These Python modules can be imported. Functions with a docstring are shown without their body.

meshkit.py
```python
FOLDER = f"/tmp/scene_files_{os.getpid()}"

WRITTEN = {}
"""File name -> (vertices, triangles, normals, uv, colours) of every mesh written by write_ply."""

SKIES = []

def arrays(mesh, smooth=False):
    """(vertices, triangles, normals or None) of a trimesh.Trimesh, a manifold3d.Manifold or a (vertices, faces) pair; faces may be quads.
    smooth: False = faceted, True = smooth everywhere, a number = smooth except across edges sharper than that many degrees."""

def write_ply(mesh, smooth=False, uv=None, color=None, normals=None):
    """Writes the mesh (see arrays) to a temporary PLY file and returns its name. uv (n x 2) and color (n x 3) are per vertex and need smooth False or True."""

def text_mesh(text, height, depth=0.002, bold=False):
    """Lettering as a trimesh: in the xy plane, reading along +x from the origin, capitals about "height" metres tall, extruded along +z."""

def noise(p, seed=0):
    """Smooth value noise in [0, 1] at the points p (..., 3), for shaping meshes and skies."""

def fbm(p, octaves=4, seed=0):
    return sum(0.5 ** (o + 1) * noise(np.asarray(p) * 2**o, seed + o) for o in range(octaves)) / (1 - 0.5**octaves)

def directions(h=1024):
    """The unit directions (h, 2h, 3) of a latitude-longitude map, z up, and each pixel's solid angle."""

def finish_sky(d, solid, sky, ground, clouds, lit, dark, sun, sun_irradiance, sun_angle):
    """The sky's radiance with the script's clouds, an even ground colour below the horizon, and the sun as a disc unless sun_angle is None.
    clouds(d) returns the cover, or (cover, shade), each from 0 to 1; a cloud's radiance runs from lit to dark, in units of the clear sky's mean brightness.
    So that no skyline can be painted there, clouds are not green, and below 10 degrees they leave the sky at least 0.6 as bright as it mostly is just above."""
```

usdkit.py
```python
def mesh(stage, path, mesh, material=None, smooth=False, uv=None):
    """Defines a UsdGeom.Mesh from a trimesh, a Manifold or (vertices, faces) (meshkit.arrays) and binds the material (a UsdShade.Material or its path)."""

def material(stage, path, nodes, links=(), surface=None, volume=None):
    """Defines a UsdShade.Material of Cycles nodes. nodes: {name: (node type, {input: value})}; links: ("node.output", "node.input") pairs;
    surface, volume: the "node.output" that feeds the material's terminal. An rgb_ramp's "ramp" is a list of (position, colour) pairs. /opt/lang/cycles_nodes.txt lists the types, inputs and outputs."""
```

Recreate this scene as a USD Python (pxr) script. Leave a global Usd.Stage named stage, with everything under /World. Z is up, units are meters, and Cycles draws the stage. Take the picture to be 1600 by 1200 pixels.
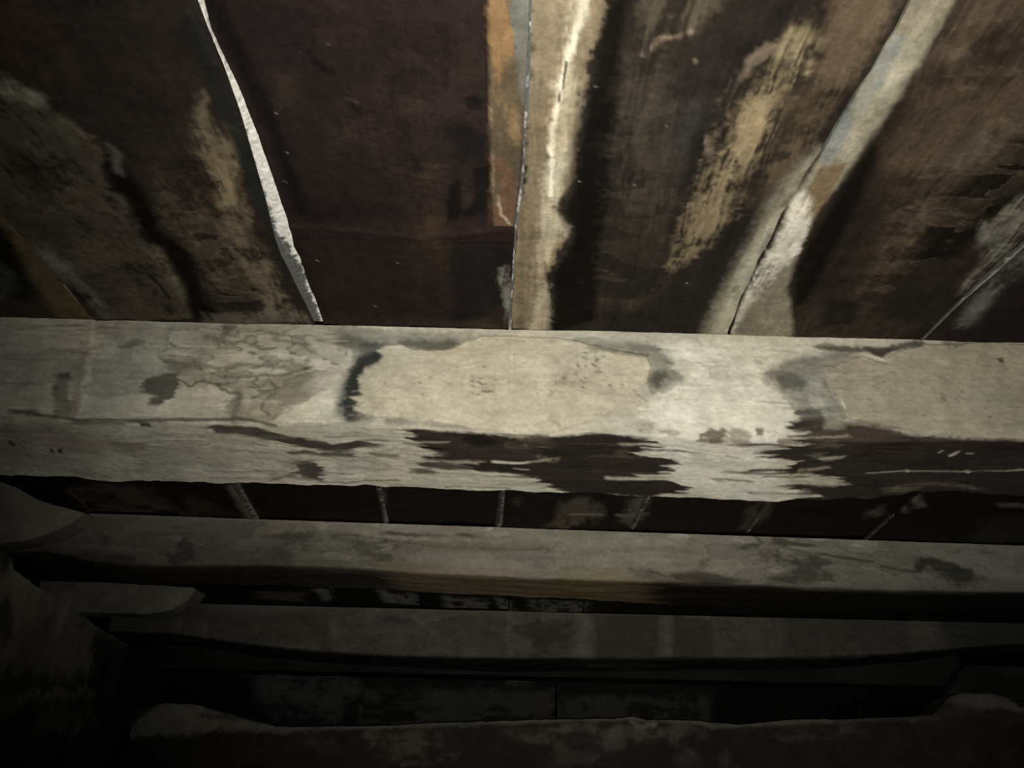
import math, numpy as np
import usdkit, meshkit
from pxr import Usd, UsdGeom, UsdLux, UsdShade, Gf, Sdf, Vt
from scipy.ndimage import gaussian_filter1d

stage = Usd.Stage.CreateInMemory()
UsdGeom.SetStageUpAxis(stage, 'Z')
UsdGeom.SetStageMetersPerUnit(stage, 1.0)
UsdGeom.Xform.Define(stage, '/World')
EYE = 1.5                      # the camera's height above the floor; the tables below count heights from the eye

# ------------------------------------------------------------------ camera and light
PITCH, ROLL = math.radians(26.9), 0.024
FWD = np.array([0, math.cos(PITCH), math.sin(PITCH)])
RIGHT = np.array([math.cos(ROLL), -math.sin(ROLL) * math.sin(PITCH), math.sin(ROLL) * math.cos(PITCH)])
UPV = np.cross(RIGHT, FWD)
cam = UsdGeom.Camera.Define(stage, '/World/Camera')
cam.CreateHorizontalApertureAttr(36.0)
cam.CreateFocalLengthAttr(27.0)
cam.CreateFStopAttr(0.0)
cam.CreateClippingRangeAttr(Gf.Vec2f(0.02, 100))
cam.CreateExposureAttr(0.12)
cam.AddTransformOp().Set(Gf.Matrix4d(*RIGHT, 0, *UPV, 0, *(-FWD), 0, 0, 0, EYE, 1))

# the hand lamp beside the camera is the only light in this dark place
lamp = UsdLux.SphereLight.Define(stage, '/World/HandLamp')
LAMP_AT, LAMP_AIM = np.array([0.03, 0.0, EYE - 0.02]), np.array([0.14, 0.80, 0.55])
lamp.CreateRadiusAttr(0.006)
lamp.CreateIntensityAttr(195000.0)
lamp.CreateColorAttr(Gf.Vec3f(1.0, 0.95, 0.845))
sh = UsdLux.ShapingAPI.Apply(lamp.GetPrim())
sh.CreateShapingConeAngleAttr(51.8)
sh.CreateShapingConeSoftnessAttr(1.0)
z = -LAMP_AIM / np.linalg.norm(LAMP_AIM)
x = np.cross([0, 0, 1.0], z); x /= np.linalg.norm(x)
y = np.cross(z, x)
lamp.AddTransformOp().Set(Gf.Matrix4d(*x, 0, *y, 0, *z, 0, *LAMP_AT, 1))

# ------------------------------------------------------------------ measured tables (metres)
# LAY: stains per surface in that surface's own coordinates: kind, albedo, strength, softness, waver, grain, patchiness, relief, width, outline
LAY={
'B1':[
('p',(0.34,0.325,0.265),0.75,0.125,0.0438,0.0,0,0,0.0,[(-1.971,-0.044),(-1.261,-0.035),(-1.006,-0.013),(-1.043,0.162),(-1.186,0.332),(-1.239,0.458),(-1.855,0.481)]),
('p',(0.36,0.34,0.285),0.75,0.1147,0.0443,0.0,0,0,0.0,[(-1.833,0.418),(-1.169,0.44),(-1.004,0.459),(-1.106,0.756),(-2.01,0.791)]),
('p',(0.27,0.235,0.19),0.7,0.0317,0.02,0.0574,0,0,0.0,[(-1.723,0.476),(-1.506,0.48),(-1.311,0.543),(-1.252,0.598),(-1.518,0.62),(-1.791,0.623)]),
('p',(0.29,0.3,0.262),0.6,0.0447,0.0262,0.0,0,0,0.0,[(-1.415,0.087),(-1.288,0.055),(-1.208,0.279),(-1.385,0.403),(-1.435,0.284)]),
('p',(0.25,0.235,0.19),0.6,0.0404,0.0262,0.0753,0,0,0.0,[(-1.785,0.132),(-1.602,0.149),(-1.44,0.173),(-1.442,0.257),(-1.608,0.298),(-1.737,0.304)]),
('p',(0.3,0.275,0.225),0.6,0.0208,0.018,0.0776,0,0,0.0,[(-1.593,0.005),(-1.365,0.013),(-1.073,-0.005),(-1.131,0.05),(-1.443,0.065)]),
('p',(0.13,0.115,0.093),0.8,0.0121,0.0086,0.0199,0,0,0.0,[(-1.561,0.267),(-1.518,0.235),(-1.475,0.392),(-1.521,0.425)]),
('p',(0.064,0.056,0.048),0.7,0.0074,0.0065,0.015,0,0,0.0,[(-1.559,0.247),(-1.511,0.242),(-1.51,0.267),(-1.552,0.274)]),
('p',(0.064,0.056,0.048),0.7,0.0073,0.0065,0.0149,0,0,0.0,[(-1.557,0.3),(-1.531,0.297),(-1.529,0.319),(-1.554,0.319)]),
('p',(0.2,0.18,0.145),0.7,0.0146,0.0087,0.02,0,0,0.0,[(-1.51,0.178),(-1.484,0.147),(-1.461,0.284),(-1.444,0.404),(-1.472,0.413),(-1.491,0.287)]),
('p',(0.17,0.145,0.115),0.6,0.0142,0.0085,0.0,0,0,0.0,[(-1.526,0.399),(-1.484,0.383),(-1.463,0.43),(-1.522,0.44)]),
('l',(0.5,0.47,0.385),0.6,0.0114,0.0082,0.0,0,0,0.0206,[(-1.484,0.017),(-1.462,0.174),(-1.452,0.284),(-1.435,0.422)]),
('l',(0.45,0.43,0.36),0.5,0.0128,0.0081,0.0,0,0,0.017,[(-1.57,0.324),(-1.545,0.402)]),
('l',(0.088,0.08,0.064),0.8,0.0045,0.0083,0.0507,0.5,0,0.006,[(-1.774,0.17),(-1.675,0.17),(-1.557,0.15),(-1.456,0.151)]),
('l',(0.14,0.12,0.1),0.8,0.0046,0.0084,0.0516,0.4,0,0.0104,[(-1.812,0.034),(-1.676,0.039),(-1.52,0.027),(-1.359,0.039)]),
('l',(0.14,0.12,0.1),0.7,0.0046,0.0084,0.0515,0.5,0,0.0062,[(-1.762,0.054),(-1.625,0.058),(-1.471,0.043)]),
('l',(0.16,0.14,0.11),0.6,0.0045,0.0084,0.0514,0.5,0,0.0059,[(-1.576,0.077),(-1.4,0.058),(-1.243,0.053)]),
('l',(0.2,0.17,0.14),0.6,0.0059,0.0083,0.0637,0.4,0,0.012,[(-1.645,0.154),(-1.516,0.135),(-1.419,0.122)]),
('l',(0.17,0.16,0.13),0.6,0.0086,0.0108,0.0496,0,0,0.0154,[(-1.694,0.303),(-1.628,0.305),(-1.569,0.296)]),
('l',(0.23,0.225,0.19),0.6,0.0111,0.0134,0.0617,0,0,0.0188,[(-1.422,0.337),(-1.361,0.323),(-1.255,0.312)]),
('l',(0.22,0.215,0.18),0.6,0.011,0.0162,0.0621,0,0,0.0223,[(-1.41,0.297),(-1.359,0.282),(-1.236,0.301)]),
('p',(0.068,0.0664,0.0544),0.92,0.0098,0.0108,0.0199,0,0,0.0,[(-1.262,0.258),(-1.226,0.246),(-1.181,0.228),(-1.152,0.233),(-1.134,0.277),(-1.149,0.326),(-1.181,0.356),(-1.218,0.365),(-1.232,0.349),(-1.217,0.328),(-1.265,0.307)]),
('p',(0.17,0.165,0.14),0.8,0.01,0.0088,0.0252,0,0,0.0,[(-1.195,0.201),(-1.162,0.18),(-1.103,0.198),(-1.143,0.222)]),
('p',(0.15,0.15,0.125),0.85,0.0076,0.0067,0.0153,0,0,0.0,[(-1.365,0.112),(-1.319,0.087),(-1.296,0.093),(-1.323,0.131),(-1.365,0.132)]),
('p',(0.22,0.21,0.18),0.6,0.0103,0.0089,0.0,0,0,0.0,[(-1.421,0.064),(-1.389,0.058),(-1.371,0.086),(-1.403,0.093)]),
('p',(0.29,0.27,0.21),0.65,0.0353,0.0354,0.0255,0.35,0,0.0,[(-1.174,0.001),(-0.731,0.002),(-0.662,0.108),(-0.785,0.266),(-1.002,0.272),(-1.176,0.223),(-1.12,0.108)]),
('p',(0.42,0.41,0.35),0.6,0.0254,0.0178,0.0,0,0,0.0,[(-1.263,0.01),(-1.174,0.001),(-1.143,0.166),(-1.185,0.209),(-1.236,0.196)]),
('l',(0.16,0.15,0.12),0.8,0.0089,0.014,0.0,0,0,0.0239,[(-1.077,0.077),(-1.051,0.056),(-1.022,0.096),(-1.016,0.037),(-0.992,0.016)]),
('l',(0.096,0.092,0.076),0.8,0.0121,0.0113,0.0,0,0,0.0285,[(-1.029,0.011),(-0.999,0.004)]),
('l',(0.18,0.17,0.135),0.8,0.0083,0.0168,0.0258,0,0,0.015,[(-0.897,0.031),(-0.815,0.052),(-0.746,0.061),(-0.719,0.095),(-0.69,0.118)]),
('l',(0.17,0.16,0.13),0.8,0.0085,0.014,0.0257,0,0,0.0191,[(-0.835,0.07),(-0.778,0.077),(-0.724,0.098)]),
('l',(0.17,0.16,0.13),0.75,0.0086,0.0138,0.0254,0,0,0.0193,[(-0.797,0.183),(-0.719,0.187),(-0.701,0.152)]),
('l',(0.16,0.15,0.12),0.8,0.0085,0.0165,0.0253,0,0,0.0172,[(-1.197,0.173),(-1.104,0.192),(-1.035,0.21),(-0.951,0.188),(-0.895,0.191),(-0.839,0.192),(-0.767,0.16)]),
('l',(0.15,0.14,0.115),0.8,0.0084,0.011,0.0,0,0,0.0151,[(-0.889,0.188),(-0.853,0.173),(-0.829,0.192)]),
('l',(0.17,0.16,0.13),0.8,0.0085,0.011,0.0,0,0,0.0153,[(-0.794,0.2),(-0.708,0.189)]),
('p',(0.27,0.245,0.185),0.85,0.0097,0.013,0.0149,0,0,0.0,[(-0.982,0.261),(-0.874,0.252),(-0.812,0.234),(-0.758,0.221),(-0.618,0.201),(-0.584,0.206),(-0.581,0.239),(-0.642,0.282),(-0.691,0.324),(-0.751,0.355),(-0.792,0.413),(-0.928,0.43),(-0.952,0.378),(-0.925,0.319),(-1.002,0.272)]),
('p',(0.4,0.375,0.305),0.8,0.0193,0.0129,0.0,0,0,0.0,[(-0.927,0.303),(-0.882,0.277),(-0.835,0.3),(-0.819,0.334),(-0.869,0.354),(-0.885,0.389),(-0.915,0.337)]),
('p',(0.44,0.41,0.33),0.7,0.0143,0.0107,0.0,0,0,0.0,[(-0.877,0.402),(-0.857,0.367),(-0.811,0.388),(-0.804,0.406)]),
('l',(0.13,0.12,0.095),0.85,0.0048,0.0108,0.0,0,0,0.0112,[(-1.142,0.249),(-1.089,0.275),(-1.055,0.247),(-1.014,0.265),(-0.985,0.294),(-0.937,0.3),(-0.912,0.316),(-0.92,0.345),(-0.928,0.378),(-0.926,0.417)]),
('l',(0.17,0.155,0.125),0.7,0.0131,0.0134,0.0,0,0,0.0295,[(-0.929,0.319),(-0.922,0.417)]),
('l',(0.14,0.13,0.105),0.85,0.0042,0.0108,0.0,0,0,0.01,[(-0.871,0.246),(-0.872,0.268),(-0.853,0.281),(-0.832,0.245),(-0.807,0.267),(-0.802,0.299),(-0.812,0.321),(-0.835,0.343),(-0.839,0.37),(-0.809,0.401)]),
('l',(0.14,0.13,0.105),0.8,0.0056,0.0109,0.0201,0,0,0.0133,[(-0.99,0.239),(-0.791,0.222),(-0.759,0.216),(-0.697,0.189)]),
('p',(0.3,0.285,0.23),0.6,0.0156,0.0136,0.0364,0,0,0.0,[(-1.04,-0.012),(-0.869,-0.009),(-0.55,-0.004),(-0.637,0.035),(-0.794,0.039),(-0.955,0.021)]),
('p',(0.58,0.55,0.455),0.95,0.012,0.0064,0.0,0,0,0.0,[(-0.797,0.421),(-0.75,0.363),(-0.69,0.329),(-0.651,0.296),(-0.594,0.262),(-0.573,0.316),(-0.552,0.41),(-0.508,0.427)]),
('p',(0.54,0.51,0.43),0.8,0.0225,0.0176,0.0,0,0,0.0,[(-0.684,0.109),(-0.645,0.064),(-0.539,0.105),(-0.511,0.124),(-0.557,0.191),(-0.572,0.261),(-0.641,0.29),(-0.718,0.281),(-0.692,0.223)]),
('p',(0.5,0.48,0.41),0.8,0.0103,0.009,0.0,0,0,0.0,[(-0.686,0.042),(-0.632,0.037),(-0.633,0.07),(-0.678,0.065)]),
('l',(0.24,0.22,0.18),0.7,0.0114,0.0084,0.0,0,0,0.0192,[(-0.696,0.066),(-0.643,0.076),(-0.573,0.1)]),
('p',(0.25,0.245,0.2),0.8,0.0205,0.0113,0.0,0,0,0.0,[(-0.686,0.001),(-0.549,0.008),(-0.231,0.016),(-0.027,0.029),(-0.182,0.094),(-0.363,0.069),(-0.542,0.076),(-0.612,0.057)]),
('l',(0.08,0.08,0.068),0.8,0.0261,0.014,0.0,0,0,0.0664,[(-0.584,0.068),(-0.507,0.092),(-0.451,0.087)]),
('l',(0.06,0.06,0.052),0.8,0.0194,0.014,0.0,0,0,0.0525,[(-0.507,0.095),(-0.472,0.111)]),
('l',(0.076,0.0744,0.06),0.85,0.0172,0.0112,0.0,0,0,0.0541,[(-0.38,0.087),(-0.295,0.084),(-0.201,0.072)]),
('l',(0.15,0.155,0.14),0.8,0.0278,0.0163,0.0,0,0,0.0626,[(-0.47,0.134),(-0.513,0.147),(-0.539,0.199),(-0.552,0.261),(-0.56,0.33),(-0.561,0.383),(-0.521,0.404)]),
('l',(0.0224,0.0248,0.0216),0.95,0.0166,0.0136,0.01,0,0,0.0545,[(-0.474,0.134),(-0.516,0.159),(-0.537,0.219),(-0.547,0.288),(-0.552,0.348),(-0.543,0.391)]),
('l',(0.032,0.032,0.028),0.9,0.0081,0.0081,0.015,0,0,0.0293,[(-0.538,0.294),(-0.507,0.299)]),
('l',(0.13,0.12,0.1),0.75,0.0129,0.0133,0.0295,0.2,0,0.0315,[(-0.542,0.399),(-0.424,0.403),(-0.318,0.396),(-0.231,0.405),(-0.145,0.416)]),
('p',(0.5,0.46,0.36),0.97,0.0061,0.0088,0.0101,0,0.004,0.0,[(-0.472,0.111),(-0.447,0.09),(-0.396,0.079),(-0.361,0.095),(-0.289,0.104),(-0.227,0.093),(-0.183,0.065),(-0.113,0.029),(-0.004,0.023),(0.136,0.03),(0.233,0.047),(0.3,0.067),(0.356,0.077),(0.467,0.098),(0.481,0.166),(0.465,0.22),(0.416,0.243),(0.457,0.294),(0.401,0.327),(0.346,0.349),(0.217,0.387),(0.152,0.414),(0.004,0.416),(-0.124,0.417),(-0.21,0.401),(-0.286,0.389),(-0.383,0.388),(-0.479,0.389),(-0.521,0.377),(-0.529,0.359),(-0.503,0.342),(-0.535,0.326),(-0.545,0.316),(-0.506,0.307),(-0.516,0.277),(-0.527,0.233),(-0.508,0.196),(-0.463,0.162),(-0.456,0.134)]),
('p',(0.58,0.55,0.44),0.7,0.0098,0.0088,0.0,0,0,0.0,[(-0.244,0.191),(-0.188,0.202),(-0.176,0.225),(-0.219,0.239),(-0.253,0.219)]),
('p',(0.55,0.52,0.41),0.6,0.0099,0.0089,0.0,0,0,0.0,[(-0.18,0.141),(-0.136,0.13),(-0.146,0.158),(-0.189,0.172)]),
('p',(0.54,0.5,0.385),0.5,0.0149,0.0111,0.0,0,0,0.0,[(-0.324,0.153),(-0.245,0.158),(-0.266,0.192)]),
('p',(0.54,0.5,0.39),0.5,0.0471,0.0216,0.0,0,0,0.0,[(-0.437,0.256),(-0.216,0.297),(0.002,0.338),(0.218,0.332),(0.11,0.405),(-0.167,0.408),(-0.384,0.374)]),
('p',(0.16,0.15,0.12),0.75,0.0147,0.0133,0.0153,0.92,0,0.0,[(0.176,0.161),(0.232,0.108),(0.3,0.089),(0.29,0.185),(0.241,0.227),(0.153,0.224)]),
('p',(0.15,0.14,0.11),0.75,0.0121,0.0109,0.0101,0.9,0,0.0,[(-0.144,0.207),(-0.077,0.21),(-0.06,0.267),(-0.126,0.254)]),
('p',(0.2,0.18,0.14),0.6,0.0072,0.0065,0.0075,0.7,0,0.0,[(0.131,0.256),(0.175,0.26),(0.175,0.286),(0.131,0.277)]),
('p',(0.25,0.23,0.18),0.6,0.0099,0.0111,0.0102,0.85,0,0.0,[(-0.163,0.121),(-0.07,0.106),(-0.058,0.133),(-0.146,0.147)]),
('l',(0.15,0.13,0.1),0.7,0.0053,0.0082,0.0075,0.5,0,0.0106,[(-0.097,0.269),(-0.065,0.267)]),
('l',(0.24,0.22,0.17),0.6,0.0118,0.0107,0.0,0,0,0.0222,[(0.142,0.364),(0.157,0.384)]),
('l',(0.62,0.58,0.47),0.55,0.0044,0.0028,0.0,0,0,0.0067,[(-0.006,0.026),(-0.002,0.126),(-0.002,0.26)]),
('l',(0.6,0.56,0.46),0.6,0.0056,0.0028,0.0,0,0,0.0056,[(-0.015,0.023),(0.132,0.024),(0.222,0.038)]),
('p',(0.23,0.225,0.188),0.9,0.0148,0.0089,0.0,0,0,0.0,[(0.222,0.038),(0.357,0.043),(0.514,0.069),(0.576,0.136),(0.586,0.19),(0.535,0.25),(0.476,0.26),(0.465,0.22),(0.49,0.166),(0.471,0.106),(0.356,0.085),(0.289,0.076)]),
('p',(0.072,0.072,0.064),0.85,0.0146,0.0132,0.0,0,0,0.0,[(0.477,0.166),(0.53,0.17),(0.539,0.202),(0.493,0.236),(0.465,0.215)]),
('l',(0.16,0.16,0.135),0.75,0.0135,0.0084,0.0,0,0,0.0293,[(0.413,0.058),(0.491,0.07),(0.539,0.099),(0.57,0.158),(0.577,0.195)]),
('l',(0.16,0.15,0.125),0.7,0.0084,0.0084,0.0,0,0,0.0151,[(0.293,0.07),(0.356,0.085),(0.467,0.101)]),
('p',(0.68,0.66,0.575),0.9,0.028,0.0172,0.0346,0,0,0.0,[(0.538,0.046),(0.878,0.03),(0.976,0.055),(0.9,0.125),(0.865,0.175),(0.943,0.257),(0.978,0.32),(0.919,0.372),(0.9,0.422),(0.843,0.479),(0.908,0.521),(0.92,0.591),(0.986,0.645),(1.085,0.728),(1.013,0.768),(0.732,0.78),(0.623,0.74),(0.573,0.636),(0.513,0.567),(0.476,0.492),(0.468,0.401),(0.432,0.346),(0.479,0.286),(0.546,0.257),(0.594,0.195),(0.581,0.136),(0.546,0.088)]),
('p',(0.7,0.685,0.61),0.75,0.0572,0.0305,0.0,0,0,0.0,[(0.57,0.23),(0.772,0.183),(0.868,0.207),(0.921,0.309),(0.817,0.363),(0.603,0.358),(0.52,0.323)]),
('p',(0.46,0.44,0.37),0.5,0.0297,0.0179,0.0,0,0,0.0,[(0.716,0.063),(0.854,0.045),(0.799,0.129),(0.736,0.211),(0.685,0.159)]),
('l',(0.46,0.43,0.35),0.5,0.0222,0.0168,0.0,0,0,0.0278,[(0.69,0.105),(0.776,0.143)]),
('l',(0.3,0.27,0.22),0.6,0.0042,0.0085,0.0519,0.4,0,0.0056,[(0.739,0.062),(0.874,0.066)]),
('l',(0.3,0.27,0.22),0.6,0.0042,0.0084,0.0516,0.4,0,0.0055,[(0.758,0.097),(0.892,0.098)]),
('p',(0.13,0.1,0.075),0.9,0.0058,0.0085,0.0147,0.25,0,0.0,[(0.613,0.444),(0.631,0.415),(0.657,0.389),(0.668,0.404),(0.703,0.392),(0.716,0.445),(0.666,0.455)]),
('p',(0.22,0.185,0.14),0.75,0.0069,0.0085,0.0147,0.5,0,0.0,[(0.723,0.406),(0.75,0.39),(0.782,0.394),(0.795,0.441),(0.753,0.46),(0.728,0.444)]),
('p',(0.15,0.115,0.09),0.9,0.0046,0.0043,0.0074,0,0,0.0,[(0.814,0.388),(0.838,0.387),(0.835,0.412),(0.814,0.413)]),
('p',(0.25,0.2,0.155),0.75,0.0069,0.0085,0.0196,0.2,0,0.0,[(0.493,0.406),(0.549,0.404),(0.552,0.423),(0.525,0.436)]),
('p',(0.2,0.15,0.11),0.85,0.0052,0.0042,0.0096,0,0,0.0,[(0.882,0.425),(0.938,0.423),(0.932,0.445),(0.899,0.446)]),
('p',(0.2,0.16,0.12),0.7,0.0069,0.0085,0.0123,0.3,0,0.0,[(0.856,0.399),(0.888,0.4),(0.874,0.423)]),
('p',(0.15,0.125,0.1),0.7,0.007,0.0107,0.0295,0.4,0,0.0,[(0.377,0.389),(0.431,0.367),(0.463,0.376),(0.451,0.397),(0.397,0.408)]),
('l',(0.25,0.23,0.19),0.7,0.0039,0.0027,0.0251,0,0,0.0052,[(0.838,0.281),(0.968,0.282)]),
('l',(0.22,0.19,0.15),0.8,0.0051,0.0053,0.0243,0,0,0.0115,[(0.73,0.454),(0.824,0.446)]),
('l',(0.19,0.17,0.13),0.8,0.0074,0.0055,0.0354,0,0,0.015,[(0.731,0.608),(0.819,0.604),(0.875,0.586)]),
('l',(0.17,0.15,0.115),0.8,0.0076,0.0056,0.0359,0,0,0.0153,[(0.73,0.656),(0.796,0.649),(0.865,0.657)]),
('l',(0.3,0.27,0.21),0.6,0.0073,0.0055,0.0356,0,0,0.0073,[(0.454,0.616),(0.655,0.617)]),
('l',(0.3,0.27,0.21),0.7,0.0051,0.0054,0.0198,0,0,0.0068,[(0.732,0.512),(0.791,0.53)]),
('p',(0.26,0.255,0.215),0.88,0.0195,0.011,0.0,0,0,0.0,[(0.865,0.175),(0.962,0.113),(1.121,0.065),(1.199,0.068),(1.218,0.09),(1.134,0.125),(1.082,0.175),(1.098,0.241),(1.129,0.318),(1.097,0.357),(0.996,0.345),(0.966,0.307),(0.959,0.269),(0.93,0.252)]),
('p',(0.08,0.08,0.0696),0.8,0.0171,0.0133,0.0,0,0,0.0,[(0.895,0.166),(0.969,0.158),(1.019,0.181),(0.987,0.219),(0.937,0.231),(0.912,0.205)]),
('p',(0.33,0.32,0.27),0.6,0.0248,0.0134,0.0,0,0,0.0,[(1.016,0.095),(1.139,0.092),(1.082,0.175),(1.015,0.176)]),
('l',(0.16,0.155,0.13),0.6,0.0132,0.0084,0.0,0,0,0.0249,[(0.885,0.158),(0.98,0.112),(1.095,0.088),(1.179,0.058)]),
('l',(0.13,0.125,0.1),0.7,0.005,0.011,0.0,0,0,0.0085,[(1.071,0.175),(1.08,0.215),(1.103,0.267),(1.121,0.318)]),
('p',(0.42,0.41,0.35),0.6,0.0191,0.0109,0.0,0,0,0.0,[(1.007,0.234),(1.071,0.249),(1.08,0.331),(1.015,0.332)]),
('p',(0.37,0.332,0.255),0.95,0.0074,0.0089,0.0077,0,0.004,0.0,[(1.219,0.084),(1.255,0.094),(1.294,0.105),(1.313,0.076),(1.372,0.047),(1.445,0.022),(1.535,0.022),(1.543,0.048),(1.571,0.024),(1.606,0.011),(1.924,0.008),(1.813,0.422),(1.578,0.421),(1.496,0.406),(1.412,0.396),(1.33,0.379),(1.246,0.367),(1.173,0.356),(1.128,0.326),(1.096,0.254),(1.079,0.196),(1.076,0.126),(1.139,0.119),(1.184,0.091)]),
('p',(0.2,0.185,0.15),0.7,0.0148,0.0133,0.0102,0.8,0,0.0,[(1.248,0.177),(1.329,0.156),(1.315,0.229),(1.254,0.225)]),
('p',(0.31,0.28,0.215),0.6,0.0625,0.0445,0.0,0.5,0,0.0,[(1.342,0.087),(1.703,0.077),(1.703,0.35),(1.41,0.195)]),
('p',(0.08,0.064,0.048),0.9,0.0039,0.0023,0.0,0,0,0.0,[(1.693,0.083),(1.717,0.077),(1.716,0.1),(1.698,0.1)]),
('p',(0.2,0.18,0.14),0.7,0.0049,0.0044,0.0,0,0,0.0,[(1.47,0.226),(1.488,0.242),(1.483,0.269),(1.47,0.264)]),
('l',(0.75,0.73,0.66),0.9,0.0025,0.0,0.0,0,0,0.004,[(1.121,0.264),(1.132,0.3)]),
('l',(0.068,0.0608,0.048),0.9,0.0086,0.0113,0.0209,0,0,0.027,[(1.068,0.041),(1.124,0.045),(1.248,0.047),(1.278,0.066),(1.327,0.045),(1.375,0.03),(1.446,0.016)]),
('p',(0.052,0.0448,0.036),0.92,0.0076,0.0068,0.0,0,0,0.0,[(1.244,0.042),(1.356,0.039),(1.312,0.068),(1.297,0.088),(1.272,0.077)]),
('l',(0.096,0.088,0.072),0.7,0.0144,0.0086,0.0,0,0,0.0312,[(1.537,0.016),(1.562,0.024),(1.596,0.006)]),
('l',(0.3,0.28,0.22),0.5,0.0057,0.0057,0.0392,0,0,0.0085,[(1.034,0.042),(1.24,0.028)]),
('p',(0.4,0.375,0.31),0.6,0.0135,0.0087,0.025,0,0,0.0,[(-0.55,0.434),(-0.209,0.414),(-0.039,0.42),(-0.081,0.459),(-0.343,0.506),(-0.514,0.486),(-0.766,0.451)]),
('l',(0.096,0.084,0.068),0.8,0.007,0.0055,0.0254,0,0,0.0141,[(-0.519,0.52),(-0.473,0.503),(-0.343,0.506),(-0.235,0.529)]),
('p',(0.42,0.38,0.29),0.5,0.0169,0.0112,0.0515,0,0,0.0,[(-0.344,0.519),(-0.214,0.547),(-0.238,0.585),(-0.392,0.565)]),
('p',(0.012,0.0075,0.0068),0.97,0.0112,0.011,0.086,0,0,0.0,[(-0.359,0.444),(-0.251,0.433),(-0.124,0.436),(0.004,0.442),(0.079,0.451),(0.153,0.439),(0.301,0.421),(0.474,0.451),(0.492,0.488),(0.458,0.52),(0.524,0.567),(0.569,0.611),(0.537,0.646),(0.604,0.683),(0.623,0.74),(0.522,0.774),(0.334,0.757),(0.207,0.762),(0.135,0.721),(0.058,0.671),(-0.094,0.638),(-0.227,0.605),(-0.305,0.593),(-0.236,0.557),(-0.301,0.536),(-0.331,0.498)]),
('p',(0.036,0.0272,0.024),0.7,0.0136,0.0109,0.0503,0,0,0.0,[(-0.339,0.458),(-0.209,0.445),(-0.135,0.463),(-0.147,0.512),(-0.234,0.508),(-0.32,0.497)]),
('p',(0.012,0.009,0.008),0.85,0.0108,0.0087,0.0299,0,0,0.0,[(-0.163,0.46),(-0.113,0.441),(-0.049,0.477),(-0.06,0.498),(-0.136,0.507)]),
('p',(0.092,0.0752,0.0464),0.8,0.0162,0.0172,0.0347,0.35,0,0.0,[(-0.049,0.437),(0.131,0.433),(0.138,0.476),(0.178,0.502),(0.061,0.562),(-0.012,0.517)]),
('l',(0.35,0.31,0.24),0.7,0.0066,0.008,0.0196,0.3,0,0.01,[(0.004,0.451),(0.068,0.452)]),
('l',(0.35,0.31,0.25),0.7,0.0068,0.0081,0.0199,0.5,0,0.0135,[(0.037,0.49),(0.103,0.504)]),
('l',(0.25,0.21,0.15),0.6,0.0106,0.0137,0.0202,0.5,0,0.019,[(0.061,0.548),(0.139,0.58),(0.16,0.558)]),
('p',(0.04,0.0288,0.0248),0.85,0.0166,0.011,0.0605,0,0,0.0,[(-0.235,0.536),(-0.082,0.513),(0.07,0.513),(0.083,0.561),(-0.038,0.577),(-0.215,0.583)]),
('l',(0.62,0.58,0.49),0.95,0.0043,0.0028,0.0102,0,0,0.0143,[(-0.056,0.585),(0.007,0.589),(0.057,0.583)]),
('l',(0.4,0.36,0.29),0.7,0.0071,0.0083,0.0152,0.4,0,0.0106,[(0.062,0.583),(0.143,0.566)]),
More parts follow.
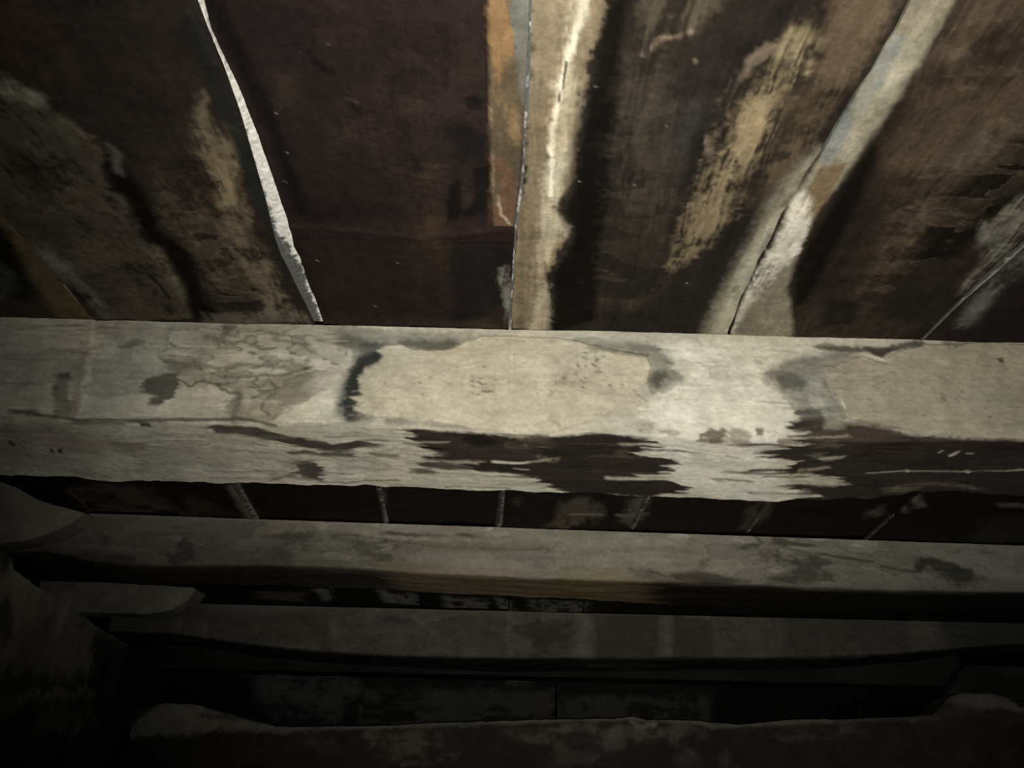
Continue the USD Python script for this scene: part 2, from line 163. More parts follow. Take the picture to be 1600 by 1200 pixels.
('p',(0.4,0.36,0.28),0.7,0.0086,0.0091,0.0652,0,0,0.0,[(-0.351,0.612),(-0.216,0.593),(-0.115,0.589),(-0.132,0.62),(-0.262,0.624),(-0.353,0.633)]),
('l',(0.4,0.36,0.29),0.8,0.0037,0.0028,0.0154,0,0,0.0073,[(0.007,0.622),(0.063,0.627)]),
('p',(0.096,0.076,0.056),0.7,0.0109,0.0108,0.0398,0.4,0,0.0,[(0.382,0.485),(0.434,0.469),(0.418,0.514),(0.396,0.547),(0.355,0.531)]),
('p',(0.028,0.0208,0.0184),0.7,0.0135,0.0107,0.0641,0,0,0.0,[(0.176,0.468),(0.345,0.449),(0.454,0.465),(0.438,0.5),(0.222,0.514)]),
('l',(0.04,0.028,0.024),0.8,0.0055,0.0028,0.0514,0,0,0.0074,[(0.097,0.629),(0.457,0.638),(0.568,0.629)]),
('l',(0.044,0.036,0.0288),0.7,0.0056,0.0028,0.0521,0,0,0.0075,[(0.121,0.672),(0.371,0.675)]),
('p',(0.0256,0.0208,0.0168),0.93,0.0082,0.0065,0.04,0,0,0.0,[(-1.014,0.456),(-0.967,0.441),(-0.883,0.448),(-0.826,0.452),(-0.782,0.478),(-0.712,0.504),(-0.649,0.516),(-0.608,0.532),(-0.518,0.513),(-0.432,0.524),(-0.46,0.54),(-0.558,0.566),(-0.632,0.575),(-0.721,0.552),(-0.783,0.532),(-0.838,0.506),(-0.872,0.494),(-0.925,0.489),(-0.979,0.488)]),
('l',(0.3,0.28,0.23),0.5,0.0056,0.0027,0.0,0,0,0.0056,[(-0.294,0.428),(-0.507,0.43),(-0.805,0.427),(-0.956,0.415)]),
('l',(0.068,0.0616,0.048),0.85,0.0066,0.0079,0.0243,0,0,0.016,[(-0.796,0.439),(-0.87,0.42),(-0.966,0.418),(-1.167,0.425),(-1.315,0.43),(-1.442,0.43),(-1.573,0.43),(-1.673,0.417)]),
('l',(0.08,0.072,0.0584),0.7,0.0107,0.0106,0.0293,0,0,0.0289,[(-1.662,0.417),(-1.585,0.425)]),
('l',(0.096,0.084,0.064),0.7,0.0105,0.0081,0.0494,0,0,0.0237,[(-1.448,0.446),(-1.322,0.45),(-1.214,0.447)]),
('l',(0.06,0.052,0.0416),0.92,0.0072,0.0056,0.0256,0,0,0.0244,[(-0.748,0.58),(-0.703,0.579),(-0.669,0.586)]),
('l',(0.064,0.056,0.044),0.9,0.009,0.0056,0.0307,0,0,0.0292,[(-0.652,0.589),(-0.605,0.585),(-0.554,0.591)]),
('p',(0.032,0.0264,0.0216),0.92,0.0148,0.0137,0.0421,0,0,0.0,[(-0.785,0.657),(-0.737,0.645),(-0.69,0.629),(-0.671,0.695),(-0.659,0.748),(-0.72,0.742),(-0.75,0.712),(-0.806,0.706),(-0.761,0.675)]),
('l',(0.14,0.125,0.1),0.8,0.0078,0.0058,0.0373,0,0,0.0158,[(-0.86,0.745),(-0.798,0.724),(-0.731,0.734)]),
('l',(0.14,0.12,0.09),0.85,0.0058,0.0058,0.0214,0,0,0.0086,[(-0.687,0.749),(-0.596,0.759),(-0.501,0.745),(-0.407,0.728)]),
('l',(0.14,0.12,0.095),0.85,0.0073,0.0056,0.0312,0,0,0.0196,[(-0.482,0.58),(-0.438,0.587),(-0.389,0.586)]),
('p',(0.096,0.08,0.064),0.85,0.0089,0.0093,0.0479,0,0,0.0,[(-0.364,0.66),(-0.309,0.651),(-0.237,0.673),(-0.3,0.691),(-0.346,0.688)]),
('p',(0.04,0.032,0.0272),0.92,0.0087,0.0068,0.0471,0,0,0.0,[(-0.318,0.623),(-0.239,0.603),(-0.138,0.624),(-0.109,0.636),(-0.207,0.651),(-0.286,0.641)]),
('l',(0.3,0.27,0.2),0.6,0.0077,0.0086,0.0527,0.4,0,0.0115,[(-0.221,0.716),(-0.037,0.718),(0.123,0.706)]),
('l',(0.58,0.55,0.47),0.8,0.0045,0.0028,0.0153,0.3,0,0.0074,[(-1.318,0.564),(-1.205,0.555),(-1.125,0.58)]),
('l',(0.66,0.63,0.55),0.9,0.0053,0.0028,0.0154,0,0,0.0106,[(-1.09,0.575),(-1.026,0.558)]),
('l',(0.55,0.52,0.44),0.8,0.0045,0.0028,0.0155,0.3,0,0.0075,[(-1.379,0.611),(-1.268,0.598)]),
('l',(0.5,0.48,0.42),0.6,0.0049,0.0029,0.0162,0.4,0,0.0081,[(-1.671,0.606),(-1.593,0.607)]),
('l',(0.6,0.57,0.5),0.6,0.0054,0.0028,0.0255,0.4,0,0.0072,[(-0.81,0.561),(-0.66,0.586)]),
('p',(0.024,0.02,0.016),0.95,0.0037,0.0012,0.0,0,0,0.0,[(-1.586,0.617),(-1.565,0.6),(-1.575,0.631),(-1.589,0.635)]),
('l',(0.048,0.04,0.032),0.9,0.0033,0.0009,0.0,0,0,0.0135,[(-1.608,0.615),(-1.609,0.63)]),
('l',(0.04,0.032,0.028),0.9,0.0045,0.0008,0.0,0,0,0.0203,[(-1.733,0.578),(-1.731,0.589)]),
('l',(0.55,0.53,0.47),0.8,0.0053,0.0027,0.0,0,0,0.0141,[(-1.28,0.452),(-1.242,0.454)]),
('l',(0.048,0.04,0.032),0.85,0.0042,0.0027,0.0,0,0,0.0143,[(-1.234,0.454),(-1.213,0.457)]),
('p',(0.4,0.385,0.325),0.6,0.0419,0.0229,0.0527,0,0,0.0,[(-1.524,0.636),(-1.259,0.619),(-1.048,0.627),(-0.859,0.688),(-0.918,0.748),(-1.38,0.744),(-1.561,0.728)]),
('p',(0.24,0.2,0.155),0.7,0.0144,0.0089,0.0256,0,0,0.0,[(-1.306,0.56),(-1.245,0.542),(-1.261,0.591),(-1.318,0.596)]),
('p',(0.012,0.0075,0.0068),0.96,0.0114,0.0109,0.0856,0,0,0.0,[(0.834,0.486),(0.93,0.468),(0.988,0.446),(0.913,0.435),(0.938,0.418),(0.979,0.403),(0.939,0.379),(0.969,0.353),(1.056,0.342),(1.119,0.356),(1.171,0.366),(1.285,0.39),(1.388,0.409),(1.493,0.419),(1.811,0.429),(1.996,0.782),(1.733,0.769),(1.517,0.755),(1.275,0.797),(1.111,0.799),(1.023,0.768),(1.071,0.728),(1.008,0.697),(0.952,0.687),(1.005,0.671),(1.145,0.684),(1.182,0.643),(1.125,0.621),(1.038,0.614),(0.932,0.602),(0.988,0.571),(0.993,0.536),(0.882,0.505)]),
('p',(0.068,0.0512,0.04),0.8,0.014,0.0129,0.074,0.35,0,0.0,[(0.997,0.337),(1.121,0.341),(1.184,0.356),(1.328,0.39),(1.453,0.404),(1.706,0.422),(1.493,0.435),(1.282,0.443),(1.107,0.432),(0.984,0.433),(0.942,0.389)]),
('l',(0.04,0.0336,0.0272),0.85,0.0104,0.0108,0.0499,0,0,0.028,[(0.963,0.318),(1.06,0.321)]),
('l',(0.04,0.032,0.0256),0.85,0.0103,0.0108,0.0496,0,0,0.0313,[(0.97,0.345),(1.066,0.352)]),
('p',(0.34,0.32,0.26),0.6,0.0141,0.0086,0.0,0,0,0.0,[(1.058,0.306),(1.11,0.305),(1.116,0.376),(1.05,0.387)]),
('l',(0.36,0.33,0.26),0.7,0.005,0.0053,0.0393,0.2,0,0.0075,[(0.939,0.416),(1.067,0.414),(1.132,0.409)]),
('p',(0.13,0.105,0.08),0.7,0.0137,0.0107,0.0392,0.3,0,0.0,[(0.993,0.44),(1.086,0.432),(1.112,0.459),(1.013,0.473)]),
('p',(0.16,0.13,0.1),0.7,0.0112,0.0087,0.0349,0.3,0,0.0,[(0.991,0.508),(1.063,0.493),(1.054,0.521),(1.008,0.528)]),
('l',(0.4,0.36,0.29),0.8,0.0074,0.0082,0.02,0.2,0,0.0185,[(1.074,0.528),(1.126,0.52)]),
('l',(0.3,0.26,0.2),0.7,0.0076,0.0083,0.0254,0.2,0,0.0153,[(1.005,0.593),(1.077,0.574)]),
('p',(0.5,0.47,0.38),0.8,0.0119,0.009,0.0414,0,0,0.0,[(1.013,0.622),(1.105,0.628),(1.18,0.65),(1.142,0.673),(1.05,0.67)]),
('p',(0.36,0.33,0.27),0.6,0.0122,0.0092,0.0371,0.3,0,0.0,[(1.036,0.701),(1.101,0.727),(1.078,0.751),(1.037,0.744)]),
('l',(0.38,0.34,0.28),0.9,0.004,0.0028,0.0051,0.15,0,0.0072,[(1.243,0.605),(1.342,0.6),(1.563,0.595),(1.692,0.583),(1.795,0.569)]),
('l',(0.5,0.46,0.38),0.9,0.0046,0.0027,0.0,0,0,0.0154,[(1.496,0.507),(1.51,0.489)]),
('l',(0.4,0.36,0.3),0.8,0.0038,0.0014,0.0,0,0,0.0095,[(1.449,0.493),(1.454,0.486)]),
('l',(0.4,0.36,0.3),0.8,0.0038,0.0014,0.0,0,0,0.0076,[(1.545,0.496),(1.563,0.496)]),
('l',(0.55,0.5,0.42),0.95,0.0039,0.0014,0.0,0,0,0.0148,[(1.582,0.588),(1.594,0.595)]),
('l',(0.45,0.4,0.33),0.95,0.0035,0.0014,0.0,0,0,0.0106,[(1.378,0.596),(1.386,0.6)]),
('p',(0.15,0.115,0.085),0.8,0.0123,0.0114,0.0263,0.35,0,0.0,[(1.323,0.702),(1.371,0.679),(1.458,0.667),(1.49,0.678),(1.435,0.724),(1.359,0.737)]),
('l',(0.17,0.14,0.11),0.75,0.0123,0.0085,0.0314,0.25,0,0.0221,[(1.462,0.678),(1.571,0.666),(1.676,0.696)]),
('p',(0.028,0.0192,0.016),0.7,0.0226,0.0129,0.0741,0,0,0.0,[(1.235,0.43),(1.793,0.437),(1.82,0.49),(1.406,0.483)]),
('p',(0.024,0.0144,0.0128),0.8,0.0167,0.0107,0.0593,0,0,0.0,[(1.14,0.465),(1.277,0.43),(1.36,0.477),(1.202,0.519)]),
('i',(0.092,0.0856,0.064),0.75,0.0398,0.022,0.0,0,0,0.0,[(-1.241,0.009),(-0.732,-0.007),(-0.547,0.032),(-0.579,0.149),(-0.655,0.263),(-0.788,0.4),(-0.958,0.405),(-1.089,0.275),(-1.236,0.196)]),
('i',(0.17,0.16,0.13),0.5,0.0499,0.0219,0.0,0,0,0.0,[(-1.818,0.013),(-1.278,-0.005),(-1.197,0.386),(-1.706,0.414)]),
('i',(0.3,0.285,0.235),0.45,0.0346,0.0223,0.0,0,0,0.0,[(0.537,0.054),(1.012,0.04),(0.923,0.205),(0.571,0.217)]),
('i',(0.15,0.147,0.122),0.6,0.0292,0.0177,0.0,0,0,0.0,[(0.87,0.099),(1.189,0.063),(1.145,0.331),(0.971,0.333)]),
('i',(0.19,0.175,0.14),0.55,0.0403,0.018,0.0,0,0,0.0,[(-1.723,0.476),(-1.004,0.459),(-0.345,0.54),(-0.36,0.724),(-1.858,0.766)]),
('l',(0.16,0.145,0.115),0.2569360117655758,0.0042,0.0045,0.0271,0.3,0,0.0056,[(0.654,0.056),(0.711,0.052),(0.768,0.055)]),
('l',(0.58,0.55,0.47),0.43783800286118474,0.0043,0.0044,0.0265,0.3,0,0.0057,[(-1.095,0.152),(-0.997,0.147),(-0.897,0.151)]),
('l',(0.16,0.145,0.115),0.5401220170724468,0.0044,0.0044,0.0266,0.3,0,0.0058,[(-1.444,0.11),(-1.409,0.108),(-1.373,0.11)]),
('l',(0.58,0.55,0.47),0.5535625786048408,0.0039,0.0043,0.0261,0.3,0,0.0052,[(0.905,0.305),(0.946,0.304),(0.986,0.305)]),
('l',(0.2,0.18,0.145),0.48509550978076565,0.004,0.0043,0.0258,0.3,0,0.0054,[(-0.562,0.357),(-0.508,0.36),(-0.456,0.355)]),
('l',(0.58,0.55,0.47),0.5441619377962201,0.0044,0.0044,0.0267,0.3,0,0.0058,[(-1.157,0.11),(-1.096,0.106),(-1.033,0.109)]),
('l',(0.58,0.55,0.47),0.3182938105976664,0.0041,0.0045,0.0268,0.3,0,0.0055,[(0.536,0.128),(0.615,0.125),(0.694,0.127)]),
('l',(0.2,0.18,0.145),0.5344073115221173,0.0043,0.0044,0.0265,0.3,0,0.0058,[(-1.251,0.153),(-1.191,0.151),(-1.13,0.153)]),
('l',(0.58,0.55,0.47),0.47679932910899836,0.0046,0.0045,0.0268,0.3,0,0.0061,[(-1.749,0.067),(-1.675,0.064),(-1.601,0.066)]),
('l',(0.16,0.145,0.115),0.47225668707067325,0.0042,0.0045,0.0271,0.3,0,0.0056,[(0.883,0.068),(0.961,0.064),(1.037,0.068)]),
('l',(0.58,0.55,0.47),0.4454851442541872,0.0044,0.0044,0.0267,0.3,0,0.0058,[(-1.238,0.113),(-1.178,0.113),(-1.119,0.112)]),
('l',(0.58,0.55,0.47),0.465401226295044,0.0044,0.0045,0.0269,0.3,0,0.0058,[(-0.663,0.074),(-0.631,0.072),(-0.598,0.073)]),
('l',(0.16,0.145,0.115),0.37497941698172804,0.0041,0.0045,0.0268,0.3,0,0.0055,[(0.648,0.141),(0.688,0.141),(0.729,0.14)]),
('l',(0.2,0.18,0.145),0.2563656338526576,0.004,0.0043,0.0257,0.3,0,0.0053,[(-1.605,0.418),(-1.559,0.417),(-1.513,0.41)]),
('l',(0.58,0.55,0.47),0.48801530142333155,0.004,0.0042,0.0255,0.3,0,0.0053,[(-1.359,0.404),(-1.279,0.403),(-1.199,0.405)]),
('l',(0.2,0.18,0.145),0.383572122153516,0.004,0.0044,0.0263,0.3,0,0.0053,[(0.562,0.247),(0.653,0.243),(0.744,0.245)]),
('l',(0.16,0.145,0.115),0.3778167886608167,0.0043,0.0044,0.0265,0.3,0,0.0057,[(-0.581,0.163),(-0.553,0.16),(-0.524,0.163)]),
('l',(0.16,0.145,0.115),0.3983833817451107,0.004,0.0043,0.0255,0.3,0,0.0053,[(-0.743,0.41),(-0.676,0.41),(-0.61,0.411)]),
('l',(0.58,0.55,0.47),0.5897165827630027,0.0042,0.0045,0.0272,0.3,0,0.0056,[(0.641,0.039),(0.674,0.037),(0.706,0.039)]),
('l',(0.16,0.145,0.115),0.29279564017204684,0.0042,0.0044,0.0261,0.3,0,0.0055,[(-1.007,0.248),(-0.939,0.246),(-0.87,0.247)]),
('l',(0.2,0.18,0.145),0.3206204603213948,0.0041,0.0043,0.0258,0.3,0,0.0054,[(-1.086,0.333),(-1.029,0.337),(-0.974,0.333)]),
('l',(0.58,0.55,0.47),0.5612551458160797,0.004,0.0044,0.0265,0.3,0,0.0054,[(0.74,0.198),(0.784,0.198),(0.827,0.198)]),
('l',(0.16,0.145,0.115),0.43398699851947214,0.0042,0.0044,0.0262,0.3,0,0.0056,[(-0.735,0.228),(-0.705,0.226),(-0.675,0.228)]),
('l',(0.2,0.18,0.145),0.44787047014310655,0.0042,0.0044,0.0264,0.3,0,0.0056,[(-0.811,0.197),(-0.765,0.196),(-0.719,0.197)]),
('l',(0.58,0.55,0.47),0.510654199974061,0.0041,0.0045,0.0267,0.3,0,0.0055,[(1.013,0.163),(1.105,0.163),(1.198,0.163)]),
('l',(0.16,0.145,0.115),0.367806354564962,0.0044,0.0045,0.0268,0.3,0,0.0059,[(-1.178,0.077),(-1.134,0.08),(-1.091,0.076)]),
('l',(0.58,0.55,0.47),0.3253333008226474,0.004,0.0043,0.0258,0.3,0,0.0054,[(-0.93,0.34),(-0.858,0.342),(-0.786,0.34)]),
('l',(0.2,0.18,0.145),0.27603319883729016,0.0039,0.0043,0.0261,0.3,0,0.0052,[(0.902,0.305),(0.953,0.304),(1.004,0.305)]),
('l',(0.58,0.55,0.47),0.2946714756517641,0.004,0.0043,0.0257,0.3,0,0.0053,[(-0.545,0.398),(-0.472,0.393),(-0.399,0.394)]),
('l',(0.58,0.55,0.47),0.4126016948314165,0.0041,0.0043,0.026,0.3,0,0.0055,[(-0.559,0.29),(-0.528,0.288),(-0.496,0.29)]),
('l',(0.16,0.145,0.115),0.5728266977135827,0.0041,0.0044,0.0267,0.3,0,0.0054,[(0.76,0.166),(0.815,0.168),(0.871,0.165)]),
('l',(0.2,0.18,0.145),0.5572572546289667,0.0042,0.0043,0.0256,0.3,0,0.0056,[(-1.697,0.39),(-1.662,0.391),(-1.628,0.387)]),
('l',(0.2,0.18,0.145),0.5364502151467838,0.004,0.0043,0.0256,0.3,0,0.0053,[(-1.053,0.371),(-1.012,0.372),(-0.971,0.37)]),
('l',(0.16,0.145,0.115),0.2619641024127561,0.0039,0.0043,0.0261,0.3,0,0.0052,[(0.789,0.301),(0.881,0.299),(0.972,0.3)]),
('l',(0.16,0.145,0.115),0.2644816903538956,0.0042,0.0044,0.0262,0.3,0,0.0056,[(-1.026,0.227),(-0.937,0.226),(-0.847,0.226)]),
('l',(0.2,0.18,0.145),0.5396465165626789,0.004,0.0043,0.0258,0.3,0,0.0054,[(-1.617,0.387),(-1.528,0.378),(-1.438,0.374)]),
('l',(0.2,0.18,0.145),0.38602071800675397,0.004,0.0044,0.0264,0.3,0,0.0053,[(0.568,0.22),(0.622,0.222),(0.677,0.219)]),
('l',(0.58,0.55,0.47),0.5294237536182256,0.004,0.0043,0.0257,0.3,0,0.0054,[(-0.804,0.36),(-0.75,0.356),(-0.695,0.36)]),
('l',(0.2,0.18,0.145),0.27342125490313296,0.004,0.0042,0.0254,0.3,0,0.0053,[(-1.265,0.416),(-1.209,0.418),(-1.154,0.416)]),
('l',(0.2,0.18,0.145),0.29136037066148296,0.0042,0.0045,0.027,0.3,0,0.0056,[(0.97,0.086),(1.019,0.089),(1.07,0.086)]),
('l',(0.2,0.18,0.145),0.42298933007521544,0.0043,0.0044,0.0264,0.3,0,0.0057,[(-1.078,0.183),(-1.038,0.185),(-1.0,0.183)]),
('l',(0.16,0.145,0.115),0.47683651193332666,0.0042,0.0043,0.0261,0.3,0,0.0056,[(-1.335,0.25),(-1.243,0.251),(-1.152,0.25)]),
('l',(0.58,0.55,0.47),0.27648951472528355,0.0042,0.0045,0.0271,0.3,0,0.0056,[(0.597,0.059),(0.682,0.059),(0.768,0.058)]),
('l',(0.58,0.55,0.47),0.2505923754487684,0.0041,0.0043,0.0256,0.3,0,0.0054,[(-1.422,0.362),(-1.369,0.364),(-1.318,0.362)]),
('l',(0.58,0.55,0.47),0.35697764179004643,0.0041,0.0043,0.0255,0.3,0,0.0055,[(-1.646,0.399),(-1.581,0.4),(-1.517,0.39)]),
('l',(0.16,0.145,0.115),0.33809367954630215,0.0039,0.0044,0.0261,0.3,0,0.0052,[(0.935,0.3),(1.005,0.299),(1.075,0.301)]),
('l',(0.6,0.57,0.5),0.35037839477051513,0.0059,0.0047,0.0326,0.3,0,0.0079,[(-0.953,0.72),(-0.887,0.72),(-0.821,0.719)]),
('l',(0.6,0.57,0.5),0.5778632296074502,0.0052,0.0044,0.0311,0.3,0,0.007,[(-0.61,0.514),(-0.499,0.513),(-0.387,0.509)]),
('l',(0.096,0.08,0.064),0.4153766880109042,0.0058,0.0046,0.0321,0.3,0,0.0077,[(-0.832,0.691),(-0.792,0.696),(-0.75,0.692)]),
('l',(0.6,0.57,0.5),0.6322872587598029,0.0054,0.0044,0.031,0.3,0,0.0072,[(-1.22,0.519),(-1.111,0.521),(-1.0,0.518)]),
('l',(0.096,0.08,0.064),0.3638405189250341,0.0057,0.0046,0.0324,0.3,0,0.0076,[(-0.604,0.67),(-0.497,0.677),(-0.388,0.664)]),
('l',(0.096,0.08,0.064),0.36020737050506935,0.0055,0.0045,0.0318,0.3,0,0.0073,[(-0.371,0.625),(-0.247,0.609),(-0.124,0.606)]),
('l',(0.6,0.57,0.5),0.4060027725880677,0.0059,0.0046,0.0325,0.3,0,0.0079,[(-1.121,0.697),(-1.067,0.703),(-1.011,0.696)]),
('l',(0.6,0.57,0.5),0.3773918208359688,0.0053,0.0045,0.0313,0.3,0,0.0071,[(-0.45,0.566),(-0.364,0.568),(-0.276,0.555)]),
('l',(0.2,0.18,0.145),0.6146562280580228,0.0058,0.0046,0.0319,0.3,0,0.0077,[(-1.272,0.661),(-1.19,0.664),(-1.107,0.662)]),
('l',(0.2,0.18,0.145),0.5058470558718902,0.0055,0.0045,0.0314,0.3,0,0.0074,[(-1.198,0.574),(-1.091,0.571),(-0.986,0.573)]),
('l',(0.2,0.18,0.145),0.44146866562122955,0.006,0.0046,0.0322,0.3,0,0.008,[(-1.455,0.701),(-1.38,0.704),(-1.303,0.702)]),
('l',(0.6,0.57,0.5),0.6219874454408245,0.0053,0.0044,0.0306,0.3,0,0.0071,[(-1.186,0.484),(-1.109,0.484),(-1.033,0.483)]),
('l',(0.096,0.08,0.064),0.5239785907781535,0.0054,0.0044,0.0311,0.3,0,0.0072,[(-0.903,0.547),(-0.862,0.546),(-0.821,0.547)]),
('l',(0.096,0.08,0.064),0.40472475362140636,0.0057,0.0045,0.0318,0.3,0,0.0076,[(-1.103,0.624),(-1.066,0.632),(-1.024,0.623)]),
('l',(0.6,0.57,0.5),0.5495624306481555,0.0052,0.0044,0.0308,0.3,0,0.0069,[(-0.415,0.505),(-0.313,0.502),(-0.211,0.491)]),
('l',(0.096,0.08,0.064),0.31111215600546355,0.0052,0.0044,0.0305,0.3,0,0.007,[(-0.977,0.478),(-0.925,0.483),(-0.87,0.477)]),
('l',(0.2,0.18,0.145),0.5134075173108363,0.0054,0.0044,0.0306,0.3,0,0.0072,[(-1.293,0.507),(-1.258,0.516),(-1.218,0.507)]),
('l',(0.096,0.08,0.064),0.6074683286116218,0.0052,0.0044,0.0305,0.3,0,0.007,[(-0.856,0.512),(-0.811,0.514),(-0.766,0.513)]),
('l',(0.6,0.57,0.5),0.3545235054633931,0.0055,0.0045,0.0314,0.3,0,0.0073,[(-0.752,0.608),(-0.657,0.613),(-0.562,0.61)]),
('l',(0.2,0.18,0.145),0.3588121437072391,0.0054,0.0044,0.031,0.3,0,0.0072,[(-1.168,0.529),(-1.109,0.53),(-1.049,0.528)]),
('l',(0.2,0.18,0.145),0.4149477247863433,0.0053,0.0045,0.0312,0.3,0,0.007,[(-0.521,0.533),(-0.454,0.534),(-0.385,0.527)]),
('l',(0.096,0.08,0.064),0.4063991646173078,0.0056,0.0045,0.0312,0.3,0,0.0074,[(-1.219,0.58),(-1.185,0.588),(-1.147,0.58)]),
('l',(0.096,0.08,0.064),0.3812063767086459,0.0051,0.0043,0.0304,0.3,0,0.0068,[(-0.634,0.492),(-0.592,0.496),(-0.549,0.493)]),
('l',(0.2,0.18,0.145),0.6487537153519258,0.0055,0.0045,0.0314,0.3,0,0.0073,[(-0.984,0.589),(-0.886,0.584),(-0.79,0.589)]),
('l',(0.096,0.08,0.064),0.5918156809032924,0.0058,0.0046,0.0321,0.3,0,0.0077,[(-0.788,0.701),(-0.668,0.7),(-0.549,0.704)]),
('l',(0.2,0.18,0.145),0.6256610559403671,0.0052,0.0043,0.0304,0.3,0,0.0069,[(-0.915,0.498),(-0.83,0.504),(-0.743,0.499)]),
('l',(0.096,0.08,0.064),0.38948416898132243,0.0054,0.0045,0.0316,0.3,0,0.0072,[(-0.586,0.572),(-0.488,0.576),(-0.388,0.566)]),
('l',(0.6,0.57,0.5),0.5918137011580269,0.0056,0.0046,0.0321,0.3,0,0.0074,[(-0.558,0.634),(-0.497,0.642),(-0.434,0.63)]),
('l',(0.096,0.08,0.064),0.5304182592142497,0.0051,0.0043,0.0304,0.3,0,0.0068,[(-0.609,0.492),(-0.556,0.492),(-0.503,0.493)]),
('l',(0.2,0.18,0.145),0.6249068310747199,0.0055,0.0045,0.0315,0.3,0,0.0074,[(-0.784,0.619),(-0.705,0.628),(-0.623,0.621)]),
('l',(0.6,0.57,0.5),0.38745623241095967,0.0054,0.0043,0.0304,0.3,0,0.0072,[(-1.481,0.491),(-1.404,0.494),(-1.325,0.489)]),
('l',(0.6,0.57,0.5),0.4079936764454343,0.0054,0.0044,0.0305,0.3,0,0.0072,[(-1.449,0.495),(-1.351,0.501),(-1.25,0.497)]),
('l',(0.096,0.08,0.064),0.5953498898382841,0.0059,0.0046,0.0324,0.3,0,0.0078,[(-1.079,0.697),(-0.97,0.701),(-0.859,0.694)]),
('l',(0.096,0.08,0.064),0.30367731390393193,0.0056,0.0045,0.0318,0.3,0,0.0075,[(-0.893,0.624),(-0.859,0.63),(-0.822,0.624)]),
('l',(0.5,0.475,0.39),0.85,0.007,0.0043,0.0304,0.15,0,0.0156,[(0.448,0.531),(0.51,0.528),(0.573,0.529)]),
('l',(0.024,0.0176,0.0144),0.85,0.0076,0.0045,0.0313,0.15,0,0.0082,[(0.893,0.628),(0.969,0.625),(1.046,0.629)]),
('l',(0.024,0.0176,0.0144),0.85,0.0074,0.0044,0.0308,0.15,0,0.0104,[(0.823,0.61),(0.889,0.61),(0.955,0.608)]),
('l',(0.5,0.475,0.39),0.85,0.0068,0.0043,0.03,0.15,0,0.0132,[(0.378,0.48),(0.487,0.475),(0.597,0.477)]),
('l',(0.024,0.0176,0.0144),0.85,0.008,0.0046,0.0322,0.15,0,0.0101,[(0.863,0.726),(0.983,0.724),(1.105,0.728)]),
('l',(0.024,0.0176,0.0144),0.85,0.0074,0.0044,0.0307,0.15,0,0.0158,[(0.845,0.595),(0.891,0.592),(0.938,0.593)]),
('l',(0.5,0.475,0.39),0.85,0.0074,0.0045,0.0313,0.15,0,0.0132,[(0.457,0.646),(0.527,0.646),(0.596,0.643)]),
('l',(0.024,0.0176,0.0144),0.85,0.0078,0.0046,0.032,0.15,0,0.0153,[(0.517,0.741),(0.583,0.74),(0.649,0.738)]),
('l',(0.024,0.0176,0.0144),0.85,0.0068,0.0042,0.0296,0.15,0,0.0113,[(0.759,0.458),(0.843,0.452),(0.929,0.456)]),
('l',(0.024,0.0176,0.0144),0.85,0.0069,0.0043,0.0301,0.15,0,0.0126,[(0.404,0.505),(0.521,0.502),(0.637,0.501)]),
('l',(0.5,0.475,0.39),0.85,0.0075,0.0045,0.0315,0.15,0,0.0146,[(0.349,0.664),(0.473,0.663),(0.596,0.661)]),
('l',(0.5,0.475,0.39),0.85,0.0075,0.0045,0.0314,0.15,0,0.0144,[(0.465,0.664),(0.531,0.664),(0.597,0.662)]),
('l',(0.5,0.475,0.39),0.85,0.008,0.0046,0.0321,0.15,0,0.0086,[(0.901,0.735),(0.958,0.729),(1.019,0.736)]),
('l',(0.08,0.064,0.052),0.7,0.0058,0.0046,0.0324,0.3,0,0.0078,[(-0.231,0.748),(-0.099,0.735),(0.032,0.735)]),
('l',(0.048,0.0336,0.0288),0.7,0.0055,0.0045,0.0313,0.3,0,0.0074,[(0.201,0.634),(0.32,0.627),(0.439,0.634)]),
('l',(0.08,0.064,0.052),0.7,0.0053,0.0044,0.0306,0.3,0,0.0071,[(0.267,0.549),(0.359,0.547),(0.452,0.549)]),
('l',(0.048,0.0336,0.0288),0.7,0.0056,0.0045,0.0317,0.3,0,0.0075,[(-0.067,0.669),(0.052,0.666),(0.171,0.666)]),
('l',(0.048,0.0336,0.0288),0.7,0.0053,0.0045,0.0312,0.3,0,0.0071,[(-0.207,0.567),(-0.144,0.559),(-0.082,0.558)]),
('l',(0.048,0.0336,0.0288),0.7,0.0055,0.0045,0.0313,0.3,0,0.0074,[(0.385,0.631),(0.458,0.629),(0.53,0.63)]),
('l',(0.048,0.0336,0.0288),0.7,0.0051,0.0043,0.0301,0.3,0,0.0068,[(0.373,0.488),(0.439,0.491),(0.505,0.487)]),
('l',(0.08,0.064,0.052),0.7,0.0052,0.0044,0.0309,0.3,0,0.0069,[(-0.327,0.51),(-0.265,0.506),(-0.203,0.501)]),
('l',(0.009,0.007,0.006),0.7,0.0054,0.0044,0.0308,0.3,0,0.0072,[(0.379,0.577),(0.416,0.574),(0.453,0.576)]),
('l',(0.08,0.064,0.052),0.7,0.0051,0.0043,0.03,0.3,0,0.0068,[(0.265,0.484),(0.393,0.481),(0.522,0.483)]),
('l',(0.009,0.007,0.006),0.7,0.0053,0.0044,0.031,0.3,0,0.0071,[(-0.072,0.579),(-0.025,0.574),(0.021,0.578)]),
('l',(0.048,0.0336,0.0288),0.7,0.0051,0.0043,0.0302,0.3,0,0.0068,[(0.201,0.499),(0.266,0.499),(0.33,0.499)]),
('l',(0.048,0.0336,0.0288),0.7,0.0054,0.0044,0.0308,0.3,0,0.0072,[(0.344,0.573),(0.474,0.57),(0.603,0.57)]),
